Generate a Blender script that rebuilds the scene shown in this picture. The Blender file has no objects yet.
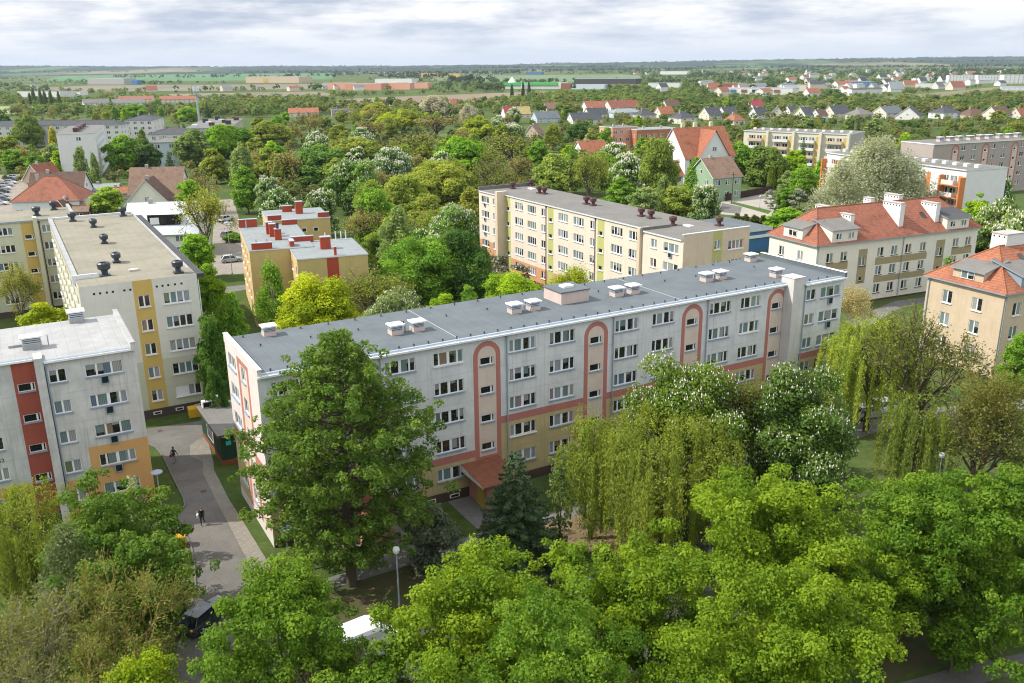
# A drone view over slab blocks of flats, a park wood and the plain beyond.
HAZE = 4.2e-5
EXPO = 0.12
SUN_E = 4.9
SKY_K = 10.0
SKY_LO, SKY_HI = .42, .55
SKY_DARK, SKY_LIGHT = (.50, .57, .70), (.97, .98, 1.0)
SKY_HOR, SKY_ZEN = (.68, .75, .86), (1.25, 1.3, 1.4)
import bpy, math, random
import numpy as np
from math import sin, cos, tan, radians, pi, atan, hypot, sqrt
from mathutils import Matrix, Vector
random.seed(7)
SC = bpy.context.scene
COL = SC.collection
# ---------------------------------------------------------------- camera: a drone 38 m above the courtyard
F, CX, CY, CAMH = 880.0, 512.0, 341.5, 38.0
_p = atan((CY - 64.0) / F); _r = radians(0.6)
_fw = np.array([0, cos(_p), -sin(_p)]); _rt0 = np.array([1.0, 0, 0]); _up0 = np.cross(_rt0, _fw)
_rt = cos(_r) * _rt0 - sin(_r) * _up0
_up = sin(_r) * _rt0 + cos(_r) * _up0
_C = np.array([0, 0, CAMH])

def ray(x, y): return (x - CX) / F * _rt - (y - CY) / F * _up + _fw

def at(x, y, z=0.0):
    """the point of the place, at height z, that the photograph shows at (x, y)"""
    d = ray(x, y); t = (z - CAMH) / d[2]
    q = _C + d * t
    return (float(q[0]), float(q[1]), float(z))

def zat(x, y, P):
    """height of what shows at (x, y), standing straight above ground point P"""
    d = ray(x, y); h = hypot(P[0], P[1]); t = h / hypot(d[0], d[1])
    return float(CAMH + t * d[2])

def depth(P): return float((np.array([P[0], P[1], P[2]]) - _C) @ _fw)

# ---------------------------------------------------------------- materials
def nodes(name):
    m = bpy.data.materials.new(name); m.use_nodes = True
    nt = m.node_tree; nt.nodes.clear()
    return m, nt

def N(nt, t, **kw):
    n = nt.nodes.new(t)
    for k, v in kw.items():
        if k.startswith('i_'):
            key = k[2:]
            n.inputs[int(key) if key.isdigit() else key.replace('_', ' ')].default_value = v
        else: setattr(n, k, v)
    return n

def mixc(nt, fac, a, b, mode='MIX'):
    n = nt.nodes.new('ShaderNodeMix'); n.data_type = 'RGBA'; n.blend_type = mode
    for s, v in ((0, fac), (6, a), (7, b)):
        if hasattr(v, 'is_output'): nt.links.new(v, n.inputs[s])
        elif s == 0: n.inputs[0].default_value = v
        else: n.inputs[s].default_value = (*v, 1) if len(v) == 3 else v
    return n.outputs[2]

def math_(nt, op, a, b=None, c=None):
    n = nt.nodes.new('ShaderNodeMath'); n.operation = op
    for i, v in enumerate((a, b, c)):
        if v is None: continue
        if hasattr(v, 'is_output'): nt.links.new(v, n.inputs[i])
        else: n.inputs[i].default_value = v
    return n.outputs[0]

def noise(nt, vec, scale, detail=4, rough=.6):
    n = N(nt, 'ShaderNodeTexNoise'); n.inputs['Scale'].default_value = scale
    n.inputs['Detail'].default_value = detail; n.inputs['Roughness'].default_value = rough
    if vec is not None: nt.links.new(vec, n.inputs['Vector'])
    return n.outputs[0]

def ramp(nt, fac, p0, p1):
    n = N(nt, 'ShaderNodeMapRange'); n.inputs[1].default_value = p0; n.inputs[2].default_value = p1
    nt.links.new(fac, n.inputs[0]); return n.outputs[0]

def mapv(nt, vec, s):
    n = N(nt, 'ShaderNodeMapping'); n.inputs['Scale'].default_value = s
    nt.links.new(vec, n.inputs[0]); return n.outputs[0]

def finish(nt, color, rough=.8, spec=.3, metal=0, bump=None, bd=.02, bs=.4):
    b = N(nt, 'ShaderNodeBsdfPrincipled'); o = N(nt, 'ShaderNodeOutputMaterial')
    if hasattr(color, 'is_output'): nt.links.new(color, b.inputs['Base Color'])
    else: b.inputs['Base Color'].default_value = (*color, 1)
    if hasattr(rough, 'is_output'): nt.links.new(rough, b.inputs['Roughness'])
    else: b.inputs['Roughness'].default_value = rough
    b.inputs['Specular IOR Level'].default_value = spec; b.inputs['Metallic'].default_value = metal
    if bump is not None:
        bn = N(nt, 'ShaderNodeBump'); bn.inputs['Strength'].default_value = bs; bn.inputs['Distance'].default_value = bd
        nt.links.new(bump, bn.inputs['Height']); nt.links.new(bn.outputs[0], b.inputs['Normal'])
    nt.links.new(b.outputs[0], o.inputs[0])
    return b

MAT = {}
def paint(name, c, dirt=.35, rough=.85, streak=1.0, panel=False):
    """rendered wall: patchy paint with rain streaks"""
    m, nt = nodes(name); tc = N(nt, 'ShaderNodeTexCoord').outputs['Object']
    a = noise(nt, tc, .55, 5, .65)
    s = noise(nt, mapv(nt, tc, (2.6, 2.6, .16)), 1.3, 5, .7)
    s2 = ramp(nt, s, .52, .78)
    g = noise(nt, tc, 9, 3, .6)
    col = mixc(nt, ramp(nt, a, .3, .75), c, tuple(x * (1 - dirt * .45) for x in c))
    col = mixc(nt, math_(nt, 'MULTIPLY', s2, dirt * streak), col, tuple(x * .5 for x in c))
    col = mixc(nt, math_(nt, 'MULTIPLY', ramp(nt, g, .35, .7), .12), col, tuple(x * .6 for x in c))
    if panel:   # prefabricated slabs: every panel weathered a little differently, dark joints between them
        sx = N(nt, 'ShaderNodeSeparateXYZ'); nt.links.new(tc, sx.inputs[0])
        px = math_(nt, 'DIVIDE', math_(nt, 'ADD', math_(nt, 'ADD', sx.outputs[0], sx.outputs[1]), .35), 2.95); pz = math_(nt, 'DIVIDE', math_(nt, 'SUBTRACT', sx.outputs[2], 1.0), 2.75)
        cb = N(nt, 'ShaderNodeCombineXYZ'); nt.links.new(math_(nt, 'FLOOR', px), cb.inputs[0]); nt.links.new(math_(nt, 'FLOOR', pz), cb.inputs[1])
        wn = N(nt, 'ShaderNodeTexWhiteNoise'); nt.links.new(cb.outputs[0], wn.inputs['Vector'])
        col = mixc(nt, math_(nt, 'MULTIPLY', wn.outputs['Value'], .10), col, tuple(x * .62 for x in c))
        ln = math_(nt, 'MAXIMUM', math_(nt, 'LESS_THAN', math_(nt, 'FRACT', px), .022), math_(nt, 'LESS_THAN', math_(nt, 'FRACT', pz), .022))
        col = mixc(nt, math_(nt, 'MULTIPLY', ln, .24), col, tuple(x * .4 for x in c))
    finish(nt, col, rough, .2, bump=g, bd=.01, bs=.3)
    MAT[name] = m; return m

def felt(name, c, c2, sc=.35):
    """roof felt in strips with worn patches"""
    m, nt = nodes(name); tc = N(nt, 'ShaderNodeTexCoord').outputs['Object']
    a = noise(nt, tc, sc, 6, .7); g = noise(nt, tc, 14, 3, .7)
    col = mixc(nt, ramp(nt, a, .35, .68), c, c2)
    sx = N(nt, 'ShaderNodeSeparateXYZ'); nt.links.new(tc, sx.inputs[0])
    fr = math_(nt, 'FRACT', math_(nt, 'MULTIPLY', sx.outputs[0], 1.0))
    ln = math_(nt, 'LESS_THAN', fr, .05)
    col = mixc(nt, math_(nt, 'MULTIPLY', ln, .55), col, tuple(x * .6 for x in c))
    col = mixc(nt, math_(nt, 'MULTIPLY', ramp(nt, g, .3, .75), .3), col, tuple(x * .65 for x in c))
    finish(nt, col, .85, .25, bump=g, bd=.01)
    MAT[name] = m; return m

def plain(name, c, rough=.5, spec=.4, metal=0, var=.12):
    m, nt = nodes(name); tc = N(nt, 'ShaderNodeTexCoord').outputs['Object']
    a = noise(nt, tc, 1.7, 5, .65)
    col = mixc(nt, ramp(nt, a, .3, .7), tuple(x * (1 + var * .4) for x in c), tuple(x * (1 - var) for x in c))
    finish(nt, col, rough, spec, metal); MAT[name] = m; return m

def tiles(name, c, c2, row=.34):
    """clay roof tiles: courses as bumps, tile-to-tile colour, lichen"""
    m, nt = nodes(name); tc = N(nt, 'ShaderNodeTexCoord').outputs['Object']
    sx = N(nt, 'ShaderNodeSeparateXYZ'); nt.links.new(tc, sx.inputs[0])
    w = math_(nt, 'FRACT', math_(nt, 'MULTIPLY', sx.outputs[2], 1 / row * 1.4))
    vo = N(nt, 'ShaderNodeTexVoronoi'); vo.inputs['Scale'].default_value = 3.0; nt.links.new(mapv(nt, tc, (1, 1, 1.4)), vo.inputs['Vector'])
    sep = N(nt, 'ShaderNodeSeparateColor'); nt.links.new(vo.outputs['Color'], sep.inputs[0])
    a = noise(nt, tc, .5, 6, .75)
    col = mixc(nt, sep.outputs[0], c, c2)
    col = mixc(nt, ramp(nt, a, .5, .75), col, tuple(x * .55 for x in c2))
    col = mixc(nt, math_(nt, 'MULTIPLY', math_(nt, 'LESS_THAN', w, .22), .45), col, tuple(x * .45 for x in c2))
    lich = ramp(nt, noise(nt, tc, 2.2, 5, .8), .62, .75)
    col = mixc(nt, math_(nt, 'MULTIPLY', lich, .55), col, (.30, .25, .21))
    finish(nt, col, .8, .25, bump=w, bd=.05, bs=.6); MAT[name] = m; return m

def objpaint(name, rough=.25, spec=.5, coat=0):
    m, nt = nodes(name); oi = N(nt, 'ShaderNodeObjectInfo')
    tc = N(nt, 'ShaderNodeTexCoord').outputs['Object']
    col = mixc(nt, math_(nt, 'MULTIPLY', ramp(nt, noise(nt, tc, 1.2, 4, .6), .4, .7), .25), oi.outputs['Color'], (.18, .17, .16))
    b = finish(nt, col, rough, spec)
    if coat: b.inputs['Coat Weight'].default_value = coat
    MAT[name] = m; return m

def pane_mat():
    """window glass: dark room or a curtain behind it, chosen light by light"""
    m, nt = nodes('window_pane'); tc = N(nt, 'ShaderNodeTexCoord').outputs['Object']
    oi = N(nt, 'ShaderNodeObjectInfo'); sx = N(nt, 'ShaderNodeSeparateXYZ'); nt.links.new(tc, sx.inputs[0])
    cell = math_(nt, 'FLOOR', math_(nt, 'MULTIPLY', math_(nt, 'ADD', sx.outputs[0], .05), 1.42))
    cmb = N(nt, 'ShaderNodeCombineXYZ'); nt.links.new(cell, cmb.inputs[0]); nt.links.new(math_(nt, 'MULTIPLY', oi.outputs['Random'], 97.3), cmb.inputs[1])
    wn = N(nt, 'ShaderNodeTexWhiteNoise'); wn.noise_dimensions = '3D'; nt.links.new(cmb.outputs[0], wn.inputs['Vector'])
    sep = N(nt, 'ShaderNodeSeparateColor'); nt.links.new(wn.outputs['Color'], sep.inputs[0])
    pl = math_(nt, 'SINE', math_(nt, 'MULTIPLY', sx.outputs[0], 46))
    pl = ramp(nt, pl, -1, 1)
    cr = N(nt, 'ShaderNodeValToRGB'); cr.color_ramp.interpolation = 'CONSTANT'
    e = cr.color_ramp.elements; e[0].position = 0; e[0].color = (.30, .34, .36, 1)
    for p, c in ((.34, (.17, .24, .24)), (.62, (.36, .36, .33)), (.78, (.17, .21, .12)), (.85, (.14, .18, .25)), (.93, (.27, .19, .13)), (.97, (.30, .22, .24))):
        k = e.new(p); k.color = (*c, 1)
    e[1].position = .34
    nt.links.new(sep.outputs[1], cr.inputs[0])
    cur = mixc(nt, math_(nt, 'MULTIPLY', pl, .4), cr.outputs[0], (.03, .04, .04))
    up = math_(nt, 'GREATER_THAN', sx.outputs[2], math_(nt, 'MULTIPLY', sep.outputs[2], .9))
    has = math_(nt, 'MULTIPLY', math_(nt, 'GREATER_THAN', sep.outputs[0], .30), math_(nt, 'MAXIMUM', up, math_(nt, 'GREATER_THAN', sep.outputs[0], .58)))
    room = mixc(nt, ramp(nt, noise(nt, tc, 3.5, 3, .6), .45, .7), (.012, .014, .013), (.06, .055, .045))
    col = mixc(nt, has, room, cur)
    b = finish(nt, col, .06, .5)
    b.inputs['Coat Weight'].default_value = .3; b.inputs['Coat Roughness'].default_value = .03
    MAT['pane'] = m

pane_mat()
plain('pane_dark', (.014, .018, .016), .06, .5, var=.3)
plain('pvc', (.78, .79, .80), .35, .5, var=.06)
plain('sill_grey', (.26, .33, .40), .5, .4)
plain('sill_white', (.74, .74, .73), .5, .4)
plain('dark_metal', (.035, .045, .06), .45, .5)
plain('grey_metal', (.42, .46, .50), .4, .5, .3)
plain('pale_metal', (.68, .71, .74), .45, .5, .1)
plain('gutter_blue', (.10, .19, .28), .4, .5)
plain('fascia_white', (.78, .79, .80), .5, .4)
plain('vent_brown', (.10, .05, .045), .6, .3)
plain('black', (.012, .012, .013), .6, .3)
plain('rubber', (.018, .018, .018), .85, .2)
plain('car_glass', (.015, .02, .025), .05, .6)
plain('red_glass', (.35, .01, .01), .2, .5)
plain('lamp_glass', (.75, .77, .78), .2, .5)
objpaint('car_paint', .22, .5, .6)
objpaint('any_paint', .7, .25)
paint('m_grey', (.71, .725, .715), .6, streak=1.3, panel=True)
paint('m_pink', (.70, .58, .49), .4)
paint('m_red', (.47, .19, .155), .3)
paint('m_yellow', (.55, .44, .23), .5, panel=True)
paint('m_end', (.68, .62, .58), .3)
paint('m_base', (.10, .065, .05), .4)
paint('l_grey', (.65, .65, .625), .8, streak=1.4, panel=True)
paint('l_red', (.37, .095, .065), .35)
paint('l_orange', (.62, .36, .145), .2)
paint('b_light', (.66, .65, .57), .3)
paint('b_green', (.54, .54, .42), .3)
paint('b_yellow', (.57, .40, .12), .2)
paint('b_base', (.085, .070, .062), .4)
paint('w_light', (.58, .57, .42), .25)
paint('c_cream', (.71, .62, .515), .3)
paint('c_green', (.45, .46, .17), .2)
paint('c_orange', (.60, .31, .16), .25)
paint('c_end', (.64, .53, .39), .4)
paint('r1_cream', (.76, .73, .64), .25)
paint('r1_tan', (.36, .30, .175), .2)
paint('r1_base', (.10, .045, .035), .3)
paint('r2_tan', (.60, .48, .345), .4)
paint('white_wall', (.74, .74, .73), .2)
paint('y_wall', (.56, .44, .19), .35)
paint('y_pale', (.66, .47, .24), .3)
paint('y_red', (.40, .075, .04), .25)
paint('conc_pale', (.62, .60, .57), .5)
paint('conc', (.46, .44, .41), .5)
paint('vent_pink', (.62, .50, .44), .3)
paint('any_wall_w', (.70, .69, .66), .25)
paint('pale_blue', (.52, .60, .66), .2)
paint('green_wall', (.30, .42, .27), .2)
paint('pale_green', (.55, .64, .42), .2)
paint('salmon', (.66, .34, .24), .2)
paint('brick_or', (.45, .18, .09), .25)
paint('balc_tan', (.60, .46, .33), .2)
paint('pk_grey', (.42, .36, .33), .3)
paint('or_trim', (.62, .23, .08), .2)
paint('c_pale', (.66, .62, .50), .2)
plain('shop_blue', (.05, .17, .36), .5)
plain('fence_brown', (.055, .028, .02), .8, var=.3)
tiles('roof_raspberry', (.34, .06, .07), (.26, .05, .06))
tiles('roof_yellow', (.50, .40, .17), (.42, .33, .14))
tiles('tile_red2', (.27, .10, .065), (.21, .08, .055))
plain('roof_salmon', (.55, .27, .19), .7)
plain('roof_green', (.06, .42, .09), .6)
plain('sign_teal', (.05, .45, .42), .5)
plain('seam', (.58, .62, .68), .4, .5, .1)
felt('felt_blue', (.142, .163, .176), (.105, .125, .137))
felt('felt_white', (.395, .395, .39), (.30, .305, .305), .6)
felt('felt_olive', (.29, .27, .205), (.20, .185, .145), .22)
felt('felt_grey', (.20, .19, .175), (.15, .145, .135))
felt('felt_pale', (.27, .295, .30), (.22, .24, .245))
felt('felt_dark', (.085, .085, .09), (.06, .06, .065))
tiles('tile_red', (.35, .135, .08), (.26, .10, .065))
tiles('tile_orange', (.40, .155, .085), (.30, .115, .065))
tiles('tile_brown', (.17, .10, .075), (.12, .075, .06))
tiles('tile_dark', (.085, .09, .105), (.065, .07, .08))
tiles('tile_tan', (.28, .185, .135), (.22, .14, .10))

# ---------------------------------------------------------------- meshes
class MB:
    def __init__(s): s.v = []; s.f = []; s.m = []; s.mats = []
    def mi(s, name):
        if name not in s.mats: s.mats.append(name)
        return s.mats.index(name)
    def poly(s, pts, m):
        k = len(s.v); s.v += [tuple(p) for p in pts]; s.f.append(tuple(range(k, k + len(pts)))); s.m.append(s.mi(m))
    def box(s, x0, x1, y0, y1, z0, z1, m, top=None, bottom=True):
        a, b, c, d = (x0, y0), (x1, y0), (x1, y1), (x0, y1)
        s.prism([a, b, c, d], z0, z1, m, top, bottom)
    def prism(s, P, z0, z1, m, top=None, bottom=True):
        n = len(P)
        for i in range(n):
            p, q = P[i], P[(i + 1) % n]
            s.poly([(p[0], p[1], z0), (q[0], q[1], z0), (q[0], q[1], z1), (p[0], p[1], z1)], m)
        s.poly([(p[0], p[1], z1) for p in P], top or m)
        if bottom: s.poly([(p[0], p[1], z0) for p in P][::-1], m)
    def tube(s, p, q, r0, r1, m, n=8, cap=True):
        p, q = Vector(p), Vector(q); d = (q - p)
        if d.length < 1e-6: return
        d.normalize(); a = d.orthogonal().normalized(); b = d.cross(a)
        k = len(s.v); mi = s.mi(m)
        for c, r in ((p, r0), (q, r1)):
            for i in range(n):
                t = 2 * pi * i / n; s.v.append(tuple(c + a * cos(t) * r + b * sin(t) * r))
        for i in range(n):
            j = (i + 1) % n; s.f.append((k + i, k + j, k + n + j, k + n + i)); s.m.append(mi)
        if cap:
            s.f.append(tuple(k + n + i for i in range(n))); s.m.append(mi)
            s.f.append(tuple(k + n - 1 - i for i in range(n))); s.m.append(mi)
    def lathe(s, prof, m, n=12, c=(0, 0, 0)):
        k = len(s.v); mi = s.mi(m)
        for r, z in prof:
            for i in range(n):
                t = 2 * pi * i / n; s.v.append((c[0] + r * cos(t), c[1] + r * sin(t), c[2] + z))
        for j in range(len(prof) - 1):
            for i in range(n):
                i2 = (i + 1) % n
                s.f.append((k + j * n + i, k + j * n + i2, k + (j + 1) * n + i2, k + (j + 1) * n + i)); s.m.append(mi)
    def mesh(s, name):
        me = bpy.data.meshes.new(name); me.from_pydata(s.v, [], s.f)
        for n in s.mats: me.materials.append(MAT[n])
        me.polygons.foreach_set('material_index', s.m); me.update(); return me
    def build(s, name, parent=None, loc=(0, 0, 0), rz=0): return link(name, s.mesh(name), parent, loc, rz)

def link(name, me, parent=None, loc=(0, 0, 0), rz=0):
    o = bpy.data.objects.new(name, me); COL.objects.link(o)
    o.location = loc; o.rotation_euler = (0, 0, rz)
    if parent is not None: o.parent = parent
    return o

def tag(o, label, cat, group=None, kind=None):
    if label: o['label'] = label
    if cat: o['category'] = cat
    if group: o['group'] = group
    if kind: o['kind'] = kind
    return o

def thing(name, label, cat, loc=(0, 0, 0), rz=0, group=None):
    o = bpy.data.objects.new(name, None); COL.objects.link(o); o.empty_display_size = .5
    o.location = loc; o.rotation_euler = (0, 0, rz)
    return tag(o, label, cat, group)

def dup(root, loc, rz=None, label=None, group=None, scale=None, color=None):
    r = root.copy(); COL.objects.link(r); r.location = loc
    if rz is not None: r.rotation_euler = (0, 0, rz)
    if label: r['label'] = label
    if group: r['group'] = group
    if scale: r.scale = scale
    if color: r.color = color
    for ch in list(root.children):
        c = ch.copy(); COL.objects.link(c); c.parent = r
        if color: c.color = color
        for g in list(ch.children):
            d = g.copy(); COL.objects.link(d); d.parent = c
            if color: d.color = color
    return r

def RZ(az): return radians(90 - az)

# walls with real openings: the grid of cut lines, less the cells that are windows
def wall(mb, P, ex, W, z0, z1, nrm, holes, base, zones=(), rev=.16, revm=None):
    xs = {0.0, W}; zs = {z0, z1}
    for h in list(holes) + [q[:4] for q in zones]:
        for x in h[:2]:
            if 0 < x < W: xs.add(round(x, 4))
        for z in h[2:4]:
            if z0 < z < z1: zs.add(round(z, 4))
    xs = sorted(xs); zs = sorted(zs); P = Vector(P); ex = Vector(ex); nr = Vector(nrm)
    pt = lambda x, z, d=0: P + ex * x + Vector((0, 0, z)) - nr * d
    for i in range(len(xs) - 1):
        for j in range(len(zs) - 1):
            cx, cz = (xs[i] + xs[i + 1]) / 2, (zs[j] + zs[j + 1]) / 2
            if any(h[0] < cx < h[1] and h[2] < cz < h[3] for h in holes): continue
            m = base
            for q in zones:
                if q[0] < cx < q[1] and q[2] < cz < q[3]: m = q[4]
            mb.poly([pt(xs[i], zs[j]), pt(xs[i + 1], zs[j]), pt(xs[i + 1], zs[j + 1]), pt(xs[i], zs[j + 1])], m)
    for h in holes:
        a, b, c, d = h[:4]
        m = base
        for q in zones:
            if q[0] < (a + b) / 2 < q[1] and q[2] < (c + d) / 2 < q[3]: m = q[4]
        m = revm or m
        mb.poly([pt(a, c), pt(a, d), pt(a, d, rev), pt(a, c, rev)], m)
        mb.poly([pt(b, d), pt(b, c), pt(b, c, rev), pt(b, d, rev)], m)
        mb.poly([pt(a, d), pt(b, d), pt(b, d, rev), pt(a, d, rev)], m)
        mb.poly([pt(b, c), pt(a, c), pt(a, c, rev), pt(b, c, rev)], m)

WPAT = {'quad': (.19, .31, .31, .19), 'triple': (.3, .4, .3), 'double': (.5, .5), 'single': (1,), 'stair': (.8, .2), 'four': (.25, .25, .25, .25),
        'shutter': (.5, .25, .25)}
_wc = {}
def window_meshes(w, h, kind, sill):
    key = (round(w, 2), round(h, 2), kind, sill)
    if key in _wc: return _wc[key]
    f = MB(); t = .07; y0, y1 = .07, .13; x0, x1 = -w / 2, w / 2
    f.box(x0, x1, y0, y1, 0, t, 'pvc'); f.box(x0, x1, y0, y1, h - t, h, 'pvc')
    f.box(x0, x0 + t, y0, y1, t, h - t, 'pvc'); f.box(x1 - t, x1, y0, y1, t, h - t, 'pvc')
    acc = 0; pat = WPAT[kind]
    for i, p in enumerate(pat[:-1]):
        acc += p; x = x0 + w * acc
        hw = .13 if (kind == 'quad' and i == 1) else .075
        f.box(x - hw, x + hw, y0 + .003, y1, t, h - t, 'pvc')
    if kind == 'shutter':
        f.box(x0 + t, x0 + w * .5 - .075, y0 + .02, y1, t, h - t, 'pvc')
    p = MB(); p.poly([(x0 + t / 2, .105, t / 2), (x1 - t / 2, .105, t / 2), (x1 - t / 2, .105, h - t / 2), (x0 + t / 2, .105, h - t / 2)], 'pane_dark' if kind in ('stair', 'single') else 'pane')
    s = MB(); s.box(x0 - .07, x1 + .07, -.14, .09, -.09, -.004, 'sill_grey' if sill == 'none' else sill)
    _wc[key] = (f.mesh('window'), p.mesh('pane'), s.mesh('sill'))
    return _wc[key]

def add_window(parent, loc, rz, w, h, kind='double', sill='sill_grey', pane=True):
    fm, pm, sm = window_meshes(w, h, kind, sill)
    o = link('window', fm, parent, loc, rz)
    link('pane', pm, o); 
    if sill != 'none': link('sill', sm, o)
    return o

class Face:
    """one outer wall of a block: origin, direction along it, its outward side"""
    def __init__(s, root, mb, P, side, W):
        s.root, s.mb, s.P, s.W = root, mb, P, W
        k = {'front': 0, 'right': 1, 'back': 2, 'left': 3}[side]
        s.rz = k * pi / 2; s.ex = (cos(s.rz), sin(s.rz), 0); s.n = (sin(s.rz), -cos(s.rz), 0)
        s.holes = []; s.win = []; s.side = side
    def w(s, x0, x1, ztop, h, kind='double', sill='sill_grey'):
        s.holes.append((x0, x1, ztop - h, ztop)); s.win.append((x0, x1, ztop - h, h, kind, sill)); return s
    def go(s, z0, z1, base, zones=(), rev=.16):
        wall(s.mb, s.P, s.ex, s.W, z0, z1, s.n, s.holes, base, zones, rev)
        for x0, x1, z, h, kind, sill in s.win:
            c = (x0 + x1) / 2
            add_window(s.root, (s.P[0] + s.ex[0] * c, s.P[1] + s.ex[1] * c, z), s.rz, x1 - x0, h, kind, sill)

TOPS = [14.32, 11.57, 8.82, 6.07, 3.32]
def roof_vent_box(parent, x, y, z, sx=1.15, sy=1.05, h=.95, base='vent_pink'):
    m = MB(); m.box(x - sx / 2, x + sx / 2, y - sy / 2, y + sy / 2, z, z + h * .45, base)
    o = m.build('chimney', parent)
    m = MB()
    for k in range(3):
        zz = z + h * .45 + k * h * .17
        m.box(x - sx / 2 + .03, x + sx / 2 - .03, y - sy / 2 + .03, y + sy / 2 - .03, zz + .004, zz + h * .11, 'grey_metal')
        m.box(x - sx / 2 + .09, x + sx / 2 - .09, y - sy / 2 + .09, y + sy / 2 - .09, zz + h * .11, zz + h * .17, 'black')
    m.build('louvre', o)
    m = MB(); m.box(x - sx / 2 - .12, x + sx / 2 + .12, y - sy / 2 - .12, y + sy / 2 + .12, z + h, z + h + .13, 'fascia_white'); m.build('cap', o)
    return o

def turbine_vent(parent, x, y, z, col='dark_metal', s=1.0, twin=False):
    m = MB(); m.box(x - .5 * s, x + .5 * s, y - .5 * s, y + .5 * s, z, z + .22 * s, col)
    o = m.build('chimney', parent)
    for dx in ((-.42, .42) if twin else (0,)):
        m = MB(); m.lathe([(.3 * s, .2 * s), (.3 * s, .62 * s), (.58 * s, .8 * s), (.62 * s, 1.3 * s), (.5 * s, 1.42 * s), (.34 * s, 1.42 * s), (.3 * s, 1.1 * s), (0.01, 1.1 * s)], col, 12, (x, y + dx * s, z)); m.build('cowl', o)
    return o
# ================================================================ the big slab blocks
U60 = 60.4
def uv(az):
    a = radians(az); return (sin(a), cos(a)), (-cos(a), sin(a))
def loc_of(O, az, x, y):
    u, v = uv(az); return (O[0] + u[0] * x + v[0] * y, O[1] + u[1] * x + v[1] * y)

def slab_roof(root, poly, z, felt_m, th=.22, name='roof', edge='fascia_white'):
    m = MB(); m.prism(poly, z, z + th, edge, felt_m); return m.build(name, root)

def ring_parapet(root, x0, x1, y0, y1, z0, z1, mat, cap='pale_metal'):
    m = MB(); m.box(x0, x1, y0, y1, z0, z1 - .05, mat); m.box(x0 - .05, x1 + .05, y0 - .05, y1 + .05, z1 - .05, z1, cap)
    return m.build('parapet', root)

def downpipe(root, x, y, z0, z1, m='sill_grey'):
    b = MB(); b.tube((x, y, z0), (x, y, z1), .06, .06, m, 8); b.box(x - .12, x + .12, y - .1, y + .1, z1 - .02, z1 + .3, m)
    return b.build('downpipe', root)

def bin_box(root, x, y, z, rz, w=.68, h=.85):
    m = MB(); m.box(-w / 2, w / 2, -.17, .02, -h, -.02, 'sill_grey'); m.box(-w / 2 + .08, w / 2 - .08, -.19, -.168, -h + .12, -.12, 'car_glass')
    return m.build('window_box', root, (x, y, z), rz)

# ---- main block -------------------------------------------------
MO = (-19.83, 64.37)
M = thing('apartment_block', 'long grey five-storey block with red arches and dark blue roof in the middle', 'apartment building', (*MO, 0), RZ(U60), 'slab blocks of flats')
ML, MD = 64.7, 11.2
wb = MB()
ZB = -.3
def m_zones(x0, L):
    return []
f = Face(M, wb, (0, 0, 0), 'front', 58.4)
arch_c = [8.35, 20.2, 32.05, 43.95, 55.8]
wx = [(1.0, 3.8), (4.6, 6.0), (10.5, 13.3), (15.0, 17.85), (22.5, 25.3), (26.83, 29.58), (34.3, 37.07), (38.84, 41.54), (46.3, 49.1), (50.57, 53.3)]
for k, zt in enumerate(TOPS):
    for a, b in wx: f.w(a, b, zt, 1.2, 'double' if b - a < 2 else 'quad', 'sill_white' if (k, a) in ((0, 15.0), (3, 22.5), (1, 50.57)) else 'sill_grey')
for c in arch_c:
    for k in range(4):
        f.w(c - .68, c + .68, 13.13 - 2.75 * k, .72, 'stair', 'sill_grey')
zn = [(0, 18.8, ZB, 3.7, 'm_yellow'), (0, 18.8, 3.7, 4.42, 'm_red'), (18.8, 58.4, ZB, 6.43, 'm_yellow'), (18.8, 58.4, 6.43, 7.14, 'm_red')]
zn += [(0, 58.4, ZB, .95, 'm_base')]
for c in arch_c:
    zn += [(c - 1.38, c + 1.38, 3.1, 13.25, 'm_red'), (c - .91, c + .91, 3.6, 13.25, 'm_pink')]
f.go(ZB, 14.97, 'm_grey', zn)
g = Face(M, wb, (58.4, -1.2, 0), 'front', ML - 58.4)
for zt in TOPS: g.w(.1 + .45, 1.95, zt, 1.2, 'double'); g.w(2.75, 5.75, zt, 1.2, 'triple')
g.go(ZB, 14.97, 'm_grey', [(0, 7, ZB, 6.43, 'm_yellow'), (0, 7, 6.43, 7.14, 'm_red'), (0, 7, ZB, .95, 'm_base')])
for zt in TOPS[:4]: bin_box(M, 58.4 + 4.25, -1.2, zt - 1.2, 0)
wall(wb, (58.4, 0, 0), (0, -1, 0), 1.2, ZB, 14.97, (-1, 0, 0), [], 'm_grey')
r = Face(M, wb, (ML, -1.2, 0), 'right', MD + 1.2); r.go(ZB, 15.0, 'm_end')
bk = Face(M, wb, (ML, MD, 0), 'back', ML)
for zt in TOPS:
    for q in range(14): bk.w(2 + q * 4.4, 4.6 + q * 4.4, zt, 1.2, 'quad')
bk.go(ZB, 14.97, 'm_grey', [(0, 70, ZB, 6.43, 'm_yellow'), (0, 70, ZB, .95, 'm_base')])
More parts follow.
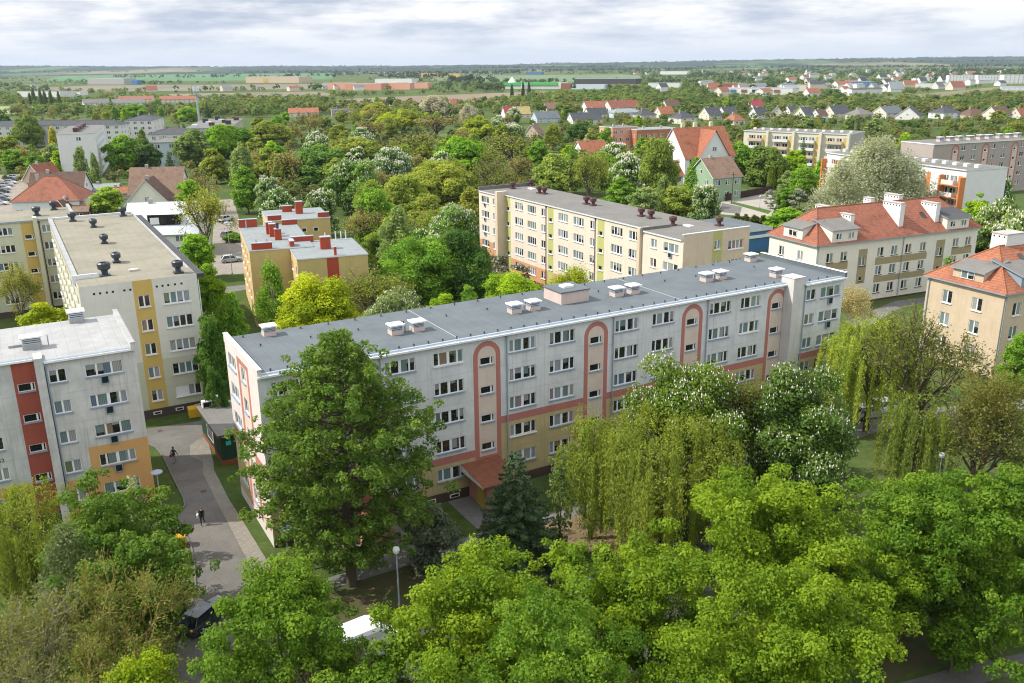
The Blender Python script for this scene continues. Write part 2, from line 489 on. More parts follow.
# left end wall, seen lit; its x runs from the back corner to the front one
l = Face(M, wb, (0, MD, 0), 'left', MD)
for zt in TOPS:
    l.w(MD - 10.15, MD - 7.55, zt, 1.25, 'triple', 'sill_grey'); l.w(MD - 5.55, MD - 4.2, zt, 1.25, 'double', 'sill_grey')
l.go(ZB, 15.0, 'm_end', [(0, 12, ZB, 6.43, 'm_yellow'), (MD - 6.9, MD - 3.0, ZB, 15, 'm_red'), (0, 12, 6.43, 7.14, 'm_red'), (MD - 6.15, MD - 3.65, ZB, 14.4, 'm_pink'), (MD - 3.0, 12, ZB, 6.43, 'm_pink'), (0, 12, ZB, .95, 'm_end')])
wo = wb.build('wall', M)
# arch heads, a coat of paint thick
for c in arch_c:
    m = MB(); n = 20
    for k in range(n):
        t0, t1 = pi * k / n, pi * (k + 1) / n
        m.poly([(c + .91 * cos(t0), -.004, 13.245 + .91 * sin(t0)), (c + 1.38 * cos(t0), -.004, 13.245 + 1.38 * sin(t0)),
                (c + 1.38 * cos(t1), -.004, 13.245 + 1.38 * sin(t1)), (c + .91 * cos(t1), -.004, 13.245 + .91 * sin(t1))], 'm_red')
        m.poly([(c, -.003, 13.245), (c + .91 * cos(t0), -.003, 13.245 + .91 * sin(t0)), (c + .91 * cos(t1), -.003, 13.245 + .91 * sin(t1))], 'm_pink')
    m.build('arch_band', M)
rf = slab_roof(M, [(.0, -.25), (58.4, -.25), (58.4, -1.45), (ML - .3, -1.45), (ML - .3, MD + .2), (.0, MD + .2)], 14.985, 'felt_blue', .2)
m = MB()
for x0, x1, y in ((0, 58.38, 0), (58.4, ML, -1.2)):
    m.box(x0, x1, y - .42, y - .26, 14.93, 15.1, 'fascia_white'); m.box(x0, x1, y - .26, y - .02, 15.19, 15.2, 'gutter_blue'); m.box(x0, x1, y - .02, y + .22, 15.19, 15.205, 'grey_metal')
m.build('gutter', M)
ring_parapet(M, -.02, .3, -.3, MD + .15, 14.9, 15.68, 'm_end'); ring_parapet(M, ML - .3, ML + .02, -1.5, MD + .1, 14.9, 15.7, 'felt_blue', 'fascia_white')
m = MB(); m.box(56.75, 58.38, -1.3, .5, ZB, 15.85, 'conc_pale'); m.box(56.7, 58.43, -1.35, .55, 15.85, 15.92, 'conc_pale'); m.build('fin_wall', M)
m = MB(); m.box(6.0, 6.8, -1.0, .6, ZB, 15.9, 'conc'); m.build('fin_wall', M)
for x in (10.1, 22.2, 34.0, 45.9, 58.6): downpipe(M, x, -.12 if x < 58 else -1.32, .3, 14.75)
for p in ((13.5, 4.6), (15.6, 4.6), (26.0, 5.1), (28.1, 5.1), (38.1, 5.1), (40.2, 5.1), (50.2, 5.1), (52.2, 5.1), (58.1, 2.6), (61.5, 10.0), (3.7, 10.2)):
    roof_vent_box(M, p[0], p[1], 15.18, 1.1, 1.0, .82)
m = MB(); m.box(31.3, 34.6, 5.0, 8.3, 15.18, 16.35, 'vent_pink', 'felt_blue'); m.box(31.2, 34.7, 4.9, 8.4, 16.35, 16.47, 'felt_blue'); ho = m.build('roof_house', M)
m = MB(); m.box(32.4, 33.6, 6.2, 7.2, 16.47, 16.68, 'pvc'); m.build('hatch', ho)
for x in (14.55, 27.05, 39.1, 51.2):
    m = MB(); m.tube((x, 4.9, 15.18), (x, 4.9, 15.9), .1, .1, 'grey_metal'); m.build('flue_pipe', M)
vm = MB(); vm.lathe([(.05, 0), (.05, .1), (.1, .12), (.08, .2), (.001, .22)], 'dark_metal', 8)
vmm = vm.mesh('vent_cap')
for k in range(46): link('vent_cap', vmm, M, (1.2 + k * 1.36, .45 if k < 42 else -.75, 15.185))
for k in range(24): link('vent_cap', vmm, M, (1.5 + k * 2.6, 10.6, 15.185))
for k in range(14): link('vent_cap', vmm, M, (2.2 + k * 4.4, 7.3, 15.185))
# entrance porches under each arch
def porch(root, x, w=4.0):
    m = MB(); m.box(x - 1.15, x - .9, -3.6, -.02, -.3, 2.75, 'm_pinkred'); m.box(x + 1.5, x + 1.75, -3.6, -.02, -.3, 2.75, 'm_pinkred')
    m.box(x - .9, x - .55, -3.55, -3.4, -.3, 2.75, 'm_pinkred'); m.box(x + .75, x + 1.5, -3.55, -3.4, -.3, 2.75, 'm_pinkred')
    p = m.build('porch', root)
    m = MB(); m.poly([(x - w / 2, -4.5, 2.9), (x + w / 2, -4.5, 2.9), (x + w / 2, -.02, 3.35), (x - w / 2, -.02, 3.35)], 'porch_roof')
    m.poly([(x - w / 2, -4.5, 2.75), (x - w / 2, -.02, 2.75), (x + w / 2, -.02, 2.75), (x + w / 2, -4.5, 2.75)], 'porch_roof')
    m.poly([(x - w / 2, -4.5, 2.75), (x + w / 2, -4.5, 2.75), (x + w / 2, -4.5, 2.9), (x - w / 2, -4.5, 2.9)], 'porch_roof')
    m.poly([(x - w / 2, -.02, 2.75), (x - w / 2, -4.5, 2.75), (x - w / 2, -4.5, 2.9), (x - w / 2, -.02, 3.35)], 'fascia_white')
    m.poly([(x + w / 2, -4.5, 2.75), (x + w / 2, -.02, 2.75), (x + w / 2, -.02, 3.35), (x + w / 2, -4.5, 2.9)], 'fascia_white')
    m.build('canopy', p)
    m = MB(); m.box(x - .55, x + .75, -3.5, -3.42, -.3, 2.3, 'y_paintdoor'); m.box(x - .35, x + .55, -3.53, -3.5, .9, 2.1, 'car_glass'); m.box(x - 1.19, x - 1.152, -2.9, -1.7, -.3, 2.2, 'y_paintdoor'); m.build('door', p)
paint('m_pinkred', (.56, .29, .23), .25); plain('porch_roof', (.23, .085, .045), .7, .3, var=.3); plain('y_paintdoor', (.55, .42, .05), .5)
for c in (7.5, 19.25, 31.2, 43.1): porch(M, c)
for x in (17.6, 42.6):
    m = MB(); m.box(x - .035, x + .035, -.2, MD + .15, 15.187, 15.22, 'grey_metal'); m.build('joint_strip', M)
for x in (2.4, 11.6, 14.2, 16.6, 23.5, 27.5, 35.5, 40, 47.5, 51.5):
    m = MB(); m.box(x - .5, x + .5, -.06, -.003, .25, .6, 'sill_white'); c_ = m.build('cellar_window', M); m = MB(); m.box(x - .38, x + .38, -.075, -.062, .32, .54, 'black'); m.build('pane', c_)

# ---- left block with the white roof ------------------------------
LO = (-32.46, 72.09)
L = thing('apartment_block', 'grey five-storey block with white roof, red stair strip and orange corner at the left', 'apartment building', (*LO, 0), RZ(U60), 'slab blocks of flats')
LL, LD = 30.0, 12.0; wb = MB(); lt = 14.22
f = Face(L, wb, (-7.0, 0, 0), 'front', 7.0)
for k in range(5):
    zt = lt - 2.75 * k; f.w(7 - 6.82, 7 - 5.5, zt, 1.15, 'double'); f.w(7 - 4.07, 7 - 1.13, zt, 1.12, 'quad' if k % 2 else 'triple')
    if k < 4: bin_box(L, -2.66, 0, zt - 1.12, 0, .66, .8)
f.go(-.2, 14.97, 'l_grey', [(7 - 4.8, 7, -.2, 6.8, 'l_orange'), (0, 7 - 4.8, -.2, 4.12, 'l_orange'), (0, 7, -.2, 1.0, 'm_base')])
f = Face(L, wb, (-LL, 1.3, 0), 'front', LL - 7.0); o = LL
for k in range(5):
    zt = lt - 2.75 * k
    for a in (-13.7, -18.1, -22.3, -27.0): f.w(o + a, o + a + 2.75, zt, 1.15, 'quad')
for k in range(4): f.w(o - 9.2, o - 7.9, 13.04 - 2.75 * k, .72, 'stair')
f.go(-.2, 14.97, 'l_grey', [(o - 9.42, o - 7.72, -.2, 14.9, 'l_red'), (0, o - 9.42, -.2, 4.1, 'l_orange'), (0, o, -.2, 1.0, 'm_base')])
wall(wb, (-7, 1.3, 0), (0, -1, 0), 1.3, -.2, 14.97, (-1, 0, 0), [], 'l_grey')
r = Face(L, wb, (0, 0, 0), 'right', LD); r.go(-.2, 15.0, 'l_grey', [(0, 12, -.2, 6.8, 'l_orange'), (0, 12, -.2, 1.0, 'm_base')])
Face(L, wb, (0, LD, 0), 'back', LL).go(-.2, 15.0, 'l_grey'); Face(L, wb, (-LL, LD, 0), 'left', LD - 1.3).go(-.2, 15., 'l_grey')
wb.build('wall', L)
slab_roof(L, [(-LL, 1.1), (-7.2, 1.1), (-7.2, -.2), (-.3, -.2), (-.3, LD + .1), (-LL, LD + .1)], 14.985, 'felt_white', .2)
m = MB()
for x0, x1, y in ((-LL, -7.75, 1.3), (-7.0, -.02, 0)):
    m.box(x0, x1, y - .34, y - .22, 14.93, 15.1, 'fascia_white'); m.box(x0, x1, y - .22, y + .02, 15.19, 15.2, 'sill_grey')
m.build('gutter', L)
m = MB(); m.box(-.32, .03, -.35, LD + .1, 14.9, 15.62, 'l_grey'); m.box(-.36, .07, -.39, LD + .15, 15.62, 15.68, 'felt_white'); m.build('parapet', L)
m = MB(); m.box(-7.7, -7.05, -.35, 1.5, -.2, 15.45, 'l_grey'); m.build('fin_wall', L)
downpipe(L, -6.93, -.1, .3, 14.7)
roof_vent_box(L, -7.6, 4.2, 15.18, 1.5, 1.1, 1.0, 'felt_white'); roof_vent_box(L, -3.6, 11.2, 15.18, 1.3, 1.1, 1.0, 'felt_white')
m = MB(); m.box(-9.4, -8.2, 5.0, 5.6, 15.18, 15.4, 'felt_white'); m.build('hatch', L)
m = MB(); m.tube((-6.35, 4.4, 15.18), (-6.35, 4.4, 16.1), .05, .05, 'grey_metal'); m.build('flue_pipe', L)
# painted street number, flat on the wall
cu = bpy.data.curves.new('street_number', 'FONT'); cu.body = '44-52'; cu.size = .48; cu.extrude = .006; cu.materials.append(MAT['black'])
t = bpy.data.objects.new('street_number', cu); COL.objects.link(t)
bpy.context.view_layer.update(); nm = bpy.data.meshes.new_from_object(t.evaluated_get(bpy.context.evaluated_depsgraph_get())); bpy.data.objects.remove(t)
t = link('street_number', nm, L, (-12.25, 1.28, 6.5)); t.rotation_euler = (pi / 2, 0, 0)

# ---- beige block running away from us on the left ---------------------
BO = (-35.17, 96.13)
B = thing('apartment_block', 'beige block with yellow window strip and flat olive roof, end-on at left', 'apartment building', (*BO, 0), RZ(U60), 'slab blocks of flats')
wb = MB(); BW, BD = 12.0, 52.0
f = Face(B, wb, (-BW, 0, 0), 'front', BW)
for k in range(5):
    zt = 14.32 - 2.75 * k
    f.w(BW - 3.77, BW - .96, zt, 1.3, 'shutter' if k == 4 else 'four', 'sill_white'); f.w(BW - 6.37, BW - 5.16, zt, 1.3, 'double', 'sill_white')
zb = [(0, 12, -.6, 6.79, 'b_green'), (BW - 6.75, BW - 4.75, -.6, 16, 'b_yellow'), (0, 12, -.6, 1.07, 'b_base')]
f.go(-.6, 16.0, 'b_light', zb)
r = Face(B, wb, (0, 0, 0), 'right', BD)
for k in range(5):
    for q in range(11): r.w(1.8 + q * 4.5, 4.4 + q * 4.5, 14.32 - 2.75 * k, 1.3, 'quad', 'sill_white')
r.go(-.6, 15.4, 'b_light', [(0, 60, -.6, 6.79, 'b_green'), (0, 60, -.6, 1.07, 'b_base')])
l = Face(B, wb, (-BW, BD, 0), 'left', BD)
for k in range(5):
    for q in range(11): l.w(1.8 + q * 4.5, 4.4 + q * 4.5, 14.32 - 2.75 * k, 1.3, 'quad', 'sill_white')
l.go(-.6, 15.4, 'w_light', [(0, 60, -.6, 6.79, 'b_green'), (20, 22, -.6, 15.4, 'b_yellow'), (32, 34, -.6, 15.4, 'b_yellow'), (0, 60, -.6, 1.07, 'b_base')])
Face(B, wb, (0, BD, 0), 'back', BW).go(-.6, 15.9, 'b_light')
wb.build('wall', B)
m = MB(); m.box(-BW + .02, -.02, .02, 3.9, 15.4, 16.02, 'b_light', 'felt_olive'); m.box(-BW + .3, -.3, 3.9, BD - .3, 15.4, 15.75, 'pale_metal', 'felt_olive'); m.build('roof', B)
m = MB(); m.box(-BW - .1, -BW + .45, 4.0, BD - .31, 15.35, 15.95, 'felt_white'); m.build('parapet', B); m = MB(); m.box(-.3, 0.0, 3.9, BD - .31, 15.35, 15.95, 'felt_white'); m.build('parapet', B); m = MB(); m.box(-BW - .1, .05, BD - .3, BD + .05, 15.3, 16.05, 'pale_metal'); m.build('parapet', B)
m = MB(); m.box(-.02, 1.3, 3.0, BD, 14.9, 15.35, 'felt_dark'); m.build('gutter', B)
m = MB(); m.box(-BW - .3, -9.7, 3.9, 4.2, 15.5, 16.5, 'pale_metal'); m.build('fin_wall', B)
for x in (-10.6, -10.0, -9.35, -8.75, -7.6, -7.0, -4.3, -3.7, -3.1, -2.4, -1.7): m = MB(); m.box(x - .11, x + .11, -.01, .01, 15.0, 15.22, 'black'); m.build('vent_hole', B)
turbine_vent(B, -8.86, 5.2, 15.75, s=1.15); turbine_vent(B, -6.83, 12.6, 15.75, twin=True, s=.85); turbine_vent(B, -6.73, 26.5, 15.75, twin=True, s=.85); turbine_vent(B, -6.69, 41, 15.75, twin=True, s=.85)
turbine_vent(B, -8.9, 48.5, 15.75); turbine_vent(B, -1.63, 49.5, 15.75); turbine_vent(B, -1.67, 1.4, 16.02)
m = MB(); m.box(-6.2, -5.2, 6.3, 6.9, 15.75, 15.98, 'vent_pink', 'pvc'); m.build('hatch', B)
for x in (-9.2, -6.0, -3.6, -1.5): m = MB(); m.box(x - .45, x + .45, -.06, -.003, .4, .75, 'sill_white'); c_ = m.build('cellar_window', B); m = MB(); m.box(x - .32, x + .32, -.075, -.062, .47, .68, 'black'); m.build('pane', c_)
m = MB(); m.tube((.12, .12, 0), (.12, .12, 15.3), .06, .06, 'pale_metal'); m.build('downpipe', B)

# ---- its wing, seen behind -------------------------------------------
W = thing('apartment_block', 'pale yellow wing with ochre stair strip, behind the white-roofed block at the left edge', 'apartment building', (*BO, 0), RZ(U60), 'slab blocks of flats')
wb = MB(); y = 57.0; WL = 62.0
f = Face(W, wb, (-WL, y, 0), 'front', WL - 11.2); o = WL
for k in range(5):
    zt = 14.35 - 2.75 * k
    f.w(o - 13.05, o - 11.75, zt, 1.2, 'double', 'sill_white')
    for a in (-19.9, -24.3, -31, -36, -42, -48, -54): f.w(o + a, o + a + 2.75, zt, 1.2, 'four', 'sill_white')
for k in range(4): f.w(o - 15.6, o - 14.3, 13.0 - 2.75 * k, .72, 'stair', 'sill_white')
f.go(-.4, 15.0, 'w_light', [(0, 60, -.4, 3.9, 'b_green'), (o - 15.9, o - 14.15, -.4, 15, 'b_yellow'), (o - 27.5, o - 25.9, -.4, 15, 'b_yellow'), (0, 60, -.4, 1, 'b_base')])
f = Face(W, wb, (-11.2, y - 1.4, 0), 'front', 3.0); f.go(-.4, 15.1, 'w_light', [(0, 4, -.4, 3.9, 'b_green'), (0, 4, -.4, 1, 'b_base')])
wall(wb, (-11.2, y, 0), (0, -1, 0), 1.4, -.4, 15.0, (-1, 0, 0), [], 'w_light')
Face(W, wb, (-8.2, y - 1.4, 0), 'right', 13.4).go(-.4, 15.1, 'w_light'); Face(W, wb, (-8.2, y + 12, 0), 'back', WL - 8.2).go(-.4, 15, 'w_light'); Face(W, wb, (-WL, y + 12, 0), 'left', 12).go(-.4, 15, 'w_light')
wb.build('wall', W)
slab_roof(W, [(-WL, y - .2), (-11.3, y - .2), (-11.3, y - 1.5), (-8.1, y - 1.5), (-8.1, y + 12.1), (-WL, y + 12.1)], 15.0, 'felt_olive', .25, edge='sill_grey')
m = MB(); m.box(-14.15, -13.55, y - .9, y + .8, -.4, 15.7, 'w_light'); m.build('fin_wall', W)
m = MB(); m.box(-8.5, -8.05, y - 1.5, y + 12.1, 15.1, 15.8, 'felt_white'); m.build('parapet', W)
for x, yy in ((-13.3, 61), (-10.5, 66.5), (-26, 62), (-40, 62)): turbine_vent(W, x, yy, 15.25, s=1.05)
downpipe(W, -13.3, y - .1, .3, 14.7, 'm_base')

# ---- cream block behind the main one ------------------------------------
AC = 150.4; CO = (-6.02, 168.3)
Cb = thing('apartment_block', 'cream five-storey block with light green stair strips behind the main block', 'apartment building', (*CO, 0), RZ(AC), 'slab blocks of flats')
wb = MB(); CL, CD = 59.2, 12.0
f = Face(Cb, wb, (0, 0, 0), 'front', 7.2)
for k, zt in enumerate(TOPS):
    f.w(1.05, 3.95, zt, 1.25, 'triple', 'pvc'); f.w(5.5, 6.75, zt, 1.25, 'double', 'pvc')
    if k < 4: bin_box(Cb, 2.5, 0, zt - 1.25, 0, .6, .7)
f.go(-.3, 14.97, 'c_cream', [(0, 8, -.3, 5.9, 'c_orange'), (0, 8, -.3, 1, 'm_base')])
f = Face(Cb, wb, (7.2, 1.3, 0), 'front', 43.1); o = -7.2
cw = [(11.5, 14.3, 'four'), (15.96, 18.8, 'four'), (20.6, 21.87, 'double'), (26, 28.9, 'four'), (30.6, 33.5, 'four'), (35.3, 36.5, 'double'), (40.97, 43.8, 'four'), (45.45, 48.3, 'four')]
for zt in TOPS:
    for a, b, kd in cw: f.w(a + o, b + o, zt, 1.3, kd, 'pvc')
for c in (9.0, 23.6, 38.3):
    for k in range(4): f.w(c - .62 + o, c + .62 + o, 13.05 - 2.75 * k, .7, 'stair', 'pvc')
f.go(-.3, 14.97, 'c_cream', [(0, 50, -.3, 3.75, 'c_orange')] + [(a + o, b + o, -.3, 14.95, 'c_green') for a, b in ((8.15, 9.85), (22.7, 24.5), (37.35, 39.2))] + [(0, 50, -.3, 1, 'm_base')])
f = Face(Cb, wb, (50.3, 0, 0), 'front', CL - 50.3)
for k, zt in enumerate(TOPS):
    f.w(1.95, 3.26, zt, 1.25, 'double', 'pvc'); f.w(4.75, 7.9, zt, 1.25, 'triple', 'pvc')
    if k < 4: bin_box(Cb, 50.3 + 6.3, 0, zt - 1.25, 0, .7, .75)
f.go(-.3, 14.97, 'c_cream', [(0, 9, -.3, 5.9, 'c_orange'), (0, 9, -.3, 1, 'm_base')])
wall(wb, (7.2, 0, 0), (0, 1, 0), 1.3, -.3, 14.97, (1, 0, 0), [], 'c_cream'); wall(wb, (50.3, 1.3, 0), (0, -1, 0), 1.3, -.3, 14.97, (-1, 0, 0), [], 'c_cream')
f = Face(Cb, wb, (CL, 0, 0), 'right', CD)
for zt in TOPS: f.w(5.55, 6.62, zt + .25, 1.3, 'double', 'pvc'); f.w(8.1, 10.9, zt - .05, 1.28, 'four', 'pvc')
f.go(-.3, 15.85, 'c_end', [(5.2, 6.95, -.3, 15.85, 'c_green'), (0, 12, -.3, 1, 'm_base')])
Face(Cb, wb, (CL, CD, 0), 'back', CL).go(-.3, 15, 'c_end'); Face(Cb, wb, (0, CD, 0), 'left', CD).go(-.3, 15, 'c_cream')
wb.build('wall', Cb)
slab_roof(Cb, [(.3, -.2), (7.3, -.2), (7.3, 1.1), (50.2, 1.1), (50.2, -.2), (CL - .3, -.2), (CL - .3, CD + .1), (.3, CD + .1)], 14.985, 'felt_grey', .22, edge='pale_metal')
m = MB(); m.box(CL - .3, CL + .04, -.1, CD + .05, 15.852, 15.95, 'pale_metal'); m.build('parapet', Cb); m = MB(); m.box(0, .3, -.15, CD + .1, 15.0, 15.85, 'felt_grey'); m.build('parapet', Cb); m = MB(); m.box(50.25, 50.6, -.3, 5.0, 14.9, 15.6, 'felt_grey'); m.build('parapet', Cb)
m = MB(); m.box(7.25, 8.1, -.5, 1.7, -.3, 15.8, 'c_end'); m.build('fin_wall', Cb); m = MB(); m.box(49.6, 50.25, -.45, 1.6, -.3, 15.5, 'c_end'); m.build('fin_wall', Cb)
for x, yy in ((2.2, 6.2), (.9, 11.2), (10.15, 7.3), (11.6, 7.5), (25.9, 7), (27.9, 7), (40.8, 7.1), (43.2, 7.1), (49.7, 6.0), (53.6, 11.4)): turbine_vent(Cb, x, yy, 15.2, 'vent_brown', .95)
for x in (22.2, 36.8): downpipe(Cb, x, 1.2, .3, 14.7, 'vent_brown')
for x, yy in ((4.5, 9), (51.5, 7.4)):
    m = MB(); m.box(x - .8, x + .8, yy - .4, yy + .4, 15.2, 15.4, 'pvc'); m.build('hatch', Cb)
# ================================================================ red-roofed houses on the right
def hip_roof(root, x0, x1, y0, y1, z, rx0, rx1, ry, rz_, mat, th=.18, ov=.45, name='roof', edge='sill_grey'):
    m = MB(); a, b, c, d = (x0 - ov, y0 - ov, z), (x1 + ov, y0 - ov, z), (x1 + ov, y1 + ov, z), (x0 - ov, y1 + ov, z)
    e, f = (rx0, ry, rz_), (rx1, ry, rz_)
    m.poly([a, b, f, e], mat); m.poly([c, d, e, f], mat); m.poly([d, a, e], mat); m.poly([b, c, f], mat)
    A = [(p[0], p[1], p[2] - th) for p in (a, b, c, d)]
    for i, (p, q) in enumerate(((a, b), (b, c), (c, d), (d, a))): m.poly([A[i], A[(i + 1) % 4], q, p], edge)
    m.poly(A[::-1], 'fascia_white')
    o = m.build(name, root)
    m = MB()
    for p, q in ((e, f), (a, e), (d, e), (b, f), (c, f)):
        if (Vector(p) - Vector(q)).length > .1: m.tube(p, q, .11, .11, mat, 6)
    m.build('ridge_cap', o); return o

def dormer_front(root, x0, x1, yf, zb, zt, yb, zbk, wallm, roofm, nwin=2, turn=None):
    """shed dormer: upright front at yf, lid rising gently to yb; turn = (cx, cy, angle) puts it on another slope"""
    T = lambda p: p
    e = thing('x', None, None) if False else None
    m = MB()
    m.poly([(x0, yf, zb), (x1, yf, zb), (x1, yf, zt), (x0, yf, zt)], wallm)
    m.poly([(x0, yb, zb), (x0, yf, zb), (x0, yf, zt), (x0, yb, zbk)], wallm); m.poly([(x1, yf, zb), (x1, yb, zb), (x1, yb, zbk), (x1, yf, zt)], wallm)
    o = m.build('dormer', root)
    if turn: o.location = (turn[0], turn[1], 0); o.rotation_euler = (0, 0, turn[2])
    m = MB(); t = .14; q = [(x0 - .3, yf - .35, zt + .0), (x1 + .3, yf - .35, zt + .0), (x1 + .3, yb, zbk + .06), (x0 - .3, yb, zbk + .06)]
    m.poly([(p[0], p[1], p[2] + t) for p in q], roofm); m.poly([q[3], q[2], q[1], q[0]], roofm)
    for i in range(4):
        p, r = q[i], q[(i + 1) % 4]; m.poly([p, r, (r[0], r[1], r[2] + t), (p[0], p[1], p[2] + t)], 'sill_grey')
    m.build('dormer_roof', o)
    for k in range(nwin):
        cx = x0 + (x1 - x0) * (k + .5) / nwin
        fm, pm, sm = window_meshes(1.15 if nwin > 1 else 1.9, 1.0, 'double', 'sill_grey')
        w = link('window', fm, o, (cx, yf - .16, zb + .55)); link('pane', pm, w)
    return o

R1O = (47.9, 135.5); A1 = 66.0
R1 = thing('apartment_house', 'long cream three-storey house with weathered red tile roof and white chimneys', 'house', (*R1O, 0), RZ(A1))
wb = MB(); R1L, R1D = 35.6, 11.2
f = Face(R1, wb, (0, 0, 0), 'front', R1L)
wxs = [2.08, 5.0, 12.8, 15.85, 18.97, 22.28, 29.92, 32.9]
for zt in (8.97, 5.92, 2.87):
    for x in wxs: f.w(x, x + 1.33, zt, 1.5, 'double', 'vent_brown')
for x in (9.0, 26.3):
    f.w(x, x + 1.33, 7.75, 1.5, 'double', 'vent_brown'); f.w(x + .35, x + 1.0, 4.5, .75, 'single', 'vent_brown')
f.go(-.4, 10.3, 'r1_cream', [(8.75, 10.65, 3.3, 9.0, 'r1_tan'), (25.98, 28.0, 3.3, 9.0, 'r1_tan'), (12.5, 24.05, 6.07, 7.2, 'r1_tan'), (12.6, 24.05, 3.13, 4.16, 'r1_tan'),
     (2.1, 6.65, 6.1, 7.32, 'r1_tan'), (29.8, 34.6, 6.1, 7.32, 'r1_tan'), (0, 40, -.4, .3, 'r1_base')])
l = Face(R1, wb, (0, R1D, 0), 'left', R1D)
for zt in (8.97, 5.92, 2.87):
    for y in (8.7, 4.3): l.w(R1D - y, R1D - y + 1.25, zt, 1.5, 'double', 'vent_brown')
l.go(-.4, 10.3, 'r1_cream', [(0, 40, -.4, .3, 'r1_base')])
Face(R1, wb, (R1L, 0, 0), 'right', R1D).go(-.4, 10.3, 'r1_cream'); Face(R1, wb, (R1L, R1D, 0), 'back', R1L).go(-.4, 10.3, 'r1_cream')
wb.build('wall', R1)
hip_roof(R1, 0, R1L, 0, R1D, 10.45, 4.4, R1L - 4.4, R1D / 2, 15.25, 'tile_red')
dormer_front(R1, 2.7, 7.9, -.15, 10.55, 12.5, 4.4, 13.7, 'r1_cream', 'felt_grey')
dormer_front(R1, R1L - 7.9, R1L - 2.7, -.15, 10.55, 12.5, 4.4, 13.7, 'r1_cream', 'felt_dark')
dormer_front(R1, -2.2, 2.2, -.1, 10.55, 12.5, 4.0, 13.5, 'r1_cream', 'felt_grey', 1, (0, R1D / 2, -pi / 2))
def slab_chimney(root, x, y0, y1, zt, w=.9, z0=11.0, m_='white_wall'):
    m = MB(); m.box(x - w / 2, x + w / 2, y0, y1, z0, zt, m_); o = m.build('chimney', root)
    m = MB(); m.box(x - w / 2 - .08, x + w / 2 + .08, y0 - .08, y1 + .08, zt, zt + .12, 'conc'); m.build('cap', o)
    m = MB(); n = max(2, int((y1 - y0) / .55))
    for k in range(n): y = y0 + (k + .5) * (y1 - y0) / n; m.box(x - w / 2 - .01, x + w / 2 + .01, y - .1, y + .1, zt - .42, zt - .2, 'black')
    m.build('flue', o); return o
slab_chimney(R1, 8.6, 1.9, 4.4, 14.3, .8); slab_chimney(R1, 8.2, 6.6, 9.6, 15.0); slab_chimney(R1, 17.2, 6.4, 8.0, 15.8)
slab_chimney(R1, 18.6, 1.2, 5.0, 15.5, 1.0); slab_chimney(R1, 23.4, 6.2, 9.4, 15.9); slab_chimney(R1, 26.9, 1.3, 4.6, 14.9, .9)
m = MB(); m.poly([(24.6, 2.1, 12.55), (25.5, 2.1, 12.55), (25.5, 3.1, 13.42), (24.6, 3.1, 13.42)], 'car_glass')
m.build('roof_light', R1)
downpipe(R1, 18.3, -.1, .2, 10.1); downpipe(R1, .2, -.12, .2, 10.1)

A2 = 65.0; q = at(1005.4, 294.7, 10.8); R2O = (q[0], q[1])
R2 = thing('apartment_house', 'tan plastered house with orange tile roof and grey dormers at the right edge', 'house', (*R2O, 0), RZ(A2))
wb = MB(); R2L, R2D = 20.0, 11.2
f = Face(R2, wb, (0, 0, 0), 'front', R2L)
for zt in (9.52, 6.5, 3.4):
    for x in (1.8, 5.6, 9.4, 13.2, 17): f.w(x, x + 1.5, zt, 1.65, 'double', 'pvc')
f.go(-.3, 10.7, 'r2_tan')
l = Face(R2, wb, (0, R2D, 0), 'left', R2D)
for zt in (9.56, 6.6, 3.5):
    for y in (8.65, 4.3): l.w(R2D - y, R2D - y + 1.45, zt, 1.65, 'double', 'pvc')
l.go(-.3, 10.7, 'r2_tan')
Face(R2, wb, (R2L, 0, 0), 'right', R2D).go(-.3, 10.7, 'r2_tan'); Face(R2, wb, (R2L, R2D, 0), 'back', R2L).go(-.3, 10.7, 'r2_tan')
wb.build('wall', R2)
hip_roof(R2, 0, R2L, 0, R2D, 10.9, 5.2, R2L - 5.2, R2D / 2, 15.3, 'tile_orange')
dormer_front(R2, 2.9, 8.2, .2, 11.0, 12.6, 4.6, 13.9, 'sill_grey', 'felt_grey')
dormer_front(R2, -2.2, 2.2, .3, 11.0, 12.6, 4.4, 13.8, 'r2_tan', 'felt_grey', 1, (0, R2D / 2, -pi / 2))
slab_chimney(R2, 8.0, 5.4, 7.6, 16.6, 3.4); downpipe(R2, .2, -.12, .2, 10.5); downpipe(R2, -.12, R2D - .4, .2, 10.5)
m = MB(); m.poly([(6.9, 3.2, 13.65), (7.7, 3.2, 13.65), (7.7, 4.2, 14.4), (6.9, 4.2, 14.4)], 'car_glass'); m.build('roof_light', R2)

# ---- ochre flats with red chimneys ------------------------------------------
AY = 70.0
def ochre(label, O, Lx, D, H, red=()):
    r = thing('apartment_house', label, 'house', (*O, 0), RZ(AY), 'ochre flats with pale flat roofs'); wb = MB()
    f = Face(r, wb, (0, 0, 0), 'front', Lx); f.go(-.3, H, 'y_wall', [(a, b, -.3, H, 'y_red') for a, b in red])
    l = Face(r, wb, (0, D, 0), 'left', D)
    for k in range(3):
        for y in (2, 6.5, 11, 15.5): 
            if y + 1.5 < D: l.w(y, y + 1.4, H - 1.3 - 2.85 * k, 1.3, 'double', 'pvc')
    l.go(-.3, H, 'y_pale')
    R = Face(r, wb, (Lx, 0, 0), 'right', D)
    for k in range(3):
        for y in (2, 7): R.w(y, y + 1.4, H - 1.3 - 2.85 * k, 1.3, 'double', 'pvc')
    R.go(-.3, H, 'y_wall'); Face(r, wb, (Lx, D, 0), 'back', Lx).go(-.3, H, 'y_wall')
    wb.build('wall', r)
    slab_roof(r, [(-.1, -.1), (Lx + .1, -.1), (Lx + .1, D + .1), (-.1, D + .1)], H, 'felt_pale', .16, edge='pale_metal')
    return r
